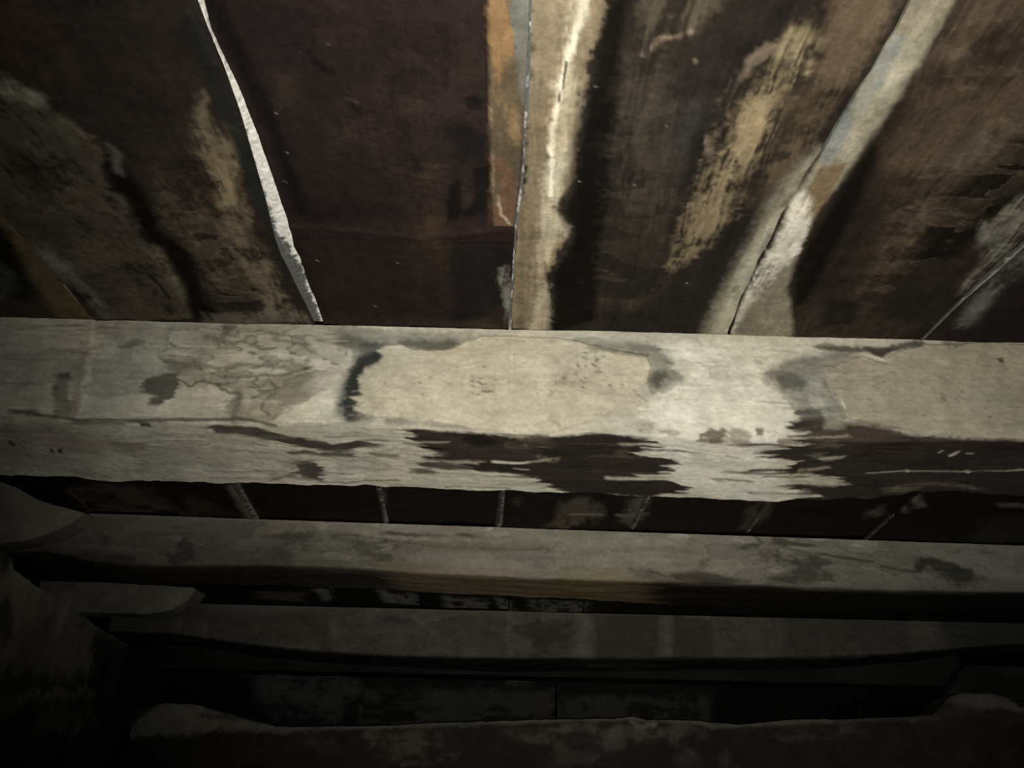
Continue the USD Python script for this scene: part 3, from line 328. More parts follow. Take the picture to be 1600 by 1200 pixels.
('l',(0.009,0.007,0.006),0.7,0.0052,0.0043,0.0302,0.3,0,0.0069,[(0.292,0.505),(0.356,0.5),(0.422,0.505)]),
('l',(0.048,0.0336,0.0288),0.7,0.0054,0.0045,0.0316,0.3,0,0.0072,[(-0.332,0.604),(-0.218,0.589),(-0.104,0.585)]),
('l',(0.009,0.007,0.006),0.7,0.0055,0.0046,0.0319,0.3,0,0.0074,[(-0.248,0.645),(-0.19,0.641),(-0.132,0.635)]),
('l',(0.009,0.007,0.006),0.7,0.0051,0.0043,0.0302,0.3,0,0.0068,[(0.139,0.49),(0.205,0.49),(0.271,0.49)]),
('l',(0.009,0.007,0.006),0.7,0.0054,0.0044,0.0311,0.3,0,0.0073,[(0.164,0.606),(0.232,0.606),(0.3,0.606)]),
('l',(0.08,0.064,0.052),0.7,0.0052,0.0044,0.0309,0.3,0,0.0069,[(-0.319,0.519),(-0.23,0.514),(-0.141,0.505)]),
('l',(0.048,0.0336,0.0288),0.7,0.0051,0.0043,0.0301,0.3,0,0.0068,[(0.015,0.481),(0.133,0.477),(0.251,0.479)]),
('l',(0.064,0.0496,0.04),0.65,0.0058,0.0045,0.0313,0.3,0,0.0078,[(1.197,0.614),(1.289,0.61),(1.386,0.619)]),
('l',(0.009,0.007,0.006),0.65,0.0056,0.0042,0.0295,0.3,0,0.0074,[(1.616,0.459),(1.74,0.46),(1.863,0.46)]),
('l',(0.064,0.0496,0.04),0.65,0.0054,0.0043,0.0302,0.3,0,0.0073,[(1.157,0.485),(1.25,0.483),(1.345,0.489)]),
('l',(0.044,0.032,0.0264),0.65,0.0057,0.0044,0.0308,0.3,0,0.0076,[(1.22,0.555),(1.282,0.557),(1.344,0.558)]),
('l',(0.009,0.007,0.006),0.65,0.0057,0.0043,0.0299,0.3,0,0.0076,[(1.648,0.507),(1.719,0.503),(1.795,0.508)]),
('l',(0.009,0.007,0.006),0.65,0.0062,0.0045,0.0318,0.3,0,0.0082,[(1.527,0.664),(1.597,0.661),(1.671,0.667)]),
('l',(0.009,0.007,0.006),0.65,0.0056,0.0044,0.0307,0.3,0,0.0075,[(1.131,0.544),(1.254,0.542),(1.38,0.55)]),
('l',(0.044,0.032,0.0264),0.65,0.0061,0.0044,0.0309,0.3,0,0.0082,[(1.754,0.635),(1.809,0.638),(1.862,0.634)]),
('l',(0.009,0.007,0.006),0.65,0.0055,0.0042,0.0293,0.3,0,0.0073,[(1.688,0.443),(1.72,0.441),(1.753,0.443)]),
('l',(0.044,0.032,0.0264),0.65,0.0055,0.0043,0.03,0.3,0,0.0073,[(1.39,0.457),(1.472,0.456),(1.557,0.461)]),
('l',(0.044,0.032,0.0264),0.65,0.0059,0.0044,0.0309,0.3,0,0.0078,[(1.502,0.562),(1.591,0.564),(1.68,0.566)]),
('l',(0.009,0.007,0.006),0.65,0.0061,0.0046,0.0319,0.3,0,0.0081,[(1.216,0.678),(1.343,0.682),(1.47,0.685)]),
('l',(0.044,0.032,0.0264),0.65,0.0056,0.0044,0.0306,0.3,0,0.0075,[(1.284,0.522),(1.345,0.524),(1.406,0.525)]),
('l',(0.044,0.032,0.0264),0.65,0.0059,0.0044,0.0311,0.3,0,0.0079,[(1.48,0.59),(1.572,0.586),(1.671,0.594)]),
('l',(0.064,0.0496,0.04),0.65,0.0059,0.0044,0.031,0.3,0,0.0079,[(1.597,0.57),(1.672,0.568),(1.749,0.572)]),
('l',(0.009,0.007,0.006),0.65,0.0056,0.0042,0.0296,0.3,0,0.0075,[(1.682,0.475),(1.748,0.474),(1.816,0.475)]),
('l',(0.044,0.032,0.0264),0.65,0.0062,0.0046,0.0319,0.3,0,0.0083,[(1.431,0.681),(1.568,0.681),(1.708,0.688)]),
('l',(0.009,0.007,0.006),0.65,0.0059,0.0044,0.031,0.3,0,0.0078,[(1.475,0.577),(1.53,0.581),(1.582,0.579)]),
('l',(0.044,0.032,0.0264),0.65,0.0059,0.0044,0.0311,0.3,0,0.0079,[(1.474,0.584),(1.579,0.588),(1.683,0.589)]),
('l',(0.044,0.032,0.0264),0.65,0.0056,0.0044,0.0305,0.3,0,0.0074,[(1.269,0.517),(1.331,0.516),(1.395,0.52)]),
('l',(0.044,0.032,0.0264),0.65,0.0059,0.0044,0.0311,0.3,0,0.0079,[(1.449,0.589),(1.511,0.592),(1.571,0.592)]),
('l',(0.044,0.032,0.0264),0.65,0.006,0.0045,0.0317,0.3,0,0.008,[(1.326,0.651),(1.441,0.65),(1.559,0.657)]),
('l',(0.044,0.032,0.0264),0.65,0.0054,0.0043,0.0301,0.3,0,0.0072,[(1.168,0.466),(1.295,0.462),(1.428,0.472)]),
('l',(0.044,0.032,0.0264),0.65,0.006,0.0045,0.0318,0.3,0,0.008,[(1.151,0.673),(1.275,0.675),(1.401,0.68)]),
('l',(0.044,0.032,0.0264),0.65,0.0055,0.0043,0.0304,0.3,0,0.0074,[(1.21,0.501),(1.337,0.5),(1.467,0.507)]),
('l',(0.064,0.0496,0.04),0.65,0.0062,0.0046,0.0319,0.3,0,0.0083,[(1.551,0.672),(1.629,0.672),(1.71,0.675)]),
('l',(0.14,0.125,0.095),0.5953789700397724,0.0028,0.0022,0.0,0,0,0.0075,[(0.252,0.154),(0.255,0.15)]),
('l',(0.14,0.125,0.095),0.7069763746834152,0.0033,0.0022,0.0,0,0,0.0059,[(0.243,0.117),(0.251,0.116)]),
('l',(0.14,0.125,0.095),0.8215792179715329,0.0033,0.0022,0.0,0,0,0.0065,[(0.293,0.172),(0.3,0.172)]),
('l',(0.14,0.125,0.095),0.4948252542916781,0.003,0.0022,0.0,0,0,0.0056,[(0.174,0.203),(0.179,0.2)]),
('l',(0.14,0.125,0.095),0.7410877928559723,0.0032,0.0022,0.0,0,0,0.0075,[(0.286,0.178),(0.289,0.177)]),
('l',(0.14,0.125,0.095),0.8111569689789875,0.0032,0.0022,0.0,0,0,0.006,[(0.279,0.147),(0.285,0.15)]),
('l',(0.14,0.125,0.095),0.7198647824631177,0.0032,0.0022,0.0,0,0,0.0077,[(0.332,0.229),(0.34,0.232)]),
('l',(0.14,0.125,0.095),0.8159510544873236,0.0032,0.0022,0.0,0,0,0.0069,[(0.175,0.202),(0.183,0.202)]),
('l',(0.14,0.125,0.095),0.7027444843785571,0.003,0.0022,0.0,0,0,0.0065,[(0.236,0.211),(0.239,0.214)]),
('l',(0.14,0.125,0.095),0.58987763112663,0.0032,0.0022,0.0,0,0,0.0057,[(0.248,0.2),(0.254,0.203)]),
('l',(0.14,0.125,0.095),0.7146075117882515,0.003,0.0022,0.0,0,0,0.0041,[(0.165,0.216),(0.168,0.219)]),
('l',(0.14,0.125,0.095),0.5619537623134709,0.0032,0.0022,0.0,0,0,0.0049,[(0.252,0.124),(0.259,0.122)]),
('l',(0.14,0.125,0.095),0.7479546023151478,0.0032,0.0022,0.0,0,0,0.0084,[(0.238,0.241),(0.244,0.242)]),
('l',(0.14,0.125,0.095),0.6287464318329068,0.0034,0.0023,0.0,0,0,0.0061,[(0.283,0.059),(0.291,0.061)]),
('l',(0.14,0.125,0.095),0.5144526233255895,0.0033,0.0022,0.0,0,0,0.0074,[(0.251,0.096),(0.259,0.098)]),
('l',(0.14,0.125,0.095),0.8299221356127497,0.0032,0.0022,0.0,0,0,0.0043,[(0.224,0.154),(0.231,0.151)]),
('l',(0.14,0.125,0.095),0.46966593445768695,0.0031,0.0022,0.0,0,0,0.0073,[(0.275,0.145),(0.278,0.148)]),
('l',(0.14,0.125,0.095),0.4285365180377744,0.0033,0.0022,0.0,0,0,0.0046,[(0.286,0.096),(0.293,0.093)]),
('l',(0.14,0.125,0.095),0.4284054837747271,0.0031,0.0022,0.0,0,0,0.0075,[(0.174,0.2),(0.18,0.197)]),
('l',(0.14,0.125,0.095),0.4989011833803394,0.0029,0.0022,0.0,0,0,0.007,[(0.224,0.156),(0.226,0.153)]),
('l',(0.14,0.125,0.095),0.7185203629681478,0.0033,0.0022,0.0,0,0,0.0068,[(0.302,0.176),(0.307,0.176)]),
('l',(0.14,0.125,0.095),0.44324677158817194,0.0031,0.0022,0.0,0,0,0.0052,[(0.285,0.152),(0.292,0.149)]),
('l',(0.14,0.125,0.095),0.4930923593817003,0.0033,0.0022,0.0,0,0,0.006,[(0.276,0.142),(0.283,0.145)]),
('l',(0.14,0.125,0.095),0.6877198559996034,0.003,0.0022,0.0,0,0,0.0074,[(0.246,0.223),(0.251,0.219)]),
('l',(0.14,0.125,0.095),0.5926114092081062,0.0033,0.0022,0.0,0,0,0.0075,[(0.314,0.11),(0.321,0.113)]),
('l',(0.14,0.125,0.095),0.6050813711420643,0.003,0.0022,0.0,0,0,0.0047,[(0.294,0.083),(0.297,0.079)]),
('l',(0.14,0.125,0.095),0.5111532925433733,0.0033,0.0022,0.0,0,0,0.0068,[(0.287,0.132),(0.295,0.13)]),
('l',(0.14,0.125,0.095),0.7965179012369841,0.0032,0.0022,0.0,0,0,0.0067,[(0.222,0.147),(0.225,0.146)]),
('l',(0.14,0.125,0.095),0.8209432774746352,0.0031,0.0022,0.0,0,0,0.0073,[(-0.119,0.28),(-0.112,0.277)]),
('l',(0.14,0.125,0.095),0.6758895040542812,0.0032,0.0022,0.0,0,0,0.007,[(-0.06,0.216),(-0.055,0.216)]),
('l',(0.14,0.125,0.095),0.43627203723374547,0.0031,0.0022,0.0,0,0,0.0053,[(-0.08,0.271),(-0.075,0.268)]),
('l',(0.14,0.125,0.095),0.7459518677911755,0.0032,0.0022,0.0,0,0,0.0077,[(-0.119,0.23),(-0.113,0.228)]),
('l',(0.14,0.125,0.095),0.40284639742894224,0.0031,0.0022,0.0,0,0,0.008,[(-0.083,0.266),(-0.077,0.264)]),
('l',(0.14,0.125,0.095),0.5546054309460433,0.0032,0.0022,0.0,0,0,0.008,[(-0.138,0.248),(-0.135,0.247)]),
('l',(0.14,0.125,0.095),0.744059074488456,0.0032,0.0022,0.0,0,0,0.0049,[(-0.111,0.212),(-0.102,0.215)]),
('l',(0.14,0.125,0.095),0.6383004050345205,0.0031,0.0022,0.0,0,0,0.0061,[(-0.109,0.232),(-0.105,0.234)]),
('l',(0.14,0.125,0.095),0.6021644649204793,0.0032,0.0022,0.0,0,0,0.0077,[(-0.092,0.237),(-0.087,0.237)]),
('l',(0.14,0.125,0.095),0.6180774273173607,0.0031,0.0022,0.0,0,0,0.0076,[(-0.135,0.275),(-0.129,0.277)]),
('l',(0.14,0.125,0.095),0.8136944254295535,0.0032,0.0022,0.0,0,0,0.008,[(-0.106,0.238),(-0.099,0.24)]),
('l',(0.14,0.125,0.095),0.64546552669065,0.0031,0.0022,0.0,0,0,0.0058,[(-0.141,0.228),(-0.133,0.224)]),
('l',(0.14,0.125,0.095),0.5727692884718141,0.0031,0.0022,0.0,0,0,0.0049,[(0.089,0.27),(0.092,0.27)]),
('l',(0.14,0.125,0.095),0.6109539309272115,0.0033,0.0022,0.0,0,0,0.0051,[(-0.283,0.217),(-0.276,0.216)]),
('l',(0.14,0.125,0.095),0.41637314506956,0.0032,0.0022,0.0,0,0,0.0072,[(0.149,0.195),(0.153,0.194)]),
('l',(0.14,0.125,0.095),0.4152771703072298,0.0032,0.0022,0.0,0,0,0.0078,[(0.152,0.135),(0.16,0.132)]),
('l',(0.14,0.125,0.095),0.4231926345633156,0.0032,0.0022,0.0,0,0,0.0048,[(-0.007,0.189),(0.001,0.191)]),
('l',(0.14,0.125,0.095),0.6594452266556221,0.0031,0.0022,0.0,0,0,0.0057,[(0.202,0.221),(0.207,0.22)]),
('l',(0.14,0.125,0.095),0.7232514040917234,0.0031,0.0022,0.0,0,0,0.0073,[(-0.101,0.161),(-0.095,0.164)]),
('l',(0.14,0.125,0.095),0.7449484313371688,0.0032,0.0022,0.0,0,0,0.0047,[(0.375,0.223),(0.38,0.225)]),
('l',(0.14,0.125,0.095),0.7021982090066312,0.0032,0.0022,0.0,0,0,0.0045,[(-0.305,0.293),(-0.299,0.295)]),
('l',(0.14,0.125,0.095),0.84040551293579,0.0032,0.0022,0.0,0,0,0.0075,[(0.289,0.127),(0.296,0.125)]),
('l',(0.14,0.125,0.095),0.41293977796391357,0.0031,0.0022,0.0,0,0,0.008,[(-0.435,0.247),(-0.43,0.251)]),
('l',(0.14,0.125,0.095),0.8146177770721186,0.0032,0.0022,0.0,0,0,0.0067,[(-0.318,0.241),(-0.311,0.243)]),
('l',(0.14,0.125,0.095),0.7223688405523576,0.0031,0.0022,0.0,0,0,0.0071,[(1.61,0.331),(1.617,0.329)]),
('l',(0.14,0.125,0.095),0.5741802439388015,0.0031,0.0022,0.0,0,0,0.0052,[(1.718,0.128),(1.721,0.126)]),
('l',(0.14,0.125,0.095),0.658345973838049,0.003,0.0022,0.0,0,0,0.0044,[(1.21,0.263),(1.216,0.261)]),
('l',(0.14,0.125,0.095),0.575303117534847,0.0032,0.0022,0.0,0,0,0.0048,[(1.22,0.33),(1.223,0.333)]),
('l',(0.14,0.125,0.095),0.7830354550066889,0.0035,0.0022,0.0,0,0,0.0054,[(1.611,0.231),(1.615,0.234)]),
('l',(0.14,0.125,0.095),0.5983396225343868,0.0031,0.0022,0.0,0,0,0.0068,[(1.479,0.166),(1.484,0.164)]),
('l',(0.14,0.125,0.095),0.6995534268630131,0.0033,0.0022,0.0,0,0,0.0058,[(1.459,0.269),(1.467,0.271)]),
('l',(0.14,0.125,0.095),0.5505672784720987,0.0032,0.0022,0.0,0,0,0.0076,[(1.539,0.34),(1.543,0.34)]),
('l',(0.14,0.125,0.095),0.4991008479511906,0.0033,0.0022,0.0,0,0,0.006,[(1.356,0.263),(1.36,0.266)]),
('l',(0.14,0.125,0.095),0.6018759696176407,0.0034,0.0022,0.0,0,0,0.0065,[(1.513,0.254),(1.521,0.258)]),
('l',(0.14,0.125,0.095),0.8014830341743209,0.0033,0.0022,0.0,0,0,0.0081,[(1.542,0.228),(1.548,0.227)]),
('l',(0.14,0.125,0.095),0.4907901146675186,0.0031,0.0022,0.0,0,0,0.0081,[(1.602,0.295),(1.611,0.293)]),
('l',(0.14,0.125,0.095),0.4668676930902613,0.0029,0.0022,0.0,0,0,0.0062,[(1.239,0.23),(1.242,0.228)]),
('l',(0.14,0.125,0.095),0.6106412613147216,0.0031,0.0022,0.0,0,0,0.0062,[(1.41,0.191),(1.419,0.187)]),
('l',(0.14,0.125,0.095),0.6504131958952393,0.0032,0.0022,0.0,0,0,0.0066,[(1.28,0.188),(1.285,0.187)]),
('l',(0.14,0.125,0.095),0.6952777061131907,0.0033,0.0022,0.0,0,0,0.005,[(1.443,0.211),(1.449,0.211)]),
('l',(0.14,0.125,0.095),0.6846442208335675,0.0032,0.0022,0.0,0,0,0.0056,[(1.388,0.326),(1.391,0.327)]),
('l',(0.14,0.125,0.095),0.8480318953399544,0.0034,0.0022,0.0,0,0,0.0056,[(1.624,0.267),(1.629,0.27)]),
],
'S0':[
('p',(0.12,0.09,0.05),0.85,0.0142,0.0103,0.0,0,0,0.0,[(-1.497,1.725),(-1.464,1.73),(-1.455,1.916),(-1.473,2.105),(-1.484,2.331),(-1.614,2.337),(-1.579,2.147),(-1.544,1.936),(-1.511,1.811)]),
('p',(0.0047,0.0041,0.0034),0.9,0.0232,0.0166,0.0,0,0,0.0,[(-1.54,1.798),(-1.504,1.826),(-1.522,1.903),(-1.561,2.037),(-1.601,2.186),(-1.678,2.248),(-1.733,2.191)]),
('p',(0.075,0.08,0.07),0.7,0.0214,0.0129,0.0,0,0,0.0,[(-1.624,2.005),(-1.613,2.057),(-1.656,2.15),(-1.757,2.232)]),
('p',(0.0351,0.0312,0.0257),0.7,0.0266,0.0137,0.0,0,0,0.0,[(-1.757,2.232),(-1.622,2.226),(-1.61,2.328),(-1.819,2.338)]),
],
'S1':[
('p',(0.0436,0.0302,0.0188),0.7,0.0499,0.0285,0.0,0.3,0,0.0,[(-1.207,1.027),(-1.05,1.023),(-0.975,1.157),(-1.031,1.298),(-1.122,1.301),(-1.171,1.23),(-1.347,1.235)]),
('p',(0.0757,0.0628,0.0447),0.93,0.0092,0.0125,0.0,0.08,-0.008,0.0,[(-1.301,1.166),(-1.181,1.248),(-1.128,1.339),(-1.105,1.399),(-1.055,1.444),(-1.059,1.506),(-1.098,1.559),(-1.121,1.65),(-1.087,1.68),(-1.094,1.777),(-1.118,1.883),(-1.08,1.907),(-1.084,2.031),(-1.088,2.14),(-1.116,2.31),(-1.548,2.342),(-1.573,1.571)]),
('p',(0.0335,0.0288,0.0228),0.7,0.0586,0.0315,0.0,0.3,0,0.0,[(-1.389,1.664),(-1.287,1.742),(-1.371,2.025),(-1.53,2.217),(-1.519,1.963),(-1.474,1.749)]),
('p',(0.1161,0.0903,0.0602),0.7,0.0283,0.0182,0.0,0.3,0,0.0,[(-1.317,1.662),(-1.214,1.632),(-1.236,1.712),(-1.343,1.744)]),
('p',(0.1118,0.086,0.0585),0.6,0.0308,0.0194,0.0,0.4,0,0.0,[(-1.26,1.798),(-1.149,1.779),(-1.167,1.885),(-1.281,1.921)]),
('p',(0.0302,0.0255,0.0188),0.6,0.0333,0.0208,0.0,0,0,0.0,[(-1.285,1.426),(-1.249,1.536),(-1.287,1.742),(-1.374,1.638)]),
('p',(0.1892,0.1806,0.1419),0.8,0.0147,0.0092,0.0,0.25,0,0.0,[(-1.2,1.281),(-1.168,1.276),(-1.13,1.301),(-1.111,1.319),(-1.143,1.34),(-1.194,1.322),(-1.214,1.304)]),
('p',(0.086,0.086,0.0602),0.6,0.0279,0.0162,0.0,0,0,0.0,[(-1.217,1.362),(-1.092,1.388),(-1.097,1.463),(-1.169,1.51),(-1.21,1.434)]),
('l',(0.172,0.172,0.1419),0.75,0.0343,0.0126,0.0,0.2,0,0.061,[(-1.444,1.934),(-1.427,1.976),(-1.418,2.08),(-1.418,2.212)]),
('p',(0.0201,0.0181,0.0148),0.7,0.0189,0.0111,0.0,0,0,0.0,[(-1.432,2.045),(-1.421,2.173),(-1.412,2.293),(-1.491,2.318),(-1.485,2.215)]),
('l',(0.172,0.172,0.1419),0.6,0.0249,0.0134,0.0,0.4,0,0.0415,[(-1.423,2.154),(-1.412,2.293)]),
('l',(0.473,0.4128,0.3096),0.8,0.0039,0.0011,0.0,0,0,0.0062,[(-1.472,2.104),(-1.479,2.247),(-1.486,2.288)]),
('l',(0.004,0.0035,0.003),0.8,0.0037,0.0016,0.0,0,0,0.0049,[(-1.202,1.412),(-1.198,1.47)]),
('l',(0.0134,0.0121,0.0101),0.8,0.0111,0.0068,0.0,0,0,0.0167,[(-1.276,1.509),(-1.263,1.567)]),
('l',(0.0107,0.0087,0.0074),0.95,0.0072,0.0032,0.0,0,0,0.0143,[(-1.161,2.03),(-1.151,2.087),(-1.148,2.166)]),
('l',(0.0201,0.0168,0.0134),0.6,0.006,0.0039,0.0,0,0,0.006,[(-1.175,1.795),(-1.169,1.824),(-1.174,1.901)]),
('p',(0.172,0.1376,0.1032),0.6,0.0186,0.0133,0.0,0,0,0.0,[(-1.279,2.167),(-1.256,2.197),(-1.282,2.238),(-1.308,2.208)]),
('p',(0.172,0.1634,0.1376),0.7,0.0099,0.0076,0.0,0,0,0.0,[(-1.096,1.763),(-1.079,1.777),(-1.086,1.806),(-1.11,1.822)]),
('p',(0.1376,0.1247,0.0903),0.7,0.0195,0.0124,0.0,0.2,0,0.0,[(-1.131,1.868),(-1.079,1.882),(-1.077,2.084),(-1.092,2.198),(-1.116,2.16),(-1.095,1.946)]),
('p',(0.004,0.0035,0.003),0.92,0.0199,0.0095,0.0,0,0,0.0,[(-1.06,1.453),(-1.038,1.494),(-1.037,1.626),(-1.027,1.775),(-0.995,1.942),(-1.039,2.196),(-1.015,2.276),(-1.114,2.309),(-1.083,2.14),(-1.082,2.031),(-1.076,1.904),(-1.114,1.883),(-1.091,1.777),(-1.083,1.68),(-1.117,1.65),(-1.095,1.559),(-1.057,1.511)]),
('p',(0.1032,0.0989,0.0817),0.75,0.0126,0.0085,0.0,0,0,0.0,[(-1.044,1.472),(-1.018,1.505),(-1.047,1.589),(-1.067,1.577),(-1.057,1.518)]),
('p',(0.0731,0.0542,0.037),0.75,0.0513,0.0313,0.0,0.35,0,0.0,[(-0.964,1.574),(-0.879,1.621),(-0.844,1.726),(-0.856,2.004),(-0.847,2.268),(-0.959,2.273),(-0.979,2.009),(-0.995,1.788)]),
('p',(0.1849,0.1479,0.0963),0.88,0.0245,0.0168,0.0,0.35,0,0.0,[(-0.739,1.308),(-0.745,1.377),(-0.704,1.407),(-0.705,1.461),(-0.723,1.518),(-0.739,1.616),(-0.749,1.722),(-0.781,1.786),(-0.827,1.739),(-0.819,1.606),(-0.807,1.475),(-0.783,1.389)]),
('p',(0.1462,0.1204,0.0774),0.6,0.0157,0.0131,0.0,0.3,0,0.0,[(-0.771,1.409),(-0.734,1.44),(-0.727,1.495),(-0.756,1.508),(-0.777,1.474)]),
('p',(0.2494,0.2021,0.129),0.6,0.0217,0.0158,0.0,0.3,0,0.0,[(-0.792,1.556),(-0.753,1.579),(-0.762,1.682),(-0.79,1.669)]),
('p',(0.172,0.1419,0.0989),0.8,0.027,0.0203,0.0,0.3,0,0.0,[(-0.807,1.752),(-0.781,1.786),(-0.782,1.886),(-0.765,1.983),(-0.757,2.176),(-0.746,2.293),(-0.859,2.298),(-0.846,2.111),(-0.851,1.937),(-0.835,1.811)]),
('p',(0.0134,0.0114,0.0101),0.8,0.0356,0.0216,0.0,0,0,0.0,[(-0.97,2.044),(-0.887,2.04),(-0.88,2.229),(-0.982,2.274),(-1.021,2.195)]),
('p',(0.086,0.0688,0.0473),0.6,0.0272,0.0204,0.0,0.4,0,0.0,[(-0.972,1.877),(-0.895,1.938),(-0.919,2.077),(-1.004,2.081)]),
('l',(0.0121,0.0141,0.0127),0.85,0.0162,0.0067,0.0,0,0,0.0405,[(-0.697,1.117),(-0.699,1.288),(-0.698,1.428),(-0.704,1.614),(-0.711,1.837),(-0.712,2.033)]),
('l',(0.0134,0.0107,0.0087),0.6,0.0121,0.0094,0.0,0,0,0.0194,[(-0.773,1.643),(-0.788,1.78),(-0.776,1.934)]),
('l',(0.0402,0.0436,0.0402),0.5,0.0127,0.0069,0.0,0.4,0,0.0254,[(-0.675,1.056),(-0.681,1.148),(-0.684,1.198)]),
('p',(0.1462,0.1333,0.1075),0.7,0.0158,0.0113,0.0,0.3,0,0.0,[(-1.07,2.262),(-0.845,2.26),(-0.713,2.283),(-0.723,2.326),(-1.096,2.334)]),
('i',(0.0235,0.0188,0.0134),0.7,0.0394,0.0226,0.0,0,0,0.0,[(-1.229,1.382),(-1.074,1.484),(-1.124,2.239),(-1.46,2.254)]),
('i',(0.172,0.1376,0.0946),0.5,0.0424,0.024,0.0,0,0,0.0,[(-0.984,1.624),(-0.78,1.751),(-0.802,2.266),(-0.982,2.274)]),
],
'S2':[
('p',(0.0281,0.0187,0.0156),0.6,0.0791,0.0499,0.0,0.4,0,0.0,[(-0.367,1.248),(-0.105,1.259),(-0.101,1.681),(-0.31,1.801),(-0.446,1.721)]),
('p',(0.0429,0.0281,0.0187),0.7,0.0408,0.0219,0.0,0.3,0,0.0,[(-0.279,1.512),(-0.147,1.519),(-0.194,1.739),(-0.25,1.99),(-0.31,1.993),(-0.301,1.715)]),
('p',(0.0507,0.0312,0.0187),0.6,0.0297,0.0193,0.0,0.2,0,0.0,[(-0.277,1.757),(-0.195,1.753),(-0.197,1.954),(-0.297,2.063)]),
('p',(0.039,0.0281,0.0195),0.6,0.0239,0.015,0.0,0,0,0.0,[(-0.553,1.236),(-0.499,1.252),(-0.509,1.328),(-0.565,1.339)]),
('p',(0.0187,0.0129,0.0129),0.7,0.0457,0.0278,0.0,0,0,0.0,[(-0.612,1.06),(-0.44,1.055),(-0.476,1.216),(-0.597,1.237)]),
('p',(0.039,0.0281,0.0203),0.5,0.0226,0.0161,0.0,0.3,0,0.0,[(-0.479,1.366),(-0.395,1.416),(-0.441,1.494),(-0.5,1.462)]),
('p',(0.0078,0.0059,0.0059),0.9,0.0065,0.0058,0.0,0,0,0.0,[(-0.468,1.182),(-0.447,1.215),(-0.415,1.236),(-0.42,1.254),(-0.442,1.247),(-0.469,1.216)]),
('p',(0.0078,0.0059,0.0059),0.9,0.0053,0.0046,0.0,0,0,0.0,[(-0.409,1.321),(-0.381,1.335),(-0.376,1.359),(-0.389,1.36),(-0.405,1.34)]),
('l',(0.07,0.05,0.037),0.6,0.0061,0.0046,0.0,0,0,0.0081,[(-0.407,1.311),(-0.38,1.328)]),
('p',(0.0468,0.0343,0.0265),0.6,0.0105,0.0077,0.0,0.3,0,0.0,[(-0.304,1.325),(-0.228,1.319),(-0.238,1.349),(-0.301,1.365)]),
('p',(0.007,0.0062,0.0059),0.88,0.0068,0.0045,0.0,0,0,0.0,[(-0.124,1.3),(-0.098,1.288),(-0.081,1.311),(-0.089,1.338),(-0.115,1.339)]),
('p',(0.0101,0.0086,0.0086),0.8,0.0226,0.0161,0.0,0,0,0.0,[(-0.186,1.378),(-0.109,1.396),(-0.071,1.448),(-0.08,1.517),(-0.146,1.507),(-0.175,1.452)]),
('p',(0.0094,0.0074,0.0074),0.8,0.0119,0.0084,0.0,0,0,0.0,[(-0.276,1.489),(-0.245,1.511),(-0.246,1.558),(-0.274,1.547)]),
('p',(0.007,0.0062,0.0059),0.93,0.0064,0.0053,0.0,0,0,0.0,[(-0.118,1.549),(-0.094,1.529),(-0.067,1.533),(-0.072,1.653),(-0.089,1.707),(-0.13,1.751),(-0.162,1.752),(-0.128,1.682),(-0.114,1.628)]),
('p',(0.007,0.0055,0.0055),0.93,0.0066,0.0053,0.0,0,0,0.0,[(-0.18,1.605),(-0.157,1.584),(-0.147,1.591),(-0.156,1.724),(-0.173,1.767),(-0.196,1.768),(-0.195,1.698)]),
('p',(0.025,0.0156,0.0156),0.6,0.0186,0.0074,0.0,0,0,0.0,[(-0.213,1.754),(-0.111,1.722),(-0.011,1.767),(-0.011,1.808),(-0.199,1.815)]),
('p',(0.0105,0.0098,0.0094),0.85,0.0274,0.0145,0.0,0,0,0.0,[(-0.212,1.874),(-0.086,1.847),(-0.02,1.857),(-0.017,2.163),(-0.071,2.205),(-0.139,2.291),(-0.202,2.294),(-0.204,2.059)]),
('p',(0.0218,0.014,0.0125),0.5,0.0544,0.0288,0.0,0,0,0.0,[(-0.415,1.882),(-0.223,1.89),(-0.246,2.213),(-0.443,2.222)]),
('p',(0.0125,0.009,0.009),0.7,0.032,0.0183,0.0,0,0,0.0,[(-0.58,1.671),(-0.369,1.69),(-0.285,1.743),(-0.474,1.778),(-0.62,1.769)]),
('p',(0.039,0.0281,0.0218),0.6,0.0314,0.0181,0.0,0.3,0,0.0,[(-0.729,2.234),(-0.406,2.282),(-0.05,2.308),(-0.05,2.374),(-0.463,2.371),(-0.684,2.329)]),
('p',(0.0109,0.0086,0.0082),0.7,0.0281,0.0126,0.0,0,0,0.0,[(-0.647,1.728),(-0.66,1.94),(-0.654,2.191),(-0.635,2.313),(-0.681,2.316),(-0.693,2.079)]),
('l',(0.0265,0.0164,0.0144),0.8,0.0151,0.0075,0.0,0.15,-0.005,0.0211,[(-0.663,1.791),(-0.461,1.813),(-0.313,1.832),(-0.199,1.827),(-0.011,1.778)]),
('l',(0.0109,0.007,0.007),0.7,0.0095,0.0058,0.0,0,0,0.0126,[(-0.659,1.851),(-0.469,1.856),(-0.316,1.856)]),
('l',(0.0187,0.0101,0.0109),0.8,0.012,0.0057,0.0,0,0,0.0301,[(-0.19,1.833),(-0.011,1.808)]),
('l',(0.0094,0.0062,0.0062),0.8,0.0062,0.0038,0.0,0,0,0.0078,[(-0.22,1.859),(-0.01,1.854)]),
('l',(0.0066,0.0059,0.0055),0.85,0.0183,0.0077,0.0,0,0,0.0475,[(-0.637,1.046),(-0.624,1.137),(-0.613,1.293),(-0.605,1.433),(-0.608,1.57),(-0.61,1.727)]),
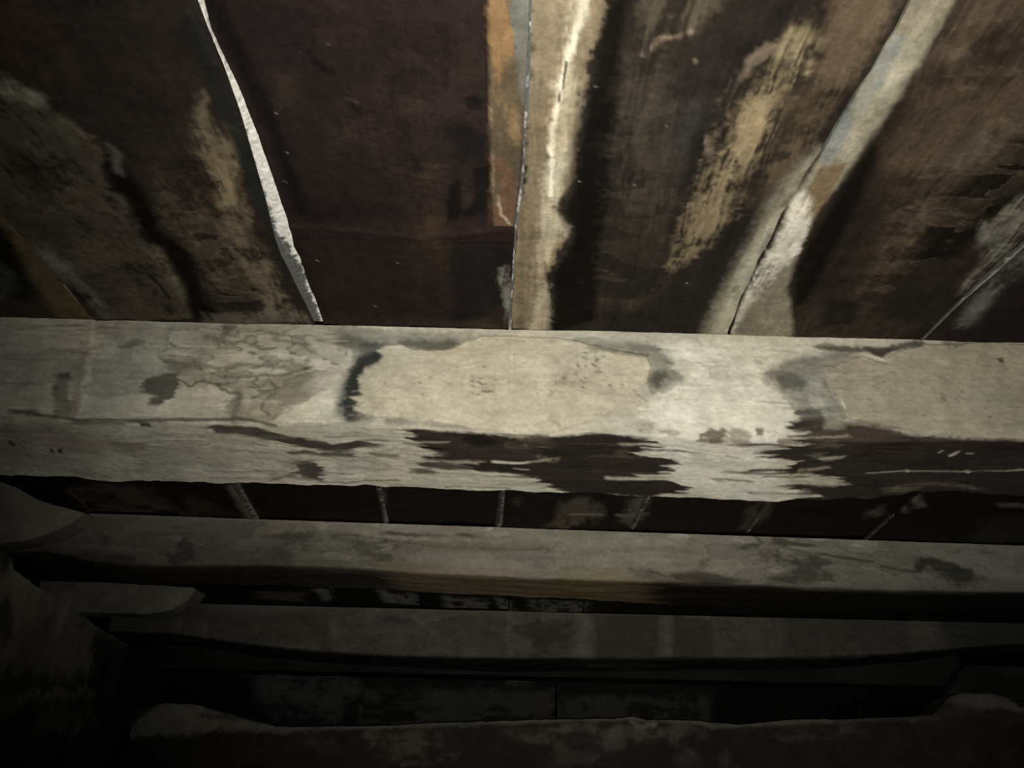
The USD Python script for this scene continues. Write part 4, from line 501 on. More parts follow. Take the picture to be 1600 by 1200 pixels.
('p',(0.1,0.077,0.05),0.95,0.0034,0.003,0.0,0,-0.012,0.0,[(-0.069,0.989),(0.019,0.987),(0.02,1.103),(0.018,1.237),(0.015,1.351),(0.011,1.574),(-0.002,1.761),(-0.066,1.769),(-0.068,1.576),(-0.071,1.354),(-0.071,1.17)]),
('p',(0.14,0.145,0.13),0.85,0.0089,0.0069,0.0,0,0,0.0,[(-0.026,0.988),(0.021,0.987),(0.023,1.151),(0.017,1.311),(0.006,1.293),(-0.009,1.169),(-0.018,1.089)]),
('p',(0.21,0.13,0.066),0.92,0.0046,0.0084,0.0,0.35,0,0.0,[(-0.066,0.989),(-0.033,0.988),(-0.027,1.044),(-0.024,1.081),(-0.014,1.136),(-0.009,1.177),(-0.017,1.199),(-0.034,1.195),(-0.038,1.221),(-0.034,1.266),(-0.031,1.309),(-0.049,1.317),(-0.058,1.295),(-0.054,1.239),(-0.065,1.187),(-0.07,1.106)]),
('p',(0.21,0.145,0.08),0.9,0.0053,0.0093,0.0,0.35,0,0.0,[(-0.029,1.309),(-0.016,1.322),(-0.004,1.312),(0.01,1.382),(0.013,1.439),(-0.002,1.439),(-0.018,1.393),(-0.031,1.352)]),
('p',(0.15,0.075,0.045),0.7,0.017,0.0087,0.0,0.2,0,0.0,[(-0.066,1.482),(-0.03,1.492),(0.001,1.599),(-0.008,1.718),(-0.019,1.747),(-0.066,1.763)]),
('l',(0.34,0.25,0.16),0.7,0.0049,0.0065,0.0,0.55,0,0.0082,[(-0.067,1.314),(-0.066,1.437),(-0.06,1.552),(-0.068,1.627)]),
('l',(0.48,0.4,0.3),0.8,0.005,0.0054,0.0,0.3,0,0.008,[(-0.051,1.626),(-0.04,1.706),(-0.015,1.747)]),
('p',(0.22,0.21,0.19),0.75,0.0114,0.0106,0.0,0.35,0,0.0,[(-0.041,1.975),(-0.015,1.964),(-0.01,2.285),(-0.027,2.351),(-0.039,2.204),(-0.049,2.052)]),
('l',(0.45,0.4,0.34),0.7,0.0071,0.0082,0.0,0.4,0,0.0118,[(-0.049,2.017),(-0.041,2.052)]),
('p',(0.0429,0.0312,0.0234),0.6,0.0189,0.0136,0.0,0.2,0,0.0,[(-0.23,2.316),(-0.094,2.268),(-0.05,2.33),(-0.096,2.376),(-0.235,2.383)]),
('l',(0.5,0.46,0.42),0.5,0.0022,0.0,0.0,0,0,0.0026,[(-0.583,1.36),(-0.581,1.362)]),
('l',(0.5,0.46,0.42),0.5,0.0024,0.0,0.0,0,0,0.0029,[(-0.591,1.492),(-0.59,1.494)]),
('l',(0.5,0.46,0.42),0.5,0.0026,0.0,0.0,0,0,0.0031,[(-0.624,1.603),(-0.622,1.606)]),
('l',(0.5,0.46,0.42),0.5,0.0032,0.0,0.0,0,0,0.0038,[(-0.367,1.961),(-0.364,1.965)]),
('l',(0.5,0.46,0.42),0.5,0.0038,0.0,0.0,0,0,0.0046,[(-0.472,2.211),(-0.469,2.215)]),
('l',(0.5,0.46,0.42),0.5,0.0018,0.0,0.0,0,0,0.0021,[(-0.418,1.16),(-0.416,1.162)]),
('l',(0.5,0.46,0.42),0.5,0.0018,0.0,0.0,0,0,0.0022,[(-0.484,1.187),(-0.482,1.189)]),
('l',(0.5,0.46,0.42),0.5,0.002,0.0,0.0,0,0,0.0024,[(-0.078,1.395),(-0.075,1.397)]),
('l',(0.5,0.46,0.42),0.5,0.0033,0.0,0.0,0,0,0.004,[(-0.616,1.961),(-0.613,1.965)]),
('i',(0.0094,0.0074,0.007),0.6,0.0356,0.0217,0.0,0,0,0.0,[(-0.528,1.088),(-0.085,1.076),(-0.084,1.735),(-0.561,1.753)]),
('i',(0.0094,0.0074,0.007),0.5,0.0548,0.029,0.0,0,0,0.0,[(-0.548,1.871),(-0.201,1.858),(-0.05,2.287),(-0.538,2.267)]),
],
'S4':[
('p',(0.0484,0.039,0.0296),0.8,0.0457,0.0257,0.0,0.3,0,0.0,[(0.242,1.176),(0.325,1.165),(0.389,1.377),(0.416,1.685),(0.378,1.894),(0.301,1.689),(0.25,1.446)]),
('p',(0.085,0.072,0.05),0.65,0.023,0.0159,0.0,0.4,0,0.0,[(0.245,1.021),(0.402,1.002),(0.403,1.06),(0.354,1.107),(0.306,1.101),(0.277,1.175),(0.249,1.126)]),
('l',(0.27,0.21,0.155),0.75,0.0067,0.0068,0.0,0.5,0,0.01,[(0.268,1.161),(0.29,1.128),(0.302,1.117),(0.329,1.117),(0.361,1.107)]),
('l',(0.16,0.13,0.1),0.7,0.0041,0.0028,0.0,0,0,0.0082,[(0.383,1.175),(0.388,1.182)]),
('p',(0.0351,0.0328,0.0289),0.6,0.0367,0.0219,0.0,0,0,0.0,[(0.391,1.278),(0.438,1.258),(0.455,1.461),(0.418,1.606),(0.37,1.442)]),
('p',(0.0125,0.0105,0.0098),0.8,0.0269,0.0147,0.0,0,0,0.0,[(0.475,1.152),(0.508,1.057),(0.563,1.026),(0.523,1.151),(0.486,1.333),(0.481,1.506),(0.47,1.604),(0.435,1.484),(0.452,1.315)]),
('p',(0.225,0.178,0.11),0.9,0.0265,0.0222,0.0,0.3,0,0.0,[(0.585,1.07),(0.637,1.115),(0.647,1.181),(0.628,1.234),(0.634,1.309),(0.625,1.412),(0.61,1.525),(0.603,1.651),(0.563,1.855),(0.51,1.972),(0.477,1.956),(0.478,1.797),(0.493,1.629),(0.494,1.506),(0.515,1.383),(0.523,1.274),(0.544,1.175)]),
('p',(0.3,0.245,0.15),0.7,0.0152,0.0109,0.0,0.3,0,0.0,[(0.564,1.086),(0.606,1.093),(0.629,1.119),(0.612,1.148),(0.568,1.183),(0.549,1.167)]),
('p',(0.31,0.25,0.155),0.75,0.0184,0.014,0.0,0.25,0,0.0,[(0.545,1.273),(0.589,1.272),(0.589,1.371),(0.573,1.48),(0.567,1.551),(0.535,1.458)]),
('l',(0.2,0.155,0.11),0.7,0.0112,0.0126,0.0,0.6,0,0.028,[(0.538,1.134),(0.512,1.185),(0.491,1.238),(0.479,1.304),(0.484,1.374),(0.489,1.471),(0.49,1.656),(0.475,1.797),(0.471,1.923)]),
('l',(0.0117,0.0094,0.0078),0.6,0.0085,0.0107,0.0,0.5,0,0.0119,[(0.489,1.203),(0.486,1.275),(0.481,1.374),(0.513,1.437),(0.492,1.483)]),
('l',(0.18,0.14,0.1),0.6,0.0102,0.0088,0.0,0.4,0,0.0128,[(0.481,1.739),(0.498,1.655),(0.555,1.601)]),
('p',(0.11,0.082,0.054),0.85,0.0209,0.0119,0.0,0.15,0,0.0,[(0.615,1.011),(0.767,0.993),(0.756,1.178),(0.727,1.366),(0.709,1.546),(0.68,1.703),(0.638,1.65),(0.639,1.455),(0.654,1.289),(0.659,1.164)]),
('p',(0.0468,0.0351,0.025),0.6,0.0248,0.0151,0.0,0.3,0,0.0,[(0.596,1.272),(0.663,1.233),(0.705,1.307),(0.678,1.454),(0.624,1.433)]),
('p',(0.0172,0.014,0.0121),0.8,0.041,0.0195,0.0,0,0,0.0,[(0.603,1.651),(0.659,1.548),(0.691,1.596),(0.657,1.852),(0.648,2.13),(0.63,2.337),(0.317,2.374),(0.312,2.144),(0.414,1.993),(0.514,1.989),(0.57,1.887)]),
('p',(0.0312,0.0234,0.0187),0.5,0.0475,0.0217,0.0,0.4,0,0.0,[(0.206,2.149),(0.405,2.065),(0.495,2.216),(0.36,2.35),(0.242,2.311)]),
('l',(0.07,0.055,0.04),0.5,0.0264,0.0205,0.0,0.5,0,0.0397,[(0.391,2.18),(0.467,2.062),(0.507,1.955)]),
('p',(0.3,0.285,0.22),0.9,0.0347,0.0095,0.0,0,0,0.0,[(0.744,1.447),(0.767,1.457),(0.744,1.625),(0.746,1.817),(0.746,2.015),(0.757,2.245),(0.769,2.375),(0.676,2.389),(0.672,2.228),(0.672,2.018),(0.686,1.85),(0.698,1.675),(0.713,1.558)]),
('p',(0.47,0.44,0.34),0.8,0.0185,0.0119,0.0,0,0,0.0,[(0.744,1.641),(0.733,1.787),(0.742,1.98),(0.753,2.204),(0.766,2.353),(0.713,2.378),(0.701,2.089),(0.704,1.85),(0.72,1.716)]),
('l',(0.2,0.175,0.12),0.5,0.0106,0.0082,0.0,0.3,0,0.0133,[(0.696,2.167),(0.692,2.017)]),
('l',(0.16,0.14,0.1),0.7,0.0085,0.0041,0.0,0,0,0.017,[(0.71,2.045),(0.708,2.071)]),
('p',(0.19,0.152,0.1),0.97,0.0052,0.0137,0.0,0,0,0.0,[(0.016,0.985),(0.176,0.981),(0.168,1.074),(0.159,1.17),(0.154,1.257),(0.145,1.324),(0.152,1.374),(0.137,1.438),(0.145,1.494),(0.151,1.565),(0.133,1.616),(0.115,1.664),(0.11,1.696),(0.131,1.738),(0.162,1.786),(0.142,1.841),(0.118,1.879),(0.118,1.954),(0.093,2.007),(0.109,2.078),(0.121,2.153),(0.123,2.274),(0.138,2.369),(-0.011,2.381),(-0.007,1.91),(0.013,1.582),(0.017,1.348)]),
('p',(0.4,0.35,0.25),0.92,0.0138,0.0149,0.0,0.1,0,0.0,[(0.113,0.982),(0.137,0.982),(0.139,1.082),(0.13,1.129),(0.122,1.196),(0.144,1.286),(0.144,1.328),(0.134,1.375),(0.132,1.428),(0.144,1.483),(0.133,1.566),(0.107,1.648),(0.109,1.702),(0.152,1.774),(0.149,1.81),(0.117,1.867),(0.115,1.944),(0.09,2.0),(0.108,2.096),(0.118,2.172),(0.124,2.37),(0.06,2.373),(0.066,2.043),(0.066,1.844),(0.074,1.618),(0.081,1.429),(0.085,1.288),(0.094,1.197),(0.103,1.099)]),
('p',(0.47,0.43,0.325),0.7,0.0171,0.0105,0.0,0.2,0,0.0,[(0.095,1.496),(0.132,1.472),(0.123,1.579),(0.108,1.669),(0.136,1.752),(0.105,1.858),(0.071,1.754),(0.076,1.593)]),
('p',(0.23,0.185,0.12),0.7,0.0156,0.01,0.0,0.4,0,0.0,[(-0.006,1.701),(0.051,1.699),(0.079,2.276),(-0.005,2.345),(-0.009,1.976)]),
('l',(0.11,0.085,0.055),0.6,0.01,0.006,0.0,0.4,0,0.0134,[(-0.005,1.949),(0.091,1.965)]),
('l',(0.11,0.085,0.055),0.6,0.0105,0.0061,0.0,0.4,0,0.014,[(-0.004,2.011),(0.084,2.028)]),
('l',(0.13,0.1,0.065),0.6,0.0118,0.0065,0.0,0.4,0,0.0158,[(-0.002,2.178),(0.058,2.187)]),
('p',(0.2,0.21,0.2),0.8,0.0045,0.0041,0.0,0.2,0,0.0,[(0.013,0.985),(0.026,0.985),(0.026,1.132),(0.024,1.348),(0.012,1.348),(0.014,1.133)]),
('l',(0.0468,0.0429,0.0351),0.6,0.0048,0.0048,0.0,0.3,0,0.008,[(0.02,1.199),(0.022,1.476),(0.009,1.673)]),
('l',(0.74,0.69,0.55),0.95,0.006,0.0044,0.0,0,-0.005,0.0135,[(0.128,1.01),(0.128,1.053),(0.123,1.095),(0.111,1.149),(0.103,1.205),(0.096,1.268),(0.089,1.346),(0.086,1.387),(0.087,1.473),(0.094,1.567),(0.092,1.63)]),
('p',(0.46,0.425,0.33),0.8,0.0056,0.0053,0.0,0,0,0.0,[(0.114,1.01),(0.136,1.009),(0.141,1.07),(0.129,1.114),(0.113,1.106),(0.117,1.06)]),
('l',(0.0234,0.0195,0.014),0.95,0.0022,0.0022,0.0,0,0,0.0052,[(0.104,1.185),(0.102,1.214),(0.099,1.259),(0.093,1.302)]),
('l',(0.039,0.0304,0.0265),0.55,0.0123,0.0084,0.0,0,0,0.0245,[(0.176,1.195),(0.15,1.286),(0.151,1.364),(0.135,1.472),(0.148,1.59),(0.132,1.696),(0.168,1.809),(0.146,1.904),(0.119,2.041)]),
('p',(0.0047,0.0041,0.0034),0.9,0.0165,0.0085,0.0,0,0,0.0,[(0.184,1.022),(0.22,1.021),(0.226,1.265),(0.25,1.612),(0.253,1.899),(0.283,2.267),(0.138,2.369),(0.138,2.152),(0.118,2.023),(0.156,1.903),(0.17,1.794),(0.135,1.696),(0.157,1.577),(0.154,1.449),(0.16,1.343),(0.165,1.169)]),
('l',(0.5,0.46,0.42),0.5,0.0023,0.0,0.0,0,0,0.0028,[(0.166,1.575),(0.169,1.577)]),
('l',(0.5,0.46,0.42),0.5,0.0032,0.0,0.0,0,0,0.0039,[(0.547,2.03),(0.551,2.034)]),
('l',(0.5,0.46,0.42),0.5,0.0019,0.0,0.0,0,0,0.0023,[(0.356,1.368),(0.359,1.37)]),
('l',(0.5,0.46,0.42),0.5,0.0017,0.0,0.0,0,0,0.0021,[(0.174,1.255),(0.177,1.257)]),
('l',(0.5,0.46,0.42),0.5,0.0023,0.0,0.0,0,0,0.0027,[(0.311,1.577),(0.314,1.579)]),
('i',(0.07,0.056,0.042),0.5,0.0414,0.0238,0.0,0,0,0.0,[(0.219,1.16),(0.344,1.156),(0.452,1.684),(0.424,2.179),(0.252,2.186)]),
],
'S5':[
('p',(0.07,0.05,0.034),0.8,0.0438,0.0232,0.0,0.3,0,0.0,[(0.84,0.988),(1.113,0.981),(1.358,1.342),(1.146,1.456),(1.055,1.604),(0.926,1.487),(0.903,1.222)]),
('p',(0.08,0.058,0.041),0.8,0.039,0.0201,0.0,0.35,0,0.0,[(1.06,1.712),(1.106,1.504),(1.137,1.329),(1.22,1.268),(1.308,1.407),(1.237,1.624),(1.161,1.957),(1.112,2.103)]),
('p',(0.14,0.12,0.085),0.6,0.0195,0.0125,0.0,0.4,0,0.0,[(1.094,1.481),(1.128,1.423),(1.137,1.329),(1.136,1.38),(1.138,1.503)]),
('p',(0.15,0.12,0.09),0.6,0.0185,0.0141,0.0,0.3,0,0.0,[(1.114,1.655),(1.15,1.64),(1.154,1.737),(1.125,1.753)]),
('p',(0.0047,0.0041,0.0034),0.8,0.0399,0.0169,0.0,0,0,0.0,[(1.139,1.601),(1.221,1.367),(1.269,1.345),(1.409,1.566),(1.334,1.702),(1.324,1.851),(1.193,1.938)]),
('p',(0.2,0.19,0.155),0.85,0.02,0.0109,0.0,0.25,0,0.0,[(1.302,1.703),(1.35,1.581),(1.394,1.542),(1.531,1.757),(1.466,1.772),(1.448,1.938),(1.434,2.059),(1.403,1.981),(1.416,1.88)]),
('p',(0.0187,0.0156,0.0133),0.7,0.0413,0.0165,0.0,0,0,0.0,[(1.196,1.99),(1.357,1.915),(1.448,2.207),(1.445,2.336),(1.256,2.216)]),
('p',(0.0468,0.0359,0.0265),0.65,0.0312,0.0173,0.0,0.3,0,0.0,[(0.95,2.149),(1.154,2.18),(1.394,2.23),(1.434,2.359),(1.03,2.379)]),
('p',(0.0094,0.0078,0.007),0.7,0.024,0.0148,0.0,0,0,0.0,[(1.02,2.107),(1.122,2.103),(1.188,2.261),(1.079,2.266)]),
('p',(0.014,0.0113,0.0098),0.6,0.0385,0.0183,0.0,0,0,0.0,[(0.881,1.691),(0.925,1.583),(0.992,1.659),(1.012,2.033),(0.952,2.036)]),
('p',(0.27,0.245,0.185),0.94,0.0127,0.0067,0.0,0,0,0.0,[(0.752,0.963),(0.863,0.96),(0.877,1.154),(0.865,1.314),(0.861,1.421),(0.852,1.536),(0.831,1.652),(0.837,1.833),(0.853,1.935),(0.867,2.04),(0.914,2.131),(0.987,2.336),(0.767,2.378),(0.766,2.238),(0.76,1.827),(0.748,1.615),(0.762,1.447),(0.775,1.191)]),
('p',(0.36,0.33,0.25),0.7,0.0151,0.0086,0.0,0,0,0.0,[(0.817,1.046),(0.856,1.045),(0.846,1.224),(0.831,1.359),(0.828,1.467),(0.792,1.457),(0.798,1.281),(0.808,1.139)]),
('p',(0.19,0.138,0.08),0.93,0.0064,0.0051,0.0,0,0,0.0,[(0.777,1.589),(0.774,1.496),(0.836,1.478),(0.844,1.549),(0.839,1.625),(0.83,1.706),(0.799,1.68)]),
('p',(0.2,0.215,0.207),0.85,0.0121,0.0073,0.0,0.15,0,0.0,[(0.76,1.442),(0.759,1.371),(0.769,1.282),(0.775,1.191),(0.781,1.095),(0.813,1.107),(0.814,1.216),(0.811,1.329),(0.8,1.457),(0.782,1.496)]),
('p',(0.2,0.175,0.13),0.6,0.0229,0.0125,0.0,0.2,0,0.0,[(0.766,2.062),(0.799,1.972),(0.825,1.871),(0.867,2.04),(0.845,2.154),(0.864,2.364),(0.797,2.367),(0.772,2.197)]),
('p',(0.62,0.58,0.5),0.95,0.0103,0.0096,0.0,0.12,0,0.0,[(0.762,1.584),(0.8,1.613),(0.828,1.721),(0.841,1.833),(0.824,1.943),(0.799,2.072),(0.784,2.176),(0.785,2.258),(0.782,2.345),(0.756,2.218),(0.746,2.016),(0.749,1.812),(0.747,1.62)]),
('p',(0.2,0.175,0.13),0.6,0.0229,0.0125,0.0,0.2,0,0.0,[(0.766,2.062),(0.799,1.972),(0.825,1.871),(0.867,2.04),(0.845,2.154),(0.864,2.364),(0.797,2.367),(0.772,2.197)]),
('p',(0.0047,0.0041,0.0034),0.9,0.0184,0.0071,0.0,0,0,0.0,[(0.858,1.368),(0.861,1.477),(0.856,1.643),(0.86,1.854),(0.88,2.003),(0.932,2.158),(0.962,2.11),(0.943,1.804),(0.925,1.583),(0.906,1.442)]),
('i',(0.13,0.1,0.072),0.55,0.0345,0.02,0.0,0,0,0.0,[(1.009,1.58),(1.151,1.251),(1.335,1.45),(1.171,2.22)]),
('i',(0.11,0.082,0.058),0.45,0.0319,0.019,0.0,0,0,0.0,[(0.854,1.016),(1.056,1.01),(1.208,1.25),(0.983,1.354)]),
],
'S6':[
('l',(0.19,0.19,0.165),0.8,0.0288,0.0097,0.0,0.2,0,0.0612,[(1.527,1.754),(1.521,1.865),(1.521,2.051),(1.54,2.219)]),
('p',(0.0172,0.0125,0.0117),0.7,0.0299,0.0163,0.0,0,0,0.0,[(1.549,2.118),(1.564,1.936),(1.62,1.9),(1.881,2.31),(1.574,2.325)]),
],
'B2':[
('p',(0.1872,0.1764,0.1476),0.85,0.2152,0.0771,0.0,0,0,0.0,[(-3.407,-0.088),(-1.876,-0.094),(-1.261,0.032),(-1.364,0.628),(-3.736,1.083)]),
('p',(0.34,0.33,0.275),0.8,0.1822,0.0836,0.0,0,0,0.0,[(1.799,-0.099),(3.788,-0.084),(3.94,0.762),(2.007,0.774)]),
('p',(0.46,0.43,0.345),0.6,0.1313,0.0564,0.0,0,0,0.0,[(0.347,0.06),(0.834,0.089),(0.862,0.35),(0.305,0.346)]),
('p',(0.33,0.28,0.22),0.7,0.0264,0.0239,0.0797,0,0,0.0,[(-0.775,0.128),(-0.297,0.117),(0.225,0.113),(0.225,0.171),(-0.372,0.228),(-0.729,0.21)]),
('p',(0.43,0.4,0.335),0.6,0.0347,0.0237,0.0789,0,0,0.0,[(-0.925,0.234),(0.265,0.198),(0.265,0.348),(-0.601,0.346),(-0.917,0.325)]),
('l',(0.0936,0.0792,0.0648),0.85,0.0148,0.02,0.0962,0.4,0,0.0296,[(-0.859,0.076),(-0.619,0.073),(-0.379,0.072),(-0.138,0.071),(0.023,0.054)]),
('l',(0.144,0.1188,0.0936),0.7,0.0073,0.008,0.0558,0.3,0,0.0097,[(-0.934,0.132),(-0.695,0.138),(-0.374,0.17),(0.025,0.169),(0.266,0.14)]),
('p',(0.1224,0.1152,0.0972),0.8,0.027,0.0274,0.094,0.3,0,0.0,[(-1.488,0.12),(-1.295,0.086),(-1.02,0.063),(-0.774,0.138),(-0.756,0.272),(-0.915,0.345),(-1.07,0.365),(-1.265,0.353),(-1.332,0.274),(-1.244,0.189)]),
('p',(0.33,0.32,0.245),0.8,0.0179,0.0195,0.0312,0,0,0.0,[(-1.254,0.168),(-0.971,0.165),(-0.954,0.257),(-1.05,0.364),(-1.266,0.38),(-1.215,0.28)]),
('l',(0.5,0.48,0.41),0.85,0.0099,0.0078,0.0391,0,0,0.0248,[(-0.954,0.348),(-0.839,0.323),(-0.74,0.329)]),
('l',(0.0792,0.072,0.0612),0.7,0.0154,0.0158,0.0792,0.3,0,0.0206,[(-1.113,0.121),(-0.937,0.096),(-0.693,0.158)]),
('p',(0.072,0.0706,0.0612),0.88,0.0215,0.023,0.0,0,0,0.0,[(-2.028,0.209),(-1.971,0.159),(-1.934,0.217),(-1.922,0.332),(-2.03,0.37),(-2.094,0.333),(-2.099,0.286),(-2.03,0.285)]),
('l',(0.144,0.1368,0.1116),0.7,0.0146,0.0155,0.0,0,0,0.0243,[(-2.243,0.156),(-2.132,0.13),(-1.995,0.135),(-1.912,0.168)]),
('p',(0.1008,0.0864,0.072),0.8,0.0173,0.0154,0.023,0.2,0,0.0,[(-2.503,0.164),(-2.447,0.169),(-2.427,0.225),(-2.49,0.221)]),
('p',(0.0936,0.0828,0.0648),0.75,0.0212,0.0229,0.0534,0.2,0,0.0,[(-2.587,0.288),(-2.452,0.275),(-2.309,0.308),(-2.261,0.352),(-2.439,0.429),(-2.652,0.358)]),
('p',(0.144,0.1332,0.108),0.6,0.0352,0.0271,0.0851,0.45,0,0.0,[(-1.916,0.138),(-1.718,0.163),(-1.556,0.199),(-1.581,0.301),(-1.851,0.303)]),
('p',(0.1584,0.144,0.1224),0.6,0.0354,0.0271,0.0774,0.4,0,0.0,[(-1.553,0.225),(-1.401,0.194),(-1.344,0.345),(-1.538,0.386)]),
('p',(0.36,0.33,0.275),0.6,0.0358,0.0246,0.0985,0.2,0,0.0,[(0.915,0.096),(1.244,0.063),(1.491,0.063),(1.439,0.172),(0.992,0.17)]),
('p',(0.108,0.1044,0.0878),0.85,0.0269,0.0289,0.0825,0.2,0,0.0,[(1.451,0.045),(1.58,-0.0),(1.788,-0.009),(1.908,0.093),(2.035,0.183),(2.025,0.315),(1.786,0.347),(1.647,0.321),(1.766,0.244),(1.645,0.164),(1.533,0.139),(1.488,0.092)]),
('p',(0.1152,0.108,0.0864),0.75,0.0174,0.0201,0.0643,0.25,0,0.0,[(0.765,0.264),(0.905,0.278),(0.963,0.323),(0.782,0.339)]),
('p',(0.1008,0.0936,0.077),0.85,0.0218,0.0202,0.0645,0,0,0.0,[(1.004,0.303),(1.207,0.281),(1.346,0.309),(1.504,0.341),(1.307,0.395),(1.021,0.358)]),
('p',(0.0936,0.0864,0.072),0.7,0.022,0.0204,0.0652,0.3,0,0.0,[(1.614,0.3),(1.837,0.264),(1.866,0.351),(1.624,0.356)]),
('l',(0.0792,0.0756,0.0634),0.85,0.0099,0.0083,0.0416,0,0,0.0198,[(1.979,0.114),(2.1,0.133),(2.295,0.159)]),
('l',(0.0936,0.09,0.0756),0.8,0.0149,0.0125,0.0416,0,0,0.0248,[(2.38,0.189),(2.5,0.214),(2.622,0.225)]),
('p',(0.0504,0.0504,0.0432),0.92,0.0228,0.0251,0.0,0,0,0.0,[(2.587,0.193),(2.633,0.124),(2.708,0.102),(2.786,0.128),(2.864,0.155),(2.961,0.191),(2.984,0.24),(2.897,0.3),(2.816,0.292),(2.784,0.245),(2.691,0.19),(2.615,0.22)]),
('p',(0.0792,0.0792,0.0677),0.7,0.0363,0.0333,0.0,0,0,0.0,[(2.666,0.209),(2.957,0.211),(3.03,0.258),(2.847,0.339),(2.735,0.279)]),
('l',(0.4,0.39,0.33),0.5,0.0209,0.017,0.0,0,0,0.0262,[(2.662,0.015),(2.91,0.035),(3.334,0.028)]),
('p',(0.728,0.702,0.6175),0.85,0.0182,0.016,0.0,0,0,0.0,[(-0.795,-0.073),(-0.767,-0.074),(-0.729,-0.003),(-0.687,0.026),(-0.773,0.051),(-0.863,0.024),(-0.818,-0.009)]),
('p',(0.728,0.702,0.6175),0.85,0.0179,0.0162,0.0,0,0,0.0,[(-0.081,-0.069),(-0.053,-0.071),(-0.019,-0.003),(0.022,0.025),(-0.066,0.048),(-0.156,0.023),(-0.108,-0.009)]),
('p',(0.728,0.702,0.6175),0.85,0.0178,0.0162,0.0,0,0,0.0,[(0.213,-0.027),(0.241,-0.028),(0.274,0.039),(0.314,0.066),(0.225,0.089),(0.136,0.064),(0.185,0.033)]),
('p',(0.728,0.702,0.6175),0.85,0.0181,0.0165,0.0,0,0,0.0,[(0.767,-0.076),(0.796,-0.077),(0.826,-0.009),(0.866,0.019),(0.774,0.043),(0.686,0.017),(0.736,-0.015)]),
('p',(0.728,0.702,0.6175),0.85,0.0183,0.0166,0.0,0,0,0.0,[(1.511,-0.057),(1.54,-0.059),(1.566,0.01),(1.605,0.038),(1.512,0.062),(1.423,0.036),(1.476,0.004)]),
('p',(0.728,0.702,0.6175),0.85,0.0183,0.0168,0.0,0,0,0.0,[(1.975,-0.095),(2.004,-0.096),(2.028,-0.028),(2.066,-0.001),(1.971,0.023),(1.883,-0.003),(1.937,-0.035)]),
('p',(0.728,0.702,0.6175),0.85,0.0183,0.0168,0.0,0,0,0.0,[(2.284,-0.059),(2.314,-0.06),(2.336,0.008),(2.373,0.036),(2.278,0.059),(2.19,0.033),(2.245,0.002)]),
('p',(0.728,0.702,0.6175),0.85,0.0181,0.0165,0.0,0,0,0.0,[(1.076,-0.069),(1.105,-0.07),(1.134,-0.002),(1.173,0.026),(1.081,0.05),(0.992,0.024),(1.044,-0.008)]),
('l',(0.5,0.48,0.41),0.4,0.0328,0.0161,0.0,0,0,0.0492,[(0.266,0.054),(0.306,0.168),(0.313,0.3)]),
('l',(0.52,0.5,0.43),0.6,0.0265,0.0162,0.0,0,0,0.0619,[(0.509,0.063),(0.548,0.139)]),
('l',(0.52,0.5,0.42),0.5,0.0419,0.0162,0.0,0,0,0.0753,[(0.775,0.018),(0.831,0.138),(0.823,0.328)]),
('l',(0.3,0.29,0.25),0.5,0.0277,0.0199,0.0,0,0,0.0555,[(0.026,0.207),(0.186,0.257),(0.218,0.303)]),
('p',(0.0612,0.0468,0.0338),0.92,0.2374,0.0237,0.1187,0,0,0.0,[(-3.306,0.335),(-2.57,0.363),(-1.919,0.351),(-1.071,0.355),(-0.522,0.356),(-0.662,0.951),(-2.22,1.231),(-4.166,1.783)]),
('p',(0.42,0.31,0.19),0.95,0.1152,0.0123,0.1234,0,0,0.0,[(-0.757,0.36),(0.107,0.353),(0.662,0.357),(1.064,0.391),(1.271,1.393),(-0.674,1.06)]),
('p',(0.45,0.37,0.18),0.7,0.1169,0.0209,0.0835,0,0,0.0,[(0.344,0.368),(0.662,0.362),(0.624,1.126),(0.298,0.951)]),
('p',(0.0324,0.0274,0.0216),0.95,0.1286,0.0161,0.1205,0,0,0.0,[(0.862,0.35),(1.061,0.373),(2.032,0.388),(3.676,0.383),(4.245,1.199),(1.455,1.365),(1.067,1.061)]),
('i',(0.09,0.085,0.07),0.6,0.0617,0.031,0.0,0,0,0.0,[(-3.15,0.016),(-1.502,0.017),(-0.621,0.053),(-0.601,0.346),(-3.234,0.656)]),
('i',(0.13,0.127,0.107),0.55,0.0627,0.0332,0.0,0,0,0.0,[(1.165,0.027),(3.172,-0.006),(3.099,0.32),(1.142,0.34)]),
('i',(0.22,0.2,0.16),0.5,0.0612,0.0321,0.0,0,0,0.0,[(-0.621,0.053),(1.165,0.027),(1.144,0.316),(-0.601,0.346)]),
],
'B3':[
('p',(0.12,0.115,0.1),0.8,0.1532,0.0603,0.0,0,0,0.0,[(-5.234,-0.045),(-2.836,-0.034),(-3.259,1.297),(-5.926,1.73)]),
('p',(0.165,0.155,0.12),0.75,0.0391,0.0363,0.0,0,0,0.0,[(-2.888,0.127),(-1.777,0.093),(-1.719,0.176),(-1.723,0.338),(-2.158,0.446),(-2.779,0.495)]),
('p',(0.13,0.11,0.09),0.6,0.031,0.0301,0.0,0,0,0.0,[(-1.737,0.177),(-1.638,0.238),(-1.644,0.448),(-1.736,0.435)]),
('p',(0.12,0.115,0.1),0.75,0.0247,0.0304,0.0,0,0,0.0,[(-1.229,0.075),(-0.923,0.086),(-0.857,0.147),(-1.161,0.155)]),
('l',(0.32,0.305,0.26),0.8,0.0249,0.0244,0.0,0,0,0.0311,[(-0.925,0.055),(-0.797,0.145),(-0.617,0.097),(-0.483,0.081)]),
('l',(0.1,0.095,0.08),0.7,0.0094,0.0122,0.0,0,0,0.0125,[(-0.748,0.15),(-0.616,0.109),(-0.483,0.087)]),
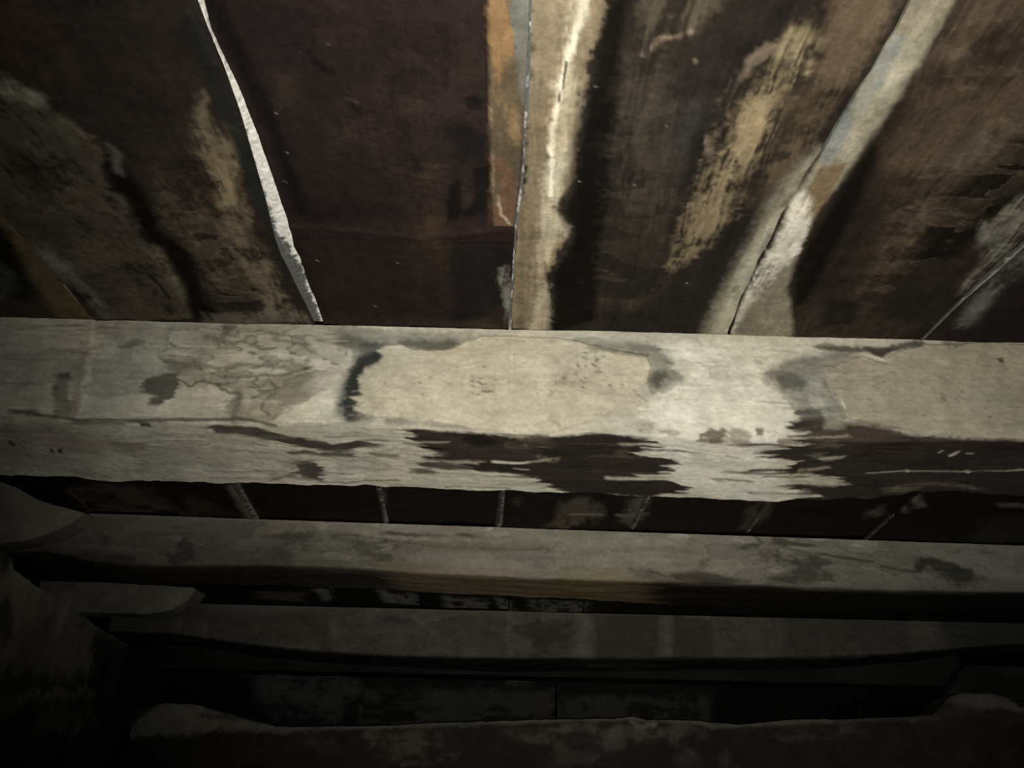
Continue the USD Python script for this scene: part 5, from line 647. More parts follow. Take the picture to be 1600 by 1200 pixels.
('p',(0.23,0.21,0.165),0.6,0.0486,0.0362,0.0,0,0,0.0,[(-0.554,0.139),(-0.067,0.133),(-0.029,0.402),(-0.539,0.4)]),
('p',(0.105,0.105,0.09),0.9,0.037,0.0424,0.0,0.25,0,0.0,[(0.055,0.143),(0.359,0.055),(0.634,0.069),(0.614,0.211),(0.54,0.45),(0.217,0.449),(0.239,0.277)]),
('p',(0.15,0.14,0.112),0.88,0.0254,0.0304,0.0,0,0,0.0,[(0.837,0.025),(1.096,-0.029),(1.464,-0.005),(1.466,0.166),(1.39,0.453),(0.809,0.451),(0.844,0.241)]),
('p',(0.15,0.14,0.112),0.85,0.0325,0.0365,0.0,0,0,0.0,[(1.61,0.005),(1.865,-0.03),(1.981,0.052),(1.918,0.453),(1.57,0.453)]),
('p',(0.145,0.142,0.118),0.85,0.0843,0.0367,0.0,0,0,0.0,[(2.638,-0.077),(3.876,-0.145),(3.827,0.442),(2.641,0.443)]),
('p',(0.1,0.1,0.086),0.9,0.1292,0.0369,0.0,0,0,0.0,[(4.124,-0.168),(5.616,-0.323),(5.821,0.909),(4.127,0.629)]),
('l',(0.2,0.195,0.165),0.7,0.0445,0.0184,0.0,0,0,0.1018,[(3.95,-0.151),(3.96,0.142),(3.92,0.434)]),
('l',(0.33,0.31,0.26),0.7,0.037,0.0242,0.0,0,0,0.0863,[(-1.623,0.108),(-1.635,0.27)]),
('l',(0.36,0.34,0.29),0.8,0.0367,0.0243,0.0,0,0,0.0979,[(0.696,0.015),(0.774,0.112),(0.722,0.274),(0.767,0.451)]),
('l',(0.34,0.325,0.275),0.8,0.0367,0.0243,0.0,0,0,0.0857,[(1.527,-0.041),(1.531,0.199),(1.528,0.453)]),
('l',(0.36,0.345,0.3),0.7,0.0304,0.0183,0.0,0,0,0.0548,[(0.01,0.019),(0.024,0.106),(0.01,0.28)]),
('l',(0.32,0.31,0.26),0.6,0.0364,0.0183,0.0,0,0,0.0728,[(-2.316,-0.044),(-2.295,0.066)]),
('l',(0.06,0.055,0.045),0.8,0.0093,0.0123,0.0,0,0,0.0124,[(2.399,-0.032),(2.395,0.077)]),
('l',(0.3,0.285,0.235),0.5,0.0555,0.0182,0.0,0,0,0.1233,[(2.376,0.078),(2.371,0.432)]),
('l',(0.33,0.31,0.26),0.6,0.0252,0.024,0.0,0,0,0.044,[(-1.616,0.428),(-1.382,0.37)]),
('l',(0.36,0.35,0.28),0.6,0.0186,0.012,0.0,0,0,0.0249,[(0.36,0.437),(0.839,0.458)]),
('p',(0.28,0.27,0.22),0.6,0.0252,0.024,0.0,0,0,0.0,[(-2.163,0.413),(-1.738,0.416),(-1.734,0.454),(-2.339,0.453)]),
('l',(0.27,0.26,0.22),0.7,0.0311,0.0184,0.0,0,0,0.0745,[(-3.103,0.262),(-3.135,0.532)]),
('l',(0.3,0.285,0.245),0.6,0.0316,0.0246,0.0,0.2,0,0.0506,[(-3.02,-0.03),(-1.787,0.014),(0.052,-0.001),(1.281,-0.034),(2.517,-0.095)]),
('p',(0.3,0.29,0.25),0.6,0.0401,0.0309,0.0,0,0,0.0,[(1.839,-0.1),(2.336,-0.14),(2.202,-0.026),(1.77,0.001)]),
('p',(0.12,0.11,0.095),0.95,0.012,0.006,0.0,0,0,0.0,[(-5.613,1.232),(-3.215,0.662),(-1.744,0.51),(0.062,0.505),(3.123,0.619),(5.555,0.519),(7.193,2.928),(-8.224,5.386)]),
('p',(0.3,0.29,0.23),0.8,0.0513,0.0192,0.1282,0,0,0.0,[(0.703,0.622),(1.233,0.69),(1.661,0.985),(1.343,1.412),(0.85,1.176)]),
('i',(0.12,0.115,0.093),0.5,0.0747,0.0486,0.0,0,0,0.0,[(-2.885,0.056),(3.876,-0.145),(3.794,0.456),(-2.984,0.899)]),
],
'BW':[
('p',(0.299,0.3047,0.3105),0.7,0.0717,0.0555,0.0,0.3,0,0.0,[(-3.856,1.335),(-2.112,1.33),(-2.115,0.936),(-2.295,0.889),(-2.351,0.591),(-3.269,0.612)]),
('p',(0.2645,0.2587,0.23),0.7,0.0887,0.0553,0.0,0.35,0,0.0,[(-2.071,1.04),(0.76,1.104),(0.85,0.661),(-2.068,0.513)]),
('p',(0.2415,0.2415,0.23),0.7,0.0712,0.0463,0.0,0.3,0,0.0,[(0.853,1.019),(2.999,1.084),(2.982,0.708),(0.85,0.661)]),
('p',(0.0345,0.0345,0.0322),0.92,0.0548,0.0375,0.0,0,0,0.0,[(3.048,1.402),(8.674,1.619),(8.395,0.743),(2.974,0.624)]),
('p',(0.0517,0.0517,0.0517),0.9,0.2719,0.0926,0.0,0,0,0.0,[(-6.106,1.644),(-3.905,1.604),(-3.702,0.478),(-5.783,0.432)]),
('p',(0.345,0.3335,0.299),0.6,0.0455,0.0376,0.0,0,0,0.0,[(0.008,1.315),(0.385,1.324),(0.386,1.183),(0.012,1.174)]),
],
'LW':[
('l',(0.345,0.3335,0.276),0.8,0.0148,0.0158,0.0,0,0,0.0346,[(-4.373,0.23),(-3.687,0.236),(-3.286,0.22),(-2.89,0.224)]),
('p',(0.3795,0.368,0.2932),0.92,0.0308,0.0265,0.0,0,0,0.0,[(-2.946,0.418),(-2.891,0.459),(-2.623,0.465),(-2.426,0.42),(-2.009,0.331),(-1.686,0.308),(-1.627,0.266),(-2.052,0.271),(-2.373,0.284),(-2.678,0.219),(-3.048,0.221),(-3.112,0.267)]),
('p',(0.1265,0.115,0.092),0.75,0.0154,0.0213,0.0,0,0,0.0,[(-2.584,0.406),(-2.367,0.391),(-2.216,0.355),(-2.274,0.325),(-2.523,0.368)]),
('l',(0.368,0.3565,0.2932),0.85,0.0196,0.0161,0.0,0,0,0.0343,[(-2.007,0.321),(-1.685,0.304),(-0.996,0.324),(-0.466,0.365),(0.068,0.386),(0.603,0.413),(1.06,0.432),(1.569,0.424),(1.942,0.403),(2.32,0.426),(2.754,0.455)]),
('l',(0.253,0.2472,0.207),0.7,0.0201,0.0162,0.0,0,0,0.0302,[(2.755,0.46),(3.297,0.482),(3.625,0.504)]),
('p',(0.414,0.4025,0.322),0.8,0.0103,0.0161,0.0,0,0,0.0,[(1.059,0.418),(1.273,0.413),(1.298,0.379),(1.083,0.364)]),
('p',(0.299,0.2875,0.2415),0.8,0.0268,0.0274,0.0,0,0,0.0,[(3.761,0.622),(3.886,0.69),(4.172,0.697),(4.339,0.65),(4.402,0.581),(4.186,0.586),(3.859,0.579)]),
('p',(0.138,0.1323,0.1092),0.6,0.0423,0.0326,0.0,0.2,0,0.0,[(2.98,0.514),(3.689,0.545),(3.866,0.609),(4.129,0.575),(4.056,0.503),(3.506,0.452)]),
('p',(0.253,0.23,0.1725),0.8,0.0454,0.0476,0.0,0.3,0,0.0,[(-1.1,0.302),(-0.571,0.333),(-0.51,0.218),(-0.768,0.141),(-1.035,0.183)]),
('p',(0.253,0.23,0.184),0.7,0.0298,0.0366,0.0,0.3,0,0.0,[(-1.081,0.12),(-0.766,0.118),(-0.348,0.146),(-0.501,0.067),(-0.865,0.045)]),
('p',(0.2645,0.2587,0.207),0.75,0.0508,0.0533,0.0,0.3,0,0.0,[(0.335,0.358),(1.138,0.39),(1.673,0.387),(1.343,0.259),(0.864,0.224),(0.441,0.239)]),
('p',(0.1955,0.1898,0.1552),0.6,0.0499,0.0473,0.0,0.3,0,0.0,[(0.441,0.239),(0.759,0.222),(0.806,0.057),(0.388,0.048)]),
('p',(0.23,0.2185,0.1782),0.65,0.0355,0.0372,0.0,0.3,0,0.0,[(-0.091,0.324),(0.335,0.343),(0.441,0.239),(0.07,0.279)]),
('p',(0.1955,0.1898,0.1552),0.6,0.0515,0.0483,0.0,0.3,0,0.0,[(2.211,0.414),(2.912,0.439),(3.002,0.343),(2.353,0.281)]),
('p',(0.161,0.138,0.1092),0.6,0.0402,0.042,0.0,0.3,0,0.0,[(-1.729,0.24),(-1.412,0.247),(-1.29,0.106),(-1.499,0.102)]),
('p',(0.1725,0.161,0.1323),0.6,0.0401,0.0422,0.0,0.3,0,0.0,[(1.391,0.188),(1.763,0.22),(1.909,0.105),(1.435,0.08)]),
],
'WL':[
('p',(0.578,0.561,0.442),0.9,0.0378,0.0587,0.0,0,0,0.0,[(-1.958,0.767),(-1.498,0.872),(-0.437,0.826),(0.399,0.802),(0.668,0.495),(-0.494,0.374),(-1.531,0.286)]),
('p',(0.136,0.136,0.1088),0.8,0.0328,0.0409,0.0,0,0,0.0,[(-1.435,0.708),(-1.291,0.752),(-1.081,0.552),(-1.24,0.5)]),
('l',(0.68,0.663,0.561),0.7,0.0315,0.0465,0.0,0,0,0.0629,[(-1.378,0.843),(-1.074,0.845),(-0.299,0.831),(1.436,0.855)]),
('p',(0.306,0.2992,0.238),0.6,0.0513,0.07,0.0,0,0,0.0,[(-1.037,0.59),(-0.766,0.647),(-0.555,0.556),(-0.806,0.46)]),
('p',(0.68,0.646,0.51),0.6,0.0707,0.0894,0.0,0,0,0.0,[(-0.195,0.733),(0.282,0.743),(0.626,0.533),(0.179,0.529)]),
('p',(0.204,0.204,0.153),0.7,0.0205,0.0326,0.0,0,0,0.0,[(-0.737,0.738),(-0.653,0.752),(-0.544,0.645),(-0.632,0.633)]),
('p',(0.102,0.102,0.0884),0.8,0.0526,0.0617,0.0,0,0,0.0,[(-1.607,0.371),(0.694,0.539),(0.803,0.442),(-1.498,0.249)]),
('l',(0.748,0.731,0.595),0.85,0.015,0.0356,0.0,0,0,0.0299,[(-1.351,0.254),(-0.448,0.328),(0.178,0.382),(0.935,0.466)]),
('p',(0.442,0.425,0.357),0.7,0.0549,0.0868,0.0,0.3,0,0.0,[(-1.485,0.234),(0.825,0.423),(1.246,0.23),(-1.382,0.119)]),
('p',(0.119,0.1156,0.1088),0.9,0.0726,0.1362,0.0,0,0,0.0,[(0.346,0.815),(1.972,0.872),(24.639,1.997),(1.246,0.23),(0.651,0.578)]),
],
'C2':[
('p',(0.195,0.1625,0.1235),0.85,0.0733,0.0316,0.0,0.3,0,0.0,[(-2.577,4.238),(-2.405,4.148),(-2.098,4.148),(-2.04,4.619),(-2.399,4.81),(-2.633,4.538)]),
('p',(0.13,0.0975,0.0676),0.7,0.0726,0.0316,0.0,0.3,0,0.0,[(-2.116,4.149),(-1.84,4.184),(-1.715,4.593),(-1.998,4.722),(-2.136,4.562)]),
('l',(0.195,0.169,0.13),0.7,0.0458,0.0125,0.0,0,0,0.0763,[(-2.616,4.665),(-2.32,4.721)]),
('p',(0.351,0.325,0.26),0.85,0.0282,0.0116,0.0,0.1,0,0.0,[(-1.563,4.056),(-1.504,4.063),(-1.576,4.715),(-1.65,4.749)]),
('p',(0.26,0.247,0.208),0.7,0.0198,0.0112,0.0,0.3,0,0.0,[(-0.729,4.05),(-0.686,4.068),(-0.734,4.453),(-0.752,4.392)]),
('p',(0.26,0.2145,0.1625),0.8,0.0488,0.0268,0.0,0.35,0,0.0,[(0.303,4.137),(0.518,4.121),(0.57,4.413),(0.558,4.65),(0.35,4.808),(0.262,4.702)]),
('l',(0.715,0.65,0.546),0.8,0.019,0.0038,0.0,0,0,0.0253,[(0.364,4.454),(0.556,4.452)]),
('l',(0.715,0.676,0.585),0.85,0.0255,0.0038,0.0,0,0,0.0383,[(0.664,4.456),(0.757,4.461)]),
('p',(0.325,0.299,0.2405),0.8,0.041,0.0188,0.0,0.3,0,0.0,[(0.677,4.109),(0.775,4.113),(0.816,4.495),(0.783,4.687),(0.691,4.598)]),
('p',(0.208,0.1885,0.1495),0.75,0.0416,0.0186,0.0,0.3,0,0.0,[(1.37,4.113),(1.472,4.128),(1.537,4.399),(1.532,4.708),(1.433,4.716)]),
('p',(0.312,0.286,0.234),0.7,0.0345,0.0182,0.0,0.3,0,0.0,[(2.081,4.293),(2.135,4.205),(2.195,4.384),(2.143,4.44)]),
('p',(0.26,0.234,0.182),0.6,0.0261,0.0147,0.0,0.2,0,0.0,[(0.016,4.216),(0.059,4.167),(0.047,4.331)]),
('p',(0.39,0.364,0.299),0.7,0.026,0.0138,0.0,0,0,0.0,[(2.235,4.071),(2.244,3.993),(2.347,4.153),(2.317,4.203)]),
('p',(0.39,0.364,0.299),0.6,0.0203,0.0107,0.0,0,0,0.0,[(2.257,4.231),(2.278,4.182),(2.314,4.275),(2.297,4.301)]),
('p',(0.39,0.364,0.299),0.7,0.0199,0.0103,0.0,0,0,0.0,[(2.687,4.07),(2.992,4.058),(3.04,4.135),(2.752,4.134)]),
('p',(0.091,0.0884,0.0715),0.6,0.075,0.03,0.0,0,0,0.0,[(2.771,4.363),(3.09,4.214),(3.503,4.863),(2.989,4.909)]),
],
'C3':[
('p',(0.8,0.8,0.8),0.8,0.0354,0.0177,0.0,0,0,0.0,[(-1.674,6.742),(-1.533,6.727),(-1.598,7.196),(-1.707,7.297)]),
('p',(0.8,0.8,0.8),0.8,0.059,0.0236,0.0,0.3,0,0.0,[(-1.126,6.785),(-0.796,6.826),(-0.824,7.401),(-1.14,7.288)]),
('p',(0.8,0.8,0.72),0.7,0.0602,0.0241,0.0,0.4,0,0.0,[(-0.584,6.992),(-0.184,7.029),(-0.133,7.633),(-0.56,7.525)]),
('p',(0.8,0.8,0.8),0.8,0.0363,0.0181,0.0,0.2,0,0.0,[(-0.097,7.019),(0.047,7.088),(0.086,7.773),(-0.071,7.625)]),
('p',(0.8,0.8,0.8),0.7,0.0723,0.0301,0.0,0.4,0,0.0,[(0.217,6.982),(0.74,7.062),(0.787,7.854),(0.243,7.752)]),
('p',(0.504,0.396,0.306),0.7,0.0603,0.0241,0.0,0,0,0.0,[(-2.22,6.908),(-1.768,6.91),(-1.921,7.323),(-2.328,7.282)]),
],
}
GEO={
'BEAM':{'B1': {'D': 2.343,'k': 0.0,'zt': 1.405,'tilt': 0.3038,'S0': 0.43,'arris': [(-1.702,1.033),(-1.573,1.029),(-1.463,1.018),(-1.166,1.021),(-0.847,1.02),(-0.507,1.025),(-0.315,1.018),(-0.102,1.007),(0.11,1.006),(0.322,1.007),(0.513,1.007),(0.746,1.004),(0.958,1.003),(1.277,1.009),(1.704,1.018)],'back': [(-1.86,0.34),(-1.72,0.342),(-1.625,0.339),(-1.27,0.331),(-0.922,0.333),(-0.457,0.342),(-0.223,0.329),(0.009,0.316),(0.194,0.32),(0.357,0.322),(0.474,0.338),(0.66,0.339),(0.823,0.337),(1.008,0.334),(1.099,0.329),(1.236,0.32),(1.307,0.323),(1.393,0.307),(1.457,0.29),(1.614,0.281),(1.71,0.288),(1.849,0.29)]},'B2': {'D': 4.75,'k': 0.037,'zt': 1.388,'tilt': 0.0,'S0': 0.37,'arris': [(-2.995,1.126),(-2.848,1.143),(-2.689,1.121),(-2.528,1.087),(-2.296,1.072),(-1.916,1.084),(-1.534,1.097),(-1.147,1.102),(-0.913,1.098),(-0.6,1.085),(-0.365,1.08),(0.029,1.074),(0.424,1.075),(0.821,1.075),(1.622,1.077),(2.025,1.07),(2.431,1.071),(3.254,1.085)],'back': [(-3.199,0.366),(-3.157,0.593),(-3.046,0.711),(-2.084,0.474),(-1.267,0.57),(-0.615,0.543),(0.034,0.533),(0.471,0.556),(0.924,0.644),(1.619,0.725),(2.063,0.687),(2.684,0.544),(3.524,0.437)]},'B3': {'D': 7.55,'k': 0.0,'zt': 1.388,'tilt': 0.0,'S0': 0.46,'arris': [(-3.138,1.109),(-2.828,1.069),(-2.338,1.017),(-1.733,0.974),(-1.133,0.954),(-0.535,0.95),(0.062,0.953),(1.258,0.985),(2.458,1.013),(3.062,1.038),(3.671,1.08),(4.287,1.141),(4.909,1.201)],'back': [(-3.435,0.776),(-2.648,1.06),(-1.91,0.827),(-1.254,0.879),(0.073,1.013),(1.41,0.952),(2.734,0.889),(4.1,0.921),(5.166,0.425)]}},
'BAY1':[('S0',1.404,[(-3.464,2.39),(-3.205,1.816)],[(-1.483,2.323),(-1.472,1.744)]),('S1',1.401,[(-1.479,2.318),(-1.469,1.74)],[(-0.696,2.307),(-0.7,2.205),(-0.704,2.105),(-0.707,1.991),(-0.712,1.931),(-0.708,1.843),(-0.689,1.666),(-0.677,1.521),(-0.663,1.349),(-0.659,1.218),(-0.661,1.119),(-0.66,1.044)]),('S2',1.409,[(-0.676,2.324),(-0.672,2.192),(-0.672,2.043),(-0.668,1.947),(-0.672,1.892),(-0.661,1.785),(-0.66,1.696),(-0.654,1.572),(-0.652,1.445),(-0.652,1.313),(-0.66,1.208),(-0.664,1.125),(-0.654,1.049)],[(-0.016,2.372),(-0.013,2.203),(-0.008,2.051),(-0.005,1.914),(-0.001,1.82),(-0.002,1.761),(0.004,1.677),(0.011,1.586),(0.015,1.479),(0.015,1.351),(0.017,1.237),(0.018,1.135),(0.017,1.032)]),('S4',1.406,[(-0.011,2.367),(-0.008,2.198),(-0.004,2.046),(-0.002,1.91),(0.003,1.816),(0.002,1.757),(0.008,1.673),(0.014,1.582),(0.018,1.476),(0.018,1.348),(0.02,1.234),(0.021,1.133),(0.02,1.029)],[(0.766,2.38),(0.757,2.309),(0.755,2.237),(0.743,2.106),(0.746,2.015),(0.739,1.896),(0.746,1.811),(0.741,1.687),(0.749,1.615),(0.752,1.516),(0.76,1.451),(0.761,1.375),(0.766,1.309),(0.768,1.248),(0.777,1.194),(0.777,1.135),(0.783,1.083),(0.78,1.009)]),('S5',1.402,[(0.768,2.373),(0.759,2.302),(0.757,2.23),(0.745,2.1),(0.748,2.009),(0.741,1.891),(0.747,1.806),(0.743,1.682),(0.75,1.61),(0.753,1.511),(0.761,1.447),(0.762,1.371),(0.767,1.305),(0.769,1.245),(0.778,1.191),(0.777,1.132),(0.783,1.08),(0.78,1.006)],[(1.445,2.336),(1.459,1.76)]),('S6',1.399,[(1.442,2.331),(1.456,1.756)],[(3.359,2.307),(2.921,1.611)])],
'BAY2':[[(-5.024,4.855),(-4.995,4.246)],[(-3.628,4.745),(-3.558,4.145)],[(-2.594,4.703),(-2.517,4.072)],[(-2.06,4.727),(-1.987,4.055)],[(-1.596,4.73),(-1.519,4.064)],[(-0.778,4.746),(-0.732,4.071)],[(-0.064,4.743),(-0.043,4.043)],[(0.772,4.744),(0.771,4.114)],[(1.508,4.768),(1.475,4.128)],[(2.314,4.892),(2.251,4.103)],[(3.214,4.936),(3.087,4.096)],[(4.235,4.955),(4.105,4.075)],[(5.734,4.979),(5.471,4.026)]],
'BAY3':[[(-5.31,7.485),(-5.143,6.792)],[(-3.965,7.476),(-3.794,6.772)],[(-3.005,7.513),(-2.835,6.794)],[(-2.322,7.585),(-2.193,6.852)],[(-1.658,7.662),(-1.559,6.913)],[(-0.824,7.721),(-0.775,6.959)],[(0.022,7.68),(0.023,6.921)],[(0.728,7.556),(0.69,6.789)],[(1.49,7.363),(1.421,6.652)],[(2.294,7.199),(2.199,6.511)],[(3.012,7.11),(2.881,6.433)],[(3.738,7.049),(3.583,6.353)],[(4.646,7.025),(4.444,6.304)],[(5.801,7.03),(5.544,6.277)]],
'RIB':{'J1': ([(-0.699,2.303,1.398),(-0.702,2.2,1.398),(-0.707,2.101,1.398),(-0.71,1.987,1.398),(-0.715,1.927,1.398),(-0.711,1.839,1.398),(-0.691,1.662,1.398),(-0.679,1.518,1.398),(-0.665,1.346,1.398),(-0.661,1.216,1.398),(-0.663,1.117,1.398),(-0.662,1.042,1.398)],[(-0.671,2.323,1.409),(-0.667,2.191,1.409),(-0.668,2.042,1.409),(-0.664,1.946,1.408),(-0.668,1.891,1.409),(-0.657,1.785,1.409),(-0.657,1.695,1.409),(-0.65,1.571,1.409),(-0.649,1.445,1.409),(-0.649,1.312,1.409),(-0.657,1.207,1.409),(-0.661,1.125,1.409),(-0.651,1.049,1.409)]),'J2': ([(-0.018,2.371,1.408),(-0.015,2.201,1.408),(-0.01,2.049,1.408),(-0.007,1.913,1.408),(-0.003,1.818,1.408),(-0.004,1.759,1.408),(0.002,1.676,1.408),(0.009,1.585,1.408),(0.014,1.478,1.408),(0.014,1.35,1.408),(0.015,1.236,1.408),(0.017,1.134,1.408),(0.015,1.031,1.408)],[(-0.007,2.367,1.406),(-0.006,2.198,1.406),(-0.004,2.046,1.406),(-0.002,1.91,1.406),(0.001,1.822,1.406),(0.006,1.757,1.406),(0.011,1.673,1.406),(0.021,1.582,1.406),(0.023,1.475,1.406),(0.023,1.348,1.406),(0.024,1.234,1.406),(0.025,1.132,1.406),(0.024,1.029,1.406)]),'J5': ([(1.44,2.344,1.401),(1.44,2.194,1.401),(1.445,2.08,1.401),(1.451,1.943,1.401),(1.46,1.762,1.401)],[(1.45,2.338,1.398),(1.452,2.192,1.398),(1.456,2.075,1.398),(1.471,1.945,1.398),(1.482,1.763,1.398)]),'J0': ([(-1.495,2.33,1.403),(-1.486,2.238,1.403),(-1.481,2.141,1.403),(-1.481,1.965,1.403),(-1.476,1.751,1.403)],[(-1.473,2.324,1.4),(-1.474,2.233,1.4),(-1.471,2.136,1.4),(-1.472,1.96,1.4),(-1.467,1.747,1.4)])},
'RIB2':[([(-1.622,4.702,1.395),(-1.535,4.051,1.395)],[(-1.568,4.698,1.395),(-1.492,4.048,1.395)]),([(-0.791,4.717,1.395),(-0.74,4.057,1.395)],[(-0.754,4.714,1.395),(-0.711,4.055,1.395)]),([(-0.086,4.728,1.395),(-0.056,4.029,1.395)],[(-0.041,4.724,1.395),(-0.022,4.027,1.395)]),([(0.755,4.714,1.395),(0.755,4.111,1.395)],[(0.795,4.711,1.395),(0.786,4.109,1.395)]),([(1.493,4.737,1.395),(1.448,4.115,1.395)],[(1.521,4.735,1.395),(1.47,4.113,1.395)]),([(2.297,4.86,1.395),(2.236,4.327,1.395)],[(2.317,4.858,1.395),(2.252,4.326,1.395)])],
'CORB':[(2.62,0.1,[(-2.838,1.018),(-2.053,0.909),(-1.817,0.889),(-1.741,0.864),(-1.661,0.826),(-1.6,0.809),(-1.535,0.794),(-1.489,0.784),(-1.49,0.772),(-1.52,0.744),(-1.578,0.713),(-1.651,0.682),(-1.746,0.668),(-1.961,0.656),(-2.655,0.639)]),(5.1,0.18,[(-3.588,1.108),(-3.074,1.078),(-2.904,1.07),(-2.48,1.051),(-2.185,1.045),(-2.046,1.04),(-2.034,1.024),(-2.066,0.958),(-2.16,0.895),(-2.258,0.873),(-2.471,0.852),(-2.714,0.838),(-3.483,0.804)]),(7.9,0.14,[(6.172,1.317),(5.141,1.275),(4.777,1.218),(4.598,1.136),(4.434,0.978),(4.274,0.777),(4.98,0.701),(5.96,0.694)])],
'LUMP':[(-0.773,4.721,1.384,0.03),(-0.063,4.748,1.385,0.042),(0.225,4.758,1.366,0.04),(0.768,4.778,1.397,0.04),(1.522,4.806,1.386,0.032),(2.294,4.835,1.38,0.03)],
'LOWTOP':[(-5.756,0.248),(-4.429,0.239),(-4.163,0.235),(-3.687,0.236),(-3.313,0.224),(-3.227,0.343),(-2.943,0.453),(-2.865,0.464),(-2.623,0.465),(-2.522,0.442),(-2.443,0.424),(-2.175,0.366),(-2.009,0.331),(-1.899,0.309),(-1.739,0.307),(-1.422,0.319),(-0.997,0.333),(-0.679,0.36),(-0.466,0.369),(0.068,0.396),(0.335,0.412),(0.603,0.417),(0.925,0.43),(1.076,0.448),(1.194,0.43),(1.57,0.434),(1.783,0.419),(1.969,0.403),(2.214,0.433),(2.432,0.458),(2.756,0.465),(3.299,0.492),(3.628,0.519),(3.751,0.627),(3.829,0.679),(3.887,0.696),(4.173,0.702),(4.264,0.673),(4.416,0.631),(4.684,0.617),(6.039,0.607)],
'WALLTOP':[(-1.603,0.889),(-1.507,0.9),(-1.407,0.893),(-1.339,0.852),(-0.959,0.841),(-0.457,0.845),(-0.006,0.85),(0.542,0.845),(1.426,0.863)],
'WLINE':((-2.743,5.155),(-0.2236,0.9747)),
'BLOCKS':[[(-6.082,1.554),(-3.442,1.569),(-3.254,0.405),(-5.761,0.35)],[(-3.423,1.569),(-2.151,1.598),(-2.023,0.432),(-3.235,0.405)],[(-2.07,1.032),(0.742,1.095),(0.739,0.492),(-2.004,0.432)],[(0.76,1.078),(3.001,1.102),(2.947,0.54),(0.757,0.492)],[(-2.127,1.554),(0.744,1.619),(0.742,1.112),(-2.072,1.049)],[(0.763,1.62),(3.075,1.672),(3.024,1.146),(0.76,1.095)],[(3.094,1.673),(6.801,1.758),(6.525,0.618),(2.984,0.541)]],
}


# ------------------------------------------------------------------ helpers
def numbered(path):
    p, n = path, 1
    while stage.GetPrimAtPath(p):
        p = f'{path}_{n:03d}'; n += 1
    return p

def thing(name, label=None, cat=None, kind=None, group=None):
    return tag(UsdGeom.Xform.Define(stage, numbered('/World/' + name)).GetPrim(), label, cat, kind, group)

def tag(prim, label=None, cat=None, kind=None, group=None):
    for k, v in (('label', label), ('category', cat), ('kind', kind), ('group', group)):
        if v: prim.SetCustomDataByKey(k, v)
    return prim

def smooth(a, b, x):
    t = np.clip((x - a) / (b - a), 0, 1)
    return t * t * (3 - 2 * t)

def noise2(u, v, lu, lv, seed, octv=3):
    return meshkit.fbm(np.stack([u / lu + 37.1 * (seed % 7), v / lv + 11.7 * (seed % 5), np.full_like(u, seed * 3.37)], -1), octv, seed)

def poly_sd(u, v, pts):
    """signed distance to a polygon, negative inside"""
    d = np.full(u.shape, 1e9); ins = np.zeros(u.shape, bool)
    p = np.asarray(pts, float); q = np.roll(p, -1, 0)
    for (ax, ay), (bx, by) in zip(p, q):
        ex, ey = bx - ax, by - ay
        t = np.clip(((u - ax) * ex + (v - ay) * ey) / (ex * ex + ey * ey + 1e-12), 0, 1)
        d = np.minimum(d, (u - ax - t * ex) ** 2 + (v - ay - t * ey) ** 2)
        if ay != by:
            c = (ay > v) != (by > v)
            ins ^= c & (u < ex * (v - ay) / (by - ay) + ax)
    d = np.sqrt(d)
    return np.where(ins, -d, d)

def line_sd(u, v, pts, width):
    d = np.full(u.shape, 1e9)
    for (ax, ay), (bx, by) in zip(pts[:-1], pts[1:]):
        ex, ey = bx - ax, by - ay
        t = np.clip(((u - ax) * ex + (v - ay) * ey) / (ex * ex + ey * ey + 1e-12), 0, 1)
        d = np.minimum(d, (u - ax - t * ex) ** 2 + (v - ay - t * ey) ** 2)
    return np.sqrt(d) - width / 2

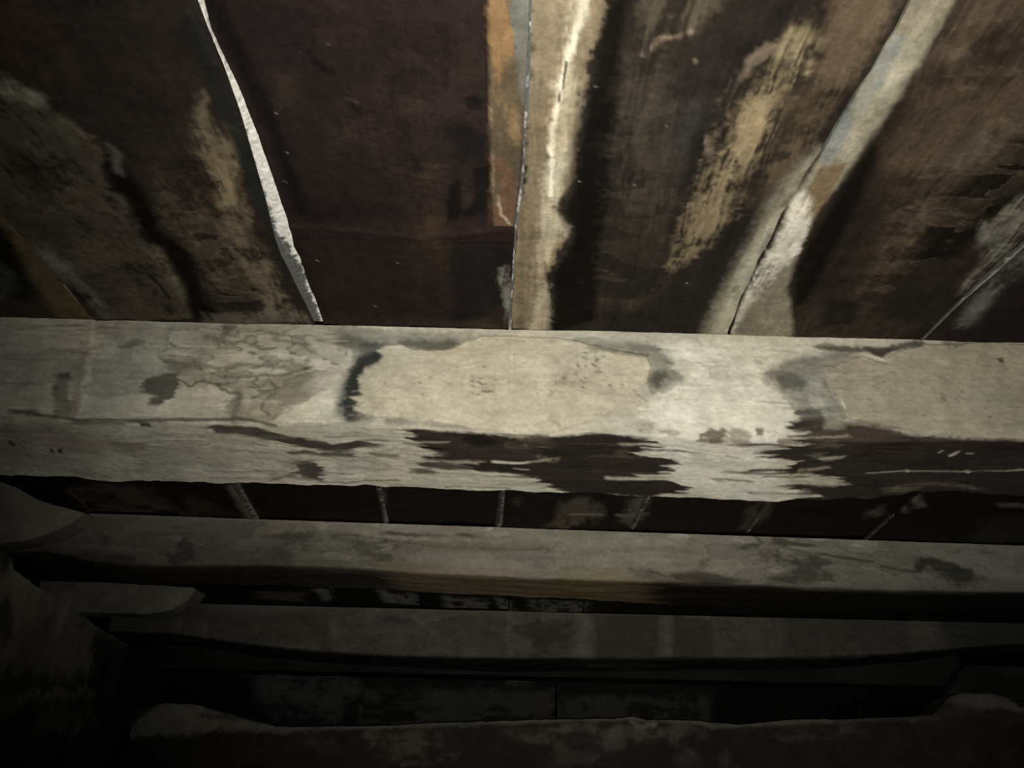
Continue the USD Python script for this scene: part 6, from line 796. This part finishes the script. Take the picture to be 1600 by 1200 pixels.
def paint(surf, u, v, base, seed=0, grain=0.10, mottle=0.22, scale=1.0, along='u', rim=0):
    """albedo and relief of the stained surface at its points (u, v); also the mask of each raised patch"""
    u, v = u.astype(float), v.astype(float)
    s = scale
    nz = dict(c=noise2(u, v, .16 * s, .16 * s, seed + 1) - .5, c2=noise2(u, v, .16 * s, .16 * s, seed + 2) - .5,
              m=noise2(u, v, .05 * s, .05 * s, seed + 3) - .5, m2=noise2(u, v, .05 * s, .05 * s, seed + 4) - .5,
              f=noise2(u, v, .014 * s, .014 * s, seed + 5) - .5, f2=noise2(u, v, .014 * s, .014 * s, seed + 6) - .5)
    gu, gv = ((.30, .016) if along == 'u' else (.016, .30))
    wob = nz['c'] * .06 * s
    ug, vg = (u, v + wob) if along == 'u' else (u + wob, v)
    g = noise2(ug, vg, gu * s * 1.4, gv * s * 1.35, seed + 7, 4) - .5
    g2 = noise2(ug, vg, gu * s * .4, gv * s * .6, seed + 8) - .5
    pz = [noise2(u + .4 * wob, v, .07 * s * a, .07 * s * b, seed + 20 + k, 6) - .5 for k, (a, b) in enumerate(((1, 1), (1.8, .8) if along == 'u' else (.8, 1.8)))]
    col = np.tile(np.asarray(base, float), (len(u), 1)); rel = np.zeros(len(u)); raised = []
    for i, (kind, c, op, soft, w, gr, patch, h, width, pts) in enumerate(LAY.get(surf, [])):
        P = np.asarray(pts); pad = 3 * soft + 3 * w + 2 * gr + width
        if along == 'u': k = (u > P[:, 0].min() - pad) & (u < P[:, 0].max() + pad) & (v > P[:, 1].min() - pad) & (v < P[:, 1].max() + pad)
        else: k = (u > P[:, 0].min() - pad) & (u < P[:, 0].max() + pad) & (v > P[:, 1].min() - pad) & (v < P[:, 1].max() + pad)
        if not k.any(): continue
        a, b = (1, -1)[i % 2], (1, -1)[i // 2 % 2]
        du = 3.2 * w * (a * nz['c'][k] * .8 + b * nz['m2'][k] * .8 + a * nz['f'][k] * .7)
        dv = 3.2 * w * (b * nz['c2'][k] * .8 + a * nz['m'][k] * .8 + b * nz['f2'][k] * .7) * (.55 if gr else 1)
        gg = gr * 2.6 * (a * g[k] + .6 * b * g2[k])
        if along == 'u': du = du + gg
        else: dv = dv + gg
        uu, vv = u[k] + du, v[k] + dv
        d = poly_sd(uu, vv, pts) if kind != 'l' else line_sd(uu, vv, pts, width)
        m = 1 - smooth(-soft, soft, d)
        if kind == 'i':                                                    # tide marks of old damp inside an outline
            qn = noise2(u[k] + .3 * du, v[k], .15 * s, .06 * s, seed + 40 + i % 5, 4) - .5
            m = m * np.maximum(np.exp(-((qn - .01) / .016) ** 2), smooth(.0, .03, qn) * .42)
        full = m.copy()
        if patch:
            q = pz[i % 2][k] + (nz['f2'] if i % 2 else nz['f'])[k] * .25 + g2[k] * .35
            th = np.quantile(q, patch) if len(q) > 4 else 0
            m = m * (1 - .93 * (1 - smooth(th - .13, th + .13, q)))
        m = m * op
        col[k] = col[k] * (1 - m[:, None]) + np.asarray(c) * m[:, None]
        if rim and kind == 'p' and soft < .02 and sum(c) > .3:           # water stains dry with a darker rim
            col[k] *= (1 - rim * np.exp(-((d - .2 * soft) / (.45 * soft)) ** 2) * np.clip(1.2 + 5 * nz['m'][k], .1, 2) * op)[:, None]
        if h:
            rel[k] += h * full
            r = np.zeros(len(u), bool); r[k] = full > .5; raised.append(r)
    var = np.exp(mottle * 2.2 * (nz['c'] * .5 + nz['m'] * .7 + nz['f2'] * .6) + grain * 2.2 * (g + .8 * g2))
    tone = 1 + .05 * (nz['c2'] * 2)[:, None] * np.array([1, 0, -1.0])
    return np.clip(col * var[:, None] * tone, .002, .85), rel, raised

def put(path, V, F, col, mat, smoothn=True):
    V = np.asarray(V, float) + [0, 0, EYE]
    m = usdkit.mesh(stage, numbered(path), (V, np.asarray(F)), mat, smooth=smoothn)
    pv = UsdGeom.PrimvarsAPI(m).CreatePrimvar('tint', Sdf.ValueTypeNames.Color3fArray, 'vertex')
    pv.Set(Vt.Vec3fArray.FromNumpy(np.asarray(col, np.float32)))
    return m.GetPrim()

def gridfaces(n, m):
    i, j = np.meshgrid(np.arange(n - 1), np.arange(m - 1), indexing='ij')
    a = (i * m + j).ravel(); b = a + 1; c = a + m; d = c + 1
    return np.stack([np.r_[a, a], np.r_[c, d], np.r_[d, b]], 1)

def solid(G, col, off, full=False):
    """an (n, m, 3) sheet given thickness: its rim is carried over by off and closed. The rim is doubled so that shading breaks there."""
    n, m = G.shape[:2]
    V = G.reshape(-1, 3); F = gridfaces(n, m)
    idx = np.arange(n * m).reshape(n, m)
    ring = np.r_[idx[:, 0], idx[-1, 1:], idx[-2::-1, -1], idx[0, -2:0:-1]]
    R = V[ring]; k = len(ring); s = n * m
    V2 = np.vstack([V, R, R + off, (R + off).mean(0)[None]])
    C2 = np.vstack([col, col[ring], col[ring], col[ring].mean(0)[None]])
    a = s + np.arange(k); b = s + np.roll(np.arange(k), -1)
    side = np.vstack([np.stack([a, a + k, b + k], 1), np.stack([a, b + k, b], 1)])
    cap = np.stack([a + k, np.full(k, s + 2 * k), b + k], 1)
    if full:                     # a hollowed outline: close it with the sheet itself
        C2 = np.vstack([C2, col]); cap = F[:, ::-1] + len(V2); V2 = np.vstack([V2, V + off])
        F2 = np.vstack([F, side[:, ::-1], cap])
    else:
        F2 = np.vstack([F, side[:, ::-1], cap[:, ::-1]])
    import trimesh
    t = trimesh.Trimesh(V2, F2, process=False)
    c = np.cross(V2[F[:, 1]] - V2[F[:, 0]], V2[F[:, 2]] - V2[F[:, 0]]).sum(0)
    if np.dot(c, off) > 0: F2 = F2[:, ::-1]
    return V2, F2, C2

def axis(segs):
    """positions from (start, step) ... end"""
    out = []
    for (a, st), (b, _) in zip(segs[:-1], segs[1:]):
        out.append(np.linspace(a, b, max(2, int(round((b - a) / st)) + 1))[:-1])
    return np.r_[np.concatenate(out), segs[-1][0]]

# ------------------------------------------------------------------ materials
def stained(name, rough, bump_scale, bump, streak=(1, 1, 1), spec=0.35, fine=.15):
    return usdkit.material(stage, '/World/Looks/' + name, {
        't': ('attribute', {'attribute': 'tint'}), 'g': ('geometry', {}),
        'mp': ('mapping', {'scale': streak}),
        'n1': ('noise_texture', {'scale': 90.0, 'detail': 4.0, 'roughness': .65}),
        'n2': ('noise_texture', {'scale': bump_scale, 'detail': 6.0, 'roughness': .6}),
        'r1': ('map_range', {'from_min': .3, 'from_max': .7, 'to_min': 1 - fine, 'to_max': 1 + fine}),
        'c1': ('combine_color', {}),
        'mx': ('mix_color', {'blend_type': 'multiply', 'fac': 1.0, 'use_clamp': False}),
        'rr': ('map_range', {'from_min': .3, 'from_max': .7, 'to_min': rough - .12, 'to_max': rough + .1}),
        'b': ('bump', {'strength': bump, 'distance': .004}),
        'p': ('principled_bsdf', {'specular_ior_level': spec})},
        [('g.position', 'mp.vector'), ('mp.vector', 'n1.vector'), ('mp.vector', 'n2.vector'), ('n1.fac', 'r1.value'),
         ('r1.result', 'c1.r'), ('r1.result', 'c1.g'), ('r1.result', 'c1.b'), ('t.color', 'mx.a'), ('c1.color', 'mx.b'), ('mx.result', 'p.base_color'),
         ('n2.fac', 'b.height'), ('b.normal', 'p.normal'), ('n2.fac', 'rr.value'), ('rr.result', 'p.roughness')], surface='p.BSDF')

LIME = stained('limewash', .85, 60.0, .35, (.6, 1, 1), .08, .13)
SLAB = stained('sooty_slab', .75, 45.0, .4, (1, 1, 1), .05, .16)
MORT = stained('mortar', .85, 70.0, 1.0, (1, 1, 1), .25)
EARTH = stained('earth', .95, 20.0, .8, (1, 1, 1), .1)

def plain(V, base, seed, amount=.35, lam=.12):
    V = np.asarray(V)
    n = meshkit.fbm(V / lam + seed * 7.3, 4, seed) - .5
    n2 = meshkit.fbm(V / (lam * 4) + seed * 3.1, 3, seed + 9) - .5
    return np.clip(np.asarray(base) * np.exp(2.5 * amount * (n + n2))[:, None], .004, .8)

# ------------------------------------------------------------------ walls and floor of the place
def block(path, lo, hi, base, mat, seed, cell=.25, rough=.01):
    import trimesh
    b = trimesh.creation.box(extents=np.subtract(hi, lo)); b.apply_translation(np.add(hi, lo) / 2)
    while np.max(b.edges_unique_length) > cell * 1.5 and len(b.faces) < 6000:
        b = b.subdivide()
    b.merge_vertices()
    v = np.array(b.vertices); n = np.array(b.vertex_normals)
    v = v + n * (meshkit.fbm(v / .3 + seed, 3, seed)[:, None] - .5) * rough * 2
    return put(path, v, b.faces, plain(v, base, seed), mat, 40 and False)

fl = block('/World/floor', (-4.6, -2, -EYE - .12), (7.2, 12.4, -EYE), (.10, .08, .06), EARTH, 5, .8, .004)
tag(fl, 'bare trodden earth floor below the beams, out of sight', 'floor', 'structure')

# left wall: a long wall whose top carries the corbels
(wx, wy), (dx, dy) = GEO['WLINE']
ts = axis([(-5.2, .2), (-2.6, .03), (3.4, .2), (7.3, 0)])
wt = np.array(GEO['WALLTOP'])
top = np.interp(ts, wt[:, 0], wt[:, 1], left=.843, right=.843) + (noise2(ts, ts * 0, .12, 1, 3) - .5) * .03
fr = np.r_[np.linspace(0, .45, 5)[:-1], np.linspace(.45, 1, 46)]
Z = -EYE + fr[None, :] * (top + EYE)[:, None]
T = np.repeat(ts[:, None], Z.shape[1], 1)
col, rel, _ = paint('WL', T.ravel(), Z.ravel(), (.13, .127, .105), 31, .05, .3, 2.0)
rel = rel + (noise2(T.ravel(), Z.ravel(), .3, .3, 41) - .5) * .05
G = np.stack([wx + dx * T + dy * rel.reshape(T.shape), wy + dy * T - dx * rel.reshape(T.shape), Z], -1)
V, F, C = solid(G, col, np.array([-dy, dx, 0]) * .45, True)
tag(put('/World/wall_left', V, F, C, LIME, 50 and True), 'dim rough limewashed wall on the left carrying the corbels', 'wall', 'structure')

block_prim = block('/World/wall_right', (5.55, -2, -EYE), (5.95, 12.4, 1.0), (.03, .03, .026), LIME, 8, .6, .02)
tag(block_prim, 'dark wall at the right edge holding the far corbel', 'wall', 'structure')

# back wall of large squared blocks
bw = thing('wall_back', 'almost black back wall of large squared blocks under the farthest beam', 'wall', 'structure')
bp = bw.GetPath().pathString
def faced(path, surf, x0, x1, z0, z1, y, depth, base, seed, step=.03, mat=LIME):
    xs, zs = np.linspace(x0, x1, max(2, int((x1 - x0) / step) + 1)), np.linspace(z0, z1, max(2, int((z1 - z0) / step) + 1))
    X, Zz = np.meshgrid(xs, zs, indexing='ij')
    c, r, _ = paint(surf, X.ravel(), Zz.ravel(), base, seed, .04, .25, 2.5)
    rr = (noise2(X.ravel(), Zz.ravel(), .25, .25, seed) - .5) * .03
    e = np.minimum(np.minimum(X - x0, x1 - X), np.minimum(Zz - z0, z1 - Zz)).ravel()
    yy = y + rr + .02 * (1 - smooth(0, .05, e))
    V, F, C = solid(np.stack([X, yy.reshape(X.shape), Zz], -1), c, np.array([0, depth, 0.]))
    return put(path, V, F, C, mat, True)
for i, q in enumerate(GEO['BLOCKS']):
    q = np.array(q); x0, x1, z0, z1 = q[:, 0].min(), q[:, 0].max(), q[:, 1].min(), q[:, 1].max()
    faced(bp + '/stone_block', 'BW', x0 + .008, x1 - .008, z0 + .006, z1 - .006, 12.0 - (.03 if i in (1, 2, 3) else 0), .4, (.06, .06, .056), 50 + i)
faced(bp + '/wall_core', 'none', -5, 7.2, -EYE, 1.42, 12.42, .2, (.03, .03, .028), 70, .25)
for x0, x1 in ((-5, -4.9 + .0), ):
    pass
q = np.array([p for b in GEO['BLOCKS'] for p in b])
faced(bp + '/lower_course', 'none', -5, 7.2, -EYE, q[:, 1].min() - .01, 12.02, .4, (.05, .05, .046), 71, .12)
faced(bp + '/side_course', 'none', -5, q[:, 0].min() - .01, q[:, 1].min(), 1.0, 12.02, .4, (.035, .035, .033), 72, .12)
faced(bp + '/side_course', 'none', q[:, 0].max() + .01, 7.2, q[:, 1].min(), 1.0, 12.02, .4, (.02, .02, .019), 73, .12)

# ------------------------------------------------------------------ ceiling of long slabs
ce = thing('ceiling', 'dark soot-stained ceiling of long slabs with pale mortar joints', 'ceiling', 'structure')
cp = ce.GetPath().pathString
BASE = dict(S0=(.055, .045, .032), S1=(.021, .016, .0132), S2=(.0205, .0135, .0122), S4=(.0195, .0155, .0128), S5=(.029, .0208, .0155), S6=(.025, .0185, .0165))
SLABLABEL = dict(S2='purple-brown slab with a cross ridge and an orange streaked edge', S4='slab with a jagged pale lime strip along its left edge', S5='brown slab with a soft grey lime band along its left edge',
                 S1='dark slab with a lighter broken-edged layer on its left')
def xat(line, y):
    p = np.array(sorted(line, key=lambda q: q[1])); y = np.asarray(y, float)
    d = (p[-1] - p[0]); x = np.interp(y, p[:, 1], p[:, 0])
    return x + (np.minimum(y - p[0, 1], 0) + np.maximum(y - p[-1, 1], 0)) * d[0] / d[1]
B1D = GEO['BEAM']['B1']['D']
for k, (n, z, le, ri) in enumerate(GEO['BAY1']):
    st = .0055 if n in ('S1', 'S2', 'S4', 'S5') else .009
    ys = axis([(-.8, .08), (.80, st), (B1D - .004, 0)])
    w0 = float(xat(ri, 1.6) - xat(le, 1.6))
    us = np.linspace(0, 1, int(w0 / st) + 1)
    L0, R0 = xat(le, ys) + .0015, xat(ri, ys) - .0015
    jl = (noise2(ys, ys * 0, .07, 1, 60 + k) - .5) * .006; jr = (noise2(ys, ys * 0, .07, 1, 80 + k) - .5) * .005
    X = (L0 + np.abs(jl))[None] * (1 - us)[:, None] + (R0 - np.abs(jr))[None] * us[:, None]
    Y = np.repeat(ys[None], len(us), 0)
    col, rel, raised = paint(n, X.ravel(), Y.ravel(), BASE[n], 100 + 10 * k, .26 if n in ('S4', 'S5') else .12, .40, 1.0, 'v')
    zz = z + rel + (noise2(X.ravel(), Y.ravel(), .25, .4, 90 + k) - .5) * .016 + (noise2(X.ravel(), Y.ravel(), .03, .05, 95 + k) - .5) * .003
    G = np.stack([X, Y, zz.reshape(X.shape)], -1)
    V, F, C = solid(G, col, np.array([0, 0, .13]))
    pr = put(cp + '/slab', V, F, C, SLAB, True)
    if n in SLABLABEL: tag(pr, SLABLABEL[n])

def ribbon(path, left, right, colf, seed, bulge=.006, n=220, mat=MORT, depth=.02, label=None):
    def rs(p):
        p = np.asarray(p); s = np.r_[0, np.cumsum(np.linalg.norm(np.diff(p, axis=0), axis=1))]; s /= s[-1]
        t = np.linspace(0, 1, n)
        return np.stack([np.interp(t, s, p[:, i]) for i in range(3)], 1)
    A, B = rs(left), rs(right)
    f = np.linspace(0, 1, 9)
    G = A[:, None] * (1 - f)[None, :, None] + B[:, None] * f[None, :, None]
    V = G.reshape(-1, 3)
    nz = meshkit.fbm(V / .03, 4, seed) - .5; nb = meshkit.fbm(V / .009, 2, seed + 1) - .5
    edge = np.tile(np.sin(np.pi * f), n)
    V = V + np.stack([nb * .002, nz * .003, -bulge * (.35 + nz * 1.4 + nb * .5) * edge], 1)
    tt, ff = np.repeat(np.linspace(0, 1, n), 9), np.tile(f, n)
    col = colf(tt, ff, nz, nb)
    V, F, C = solid(V.reshape(n, 9, 3), col, np.array([0, 0, depth]))
    pr = put(path, V, F, C, mat, True)
    if label: tag(pr, label)
    return pr
mixc = lambda a, b, t: np.asarray(a)[None] * (1 - t)[:, None] + np.asarray(b)[None] * t[:, None]
def c_j1(t, f, nz, nb):
    # whitest along the right lip, blue grey near the beam and along the left lip
    k = smooth(.72, 1.0, f + .9 * nz + .5 * nb + .85 * smooth(.26, .5, t))
    return np.clip(mixc((.11, .115, .11), (.78, .77, .73), k) * (1 + .8 * nb)[:, None], .01, .8)
def c_j2(t, f, nz, nb):
    return np.clip(mixc((.10, .105, .10), (.42, .43, .41), smooth(.0, .22, nz + .5 * nb)), .01, .8)
def c_grey(t, f, nz, nb):
    return np.clip(mixc((.07, .066, .058), (.34, .33, .29), smooth(-.05, .2, nz + .4 * (f - .5))), .01, .8)
def c_pale(t, f, nz, nb):
    return np.clip(mixc((.09, .085, .072), (.46, .44, .38), smooth(-.14, .2, nz + .4 * (f - .5) - .1 * t)), .01, .8)
R = GEO['RIB']
ribbon(cp + '/mortar_joint', *R['J1'], c_j1, 1, .006, 420, label='white ragged mortar joint left of the purple-brown slab')
ribbon(cp + '/mortar_joint', *R['J2'], c_j2, 2, .004, 420, label='thin blue-grey joint beside the jagged pale strip')
ribbon(cp + '/mortar_joint', *R['J5'], c_grey, 3, .004, 200)
ribbon(cp + '/mortar_joint', *R['J0'], c_grey, 4, .003, 200)

# slabs of the farther bays, each between two joints
def bay(lines, y0f, y1f, z, base, surf, seed, step, back=False):
    for k, (a, b) in enumerate(zip(lines[:-1], lines[1:])):
        mid = .25 * (a[0][0] + a[1][0] + b[0][0] + b[1][0])
        y0, y1 = y0f(mid), y1f(mid)
        ys = np.linspace(y0, y1, int((y1 - y0) / (step * 2)) + 2)
        la, lb = xat(a, ys) + .006, xat(b, ys) - .006
        us = np.linspace(0, 1, max(3, int(abs(lb - la).max() / step)))
        X = la[None] * (1 - us)[:, None] + lb[None] * us[:, None]
        slope = GEO['BEAM']['B2']['k']
        Y = np.repeat(ys[None], len(us), 0)
        if surf == 'C2': Y = Y + slope * (X - mid) * ((Y - y0) / (y1 - y0))
        if surf == 'C3': Y = Y + slope * (X - mid) * (1 - (Y - y0) / (y1 - y0))
        zk = z + .018 * ((k * 37 % 11) / 11 - .5)
        tone = .8 + .4 * ((k * 53 % 13) / 13)
        col, rel, _ = paint(surf, X.ravel(), Y.ravel(), np.asarray(base) * tone, seed + k, .06, .3, 1.6, 'v')
        zz = zk + rel + (noise2(X.ravel(), Y.ravel(), .2, .3, seed + k) - .5) * .015
        V, F, C = solid(np.stack([X, Y, zz.reshape(X.shape)], -1), col, np.array([0, 0, .13]))
        put(cp + '/slab', V, F, C, SLAB, True)
BB = GEO['BEAM']
def backy(n, x):
    b = BB[n]; t = np.array(b['back'])
    return b['D'] + b['k'] * x + np.interp(x, t[:, 0], t[:, 1]) / math.sqrt(1 + b['tilt'] ** 2)
front = lambda n, x: BB[n]['D'] + BB[n]['k'] * x - .004
bay(GEO['BAY2'], lambda x: 2.75, lambda x: front('B2', x), 1.40, (.034, .027, .022), 'C2', 300, .014)
bay(GEO['BAY3'], lambda x: 5.55 + .037 * x, lambda x: front('B3', x), 1.40, (.05, .045, .036), 'C3', 340, .03)
par = lambda x0, x1, n: [((x, 0.), (x, 10.)) for x in np.linspace(x0, x1, n)]
bay(par(-4.4, 5.6, 12), lambda x: 8.3, lambda x: 9.89, 1.40, (.035, .03, .026), 'none', 380, .12)
bay(par(-4.4, 5.6, 12), lambda x: 10.5, lambda x: 12.3, 1.40, (.035, .03, .026), 'none', 400, .12)
for i, (a, b) in enumerate(GEO['RIB2']):
    ribbon(cp + '/mortar_joint', a, b, c_pale, 20 + i, .02, 90, depth=.012)

# ------------------------------------------------------------------ beams
def beam(n, name, base, seed, xs, nf, nq, label, zend, along_grain, patch_part=None, rough=.004, backy_c=None):
    b = BB[n]; ar, bk = np.array(b['arris']), np.array(b['back'])
    za = gaussian_filter1d(np.interp(xs, ar[:, 0], ar[:, 1]), 3) + (noise2(xs, xs * 0, .12, 1, seed) - .5) * .010
    qb = np.interp(xs, bk[:, 0], bk[:, 1]) + (noise2(xs, xs * 0, .06, 1, seed + 1) - .5) * .022
    za = np.where(xs < ar[0, 0], ar[0, 1], np.where(xs > ar[-1, 0], ar[-1, 1], za))
    ff = np.linspace(0, 1, nf); fq = np.linspace(0, 1, nq + 1)[1:]
    cz = 1 / math.sqrt(1 + b['tilt'] ** 2)
    Zf = b['zt'] + (za - b['zt'])[:, None] * ff[None]
    Yf = np.repeat((b['D'] + b['k'] * xs)[:, None], nf, 1)
    Q = qb[:, None] * fq[None]
    Yq = (b['D'] + b['k'] * xs)[:, None] + Q * cz
    Zq = za[:, None] - Q * cz * b['tilt']
    Y, Zz = np.concatenate([Yf, Yq], 1), np.concatenate([Zf, Zq], 1)
    S = np.concatenate([np.repeat((b['S0'] * ff)[None], len(xs), 0), b['S0'] + Q], 1)
    Y[:, 1:-1] = gaussian_filter1d(Y, 1.6, axis=1)[:, 1:-1]; Zz[:, 1:-1] = gaussian_filter1d(Zz, 1.6, axis=1)[:, 1:-1]
    X = np.repeat(xs[:, None], Y.shape[1], 1)
    col, rel, raised = paint(n, X.ravel(), S.ravel(), base, seed, along_grain, .26, 1.0 if n == 'B1' else 1.6, rim=.16 if n == 'B1' else .1)
    bump = (noise2(X.ravel(), S.ravel(), .35, .10, seed + 3) - .5) * rough * 4 + (noise2(X.ravel(), S.ravel(), .08, .02, seed + 4) - .5) * rough
    lum = col.mean(1)
    d = (bump + np.clip(lum - .2, -.15, .2) * .006).reshape(X.shape)      # limewash stands a little proud of the bare dark surface
    t = np.concatenate([np.zeros(nf), np.ones(nq)]); ang = gaussian_filter1d(t, 2.0) * math.pi / 2
    Y = Y - d * np.cos(ang)[None]; Zz = Zz - d * np.sin(ang)[None]
    G = np.stack([X, Y, Zz], -1)
    path = '/World/' + name
    th = thing(name, label, 'beam'); tp = th.GetPath().pathString
    m = Y.shape[1]
    Vm = G.reshape(-1, 3); F = gridfaces(len(xs), m)[:, ::-1]
    if patch_part and raised:
        for r in raised:
            k = r[F].all(1)
            sub = F[k]; used = np.unique(sub); mp = np.full(len(Vm), -1); mp[used] = np.arange(len(used))
            nr = len(used); lift = np.array([0, -.002, 0])
            f1 = mp[sub]
            e = np.sort(np.vstack([sub[:, [0, 1]], sub[:, [1, 2]], sub[:, [2, 0]]]), 1)
            eo = np.vstack([sub[:, [0, 1]], sub[:, [1, 2]], sub[:, [2, 0]]])
            _, inv, cnt = np.unique(e, axis=0, return_inverse=True, return_counts=True)
            rim = mp[eo[cnt[inv.ravel()] == 1]]
            PV = np.vstack([Vm[used] + lift, Vm[used] + [0, .003, 0]])
            PF = np.vstack([f1, f1[:, ::-1] + nr, np.stack([rim[:, 0], rim[:, 0] + nr, rim[:, 1] + nr], 1), np.stack([rim[:, 0], rim[:, 1] + nr, rim[:, 1]], 1)])
            p = put(tp + '/plaster_patch', PV, PF, np.vstack([col[used], col[used]]), LIME, True)
            tag(p, patch_part[raised.index(r) if False else [id(q) for q in raised].index(id(r))])
    # back and top close the beam
    bt = np.stack([xs, Y[:, -1] + .02, np.full(len(xs), b['zt'])], 1); b0 = np.stack([xs, Y[:, -1], Zz[:, -1]], 1); f0 = np.stack([xs, Y[:, 0], Zz[:, 0]], 1)
    s = len(Vm); nx = len(xs)
    V2 = np.vstack([Vm, b0, bt, f0])
    C2 = np.vstack([col, np.tile(np.asarray(base) * .4, (3 * nx, 1))])
    i = np.arange(nx - 1)
    q4 = lambda a, c: np.vstack([np.stack([a + i, a + i + 1, c + i + 1], 1), np.stack([a + i, c + i + 1, c + i], 1)])
    F2 = [F, q4(s, s + nx)[:, ::-1], q4(s + nx, s + 2 * nx)[:, ::-1]]
    for e, flip in ((0, 1), (nx - 1, -1)):
        rr = np.r_[e * m + np.arange(m), s + nx + e]
        cv = len(V2); V2 = np.vstack([V2, V2[rr], V2[rr].mean(0)[None]]); C2 = np.vstack([C2, C2[rr], C2[rr].mean(0)[None]])
        a = cv + np.arange(len(rr)); c = cv + np.roll(np.arange(len(rr)), -1)
        F2.append(np.stack([a, c, np.full(len(rr), cv + len(rr))], 1)[:, ::flip])
    put(tp + '/timber', V2, np.vstack(F2), C2, LIME, True) if False else put(tp + '/beam_body', V2, np.vstack(F2), C2, LIME, True)
    return th

beam('B1', 'crossbeam', (.49, .465, .385), 200, axis([(-2.75, .06), (-2.05, .005), (2.1, .06), (3.6, 0)]), 96, 84,
     'nearest and brightest pale beam, with two smooth plaster patches and dark stains underneath', 0, .10,
     ['pale plaster patch with a dark jagged left rim', 'duller plaster patch at the right end'])
beam2 = beam('B2', 'crossbeam', (.48, .447, .37), 220, axis([(-3.05, .03), (-2.9, .009), (3.6, .06), (5.6, 0)]), 56, 26,
     'second beam from the front, dim grey limewashed face with a brown underside', 0, .12)
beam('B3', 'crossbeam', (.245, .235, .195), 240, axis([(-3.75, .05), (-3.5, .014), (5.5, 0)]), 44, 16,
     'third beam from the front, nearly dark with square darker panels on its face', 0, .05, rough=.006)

# lumps of mortar squeezed out of the joints above the second beam
import trimesh
for i, (lx, ly, lz, lr) in enumerate(GEO['LUMP']):
    t = trimesh.creation.icosphere(3, 1.0); v = np.array(t.vertices)
    r = 1 + (meshkit.fbm(v * 1.7 + i * 5.1, 3, i) - .5) * 1.1
    w = (1 + .75 * np.clip(-v[:, 2], -1, 1)) * 1.5                     # wider below than above
    v = v * r[:, None] * np.stack([lr * w, np.full(len(v), .009), np.full(len(v), lr * 1.2)], 1) + [lx, ly, lz]
    v[:, 2] = np.minimum(v[:, 2], 1.386)                       # flush with the slabs' undersides
    put(beam2.GetPath().pathString + '/mortar_lump', v, t.faces, plain(v, (.47, .45, .385), 30 + i, .3, .05), MORT, True)

# fourth beam, hardly lit
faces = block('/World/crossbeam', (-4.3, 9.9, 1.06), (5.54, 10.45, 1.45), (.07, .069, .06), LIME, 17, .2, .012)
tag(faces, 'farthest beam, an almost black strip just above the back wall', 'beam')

# ------------------------------------------------------------------ corbels
def corbel(y, depth, prof, base, seed, label, clip):
    import trimesh
    from shapely.geometry import Polygon
    from shapely.geometry import box
    pg = Polygon(prof).buffer(0).intersection(box(*clip))
    e = trimesh.creation.extrude_polygon(pg, depth, engine='earcut')
    v = np.array(e.vertices); e.vertices = np.stack([v[:, 0], y + depth - v[:, 2], v[:, 1]], 1)
    e = trimesh.Trimesh(*trimesh.remesh.subdivide_to_size(e.vertices, e.faces, .035), process=True); e.merge_vertices()
    e.fix_normals()
    v = np.array(e.vertices); nn = np.array(e.vertex_normals)
    e.vertices = v + nn * ((meshkit.fbm(v / .12, 3, seed) - .5) * .025)[:, None]
    v = np.array(e.vertices)
    c = plain(v, base, seed, .4, .1)
    return tag(put('/World/corbel', v, e.faces, c, LIME, False), label, 'corbel')
C = GEO['CORB']
corbel(*C[0], (.088, .082, .067), 1, 'nearest rounded corbel jutting from the left edge under the brightest beam', (-2.11, -1, 0, .905))
corbel(*C[1], (.19, .185, .15), 2, 'smaller rounded corbel on the left under the second beam', (-3.05, .868, 0, 1.06))
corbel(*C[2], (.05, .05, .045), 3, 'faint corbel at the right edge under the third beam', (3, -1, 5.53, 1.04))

# ------------------------------------------------------------------ low wall with a broken top
lt = np.array(GEO['LOWTOP'])
xs = axis([(lt[0, 0], .1), (-5.0 if lt[0, 0] < -5.0 else lt[0, 0] + .01, .018), (4.9, .1), (lt[-1, 0], 0)])
xs = xs[(xs < 5.5) & (xs > -3.10)]
topz = np.interp(xs, lt[:, 0], lt[:, 1]) + (noise2(xs, xs * 0, .10, 1, 7) - .5) * .022
fr = np.r_[np.linspace(0, .72, 9)[:-1], np.linspace(.72, 1, 40)]
Z = -EYE + fr[None] * (topz + EYE)[:, None]
X = np.repeat(xs[:, None], Z.shape[1], 1)
col, rel, _ = paint('LW', X.ravel(), Z.ravel(), (.075, .066, .053), 500, .04, .35, 2.0)
rr = (noise2(X.ravel(), Z.ravel(), .35, .25, 501) - .5) * .10 + (noise2(X.ravel(), Z.ravel(), .08, .06, 502) - .5) * .03
lip = np.exp(-((topz[:, None] - Z) / .03) ** 2) * .05
Y = 7.0 - rr.reshape(X.shape) * smooth(0, .06, topz[:, None] - Z) + lip * .4
G = np.stack([X, Y, Z], -1)
V, F, Cc = solid(G, col, np.array([0, .30, 0.]), True)
lw = put('/World/parapet', V, F, Cc, LIME, True)
tag(lw, 'low mottled wall with a broken pale-edged top along the bottom', 'wall')
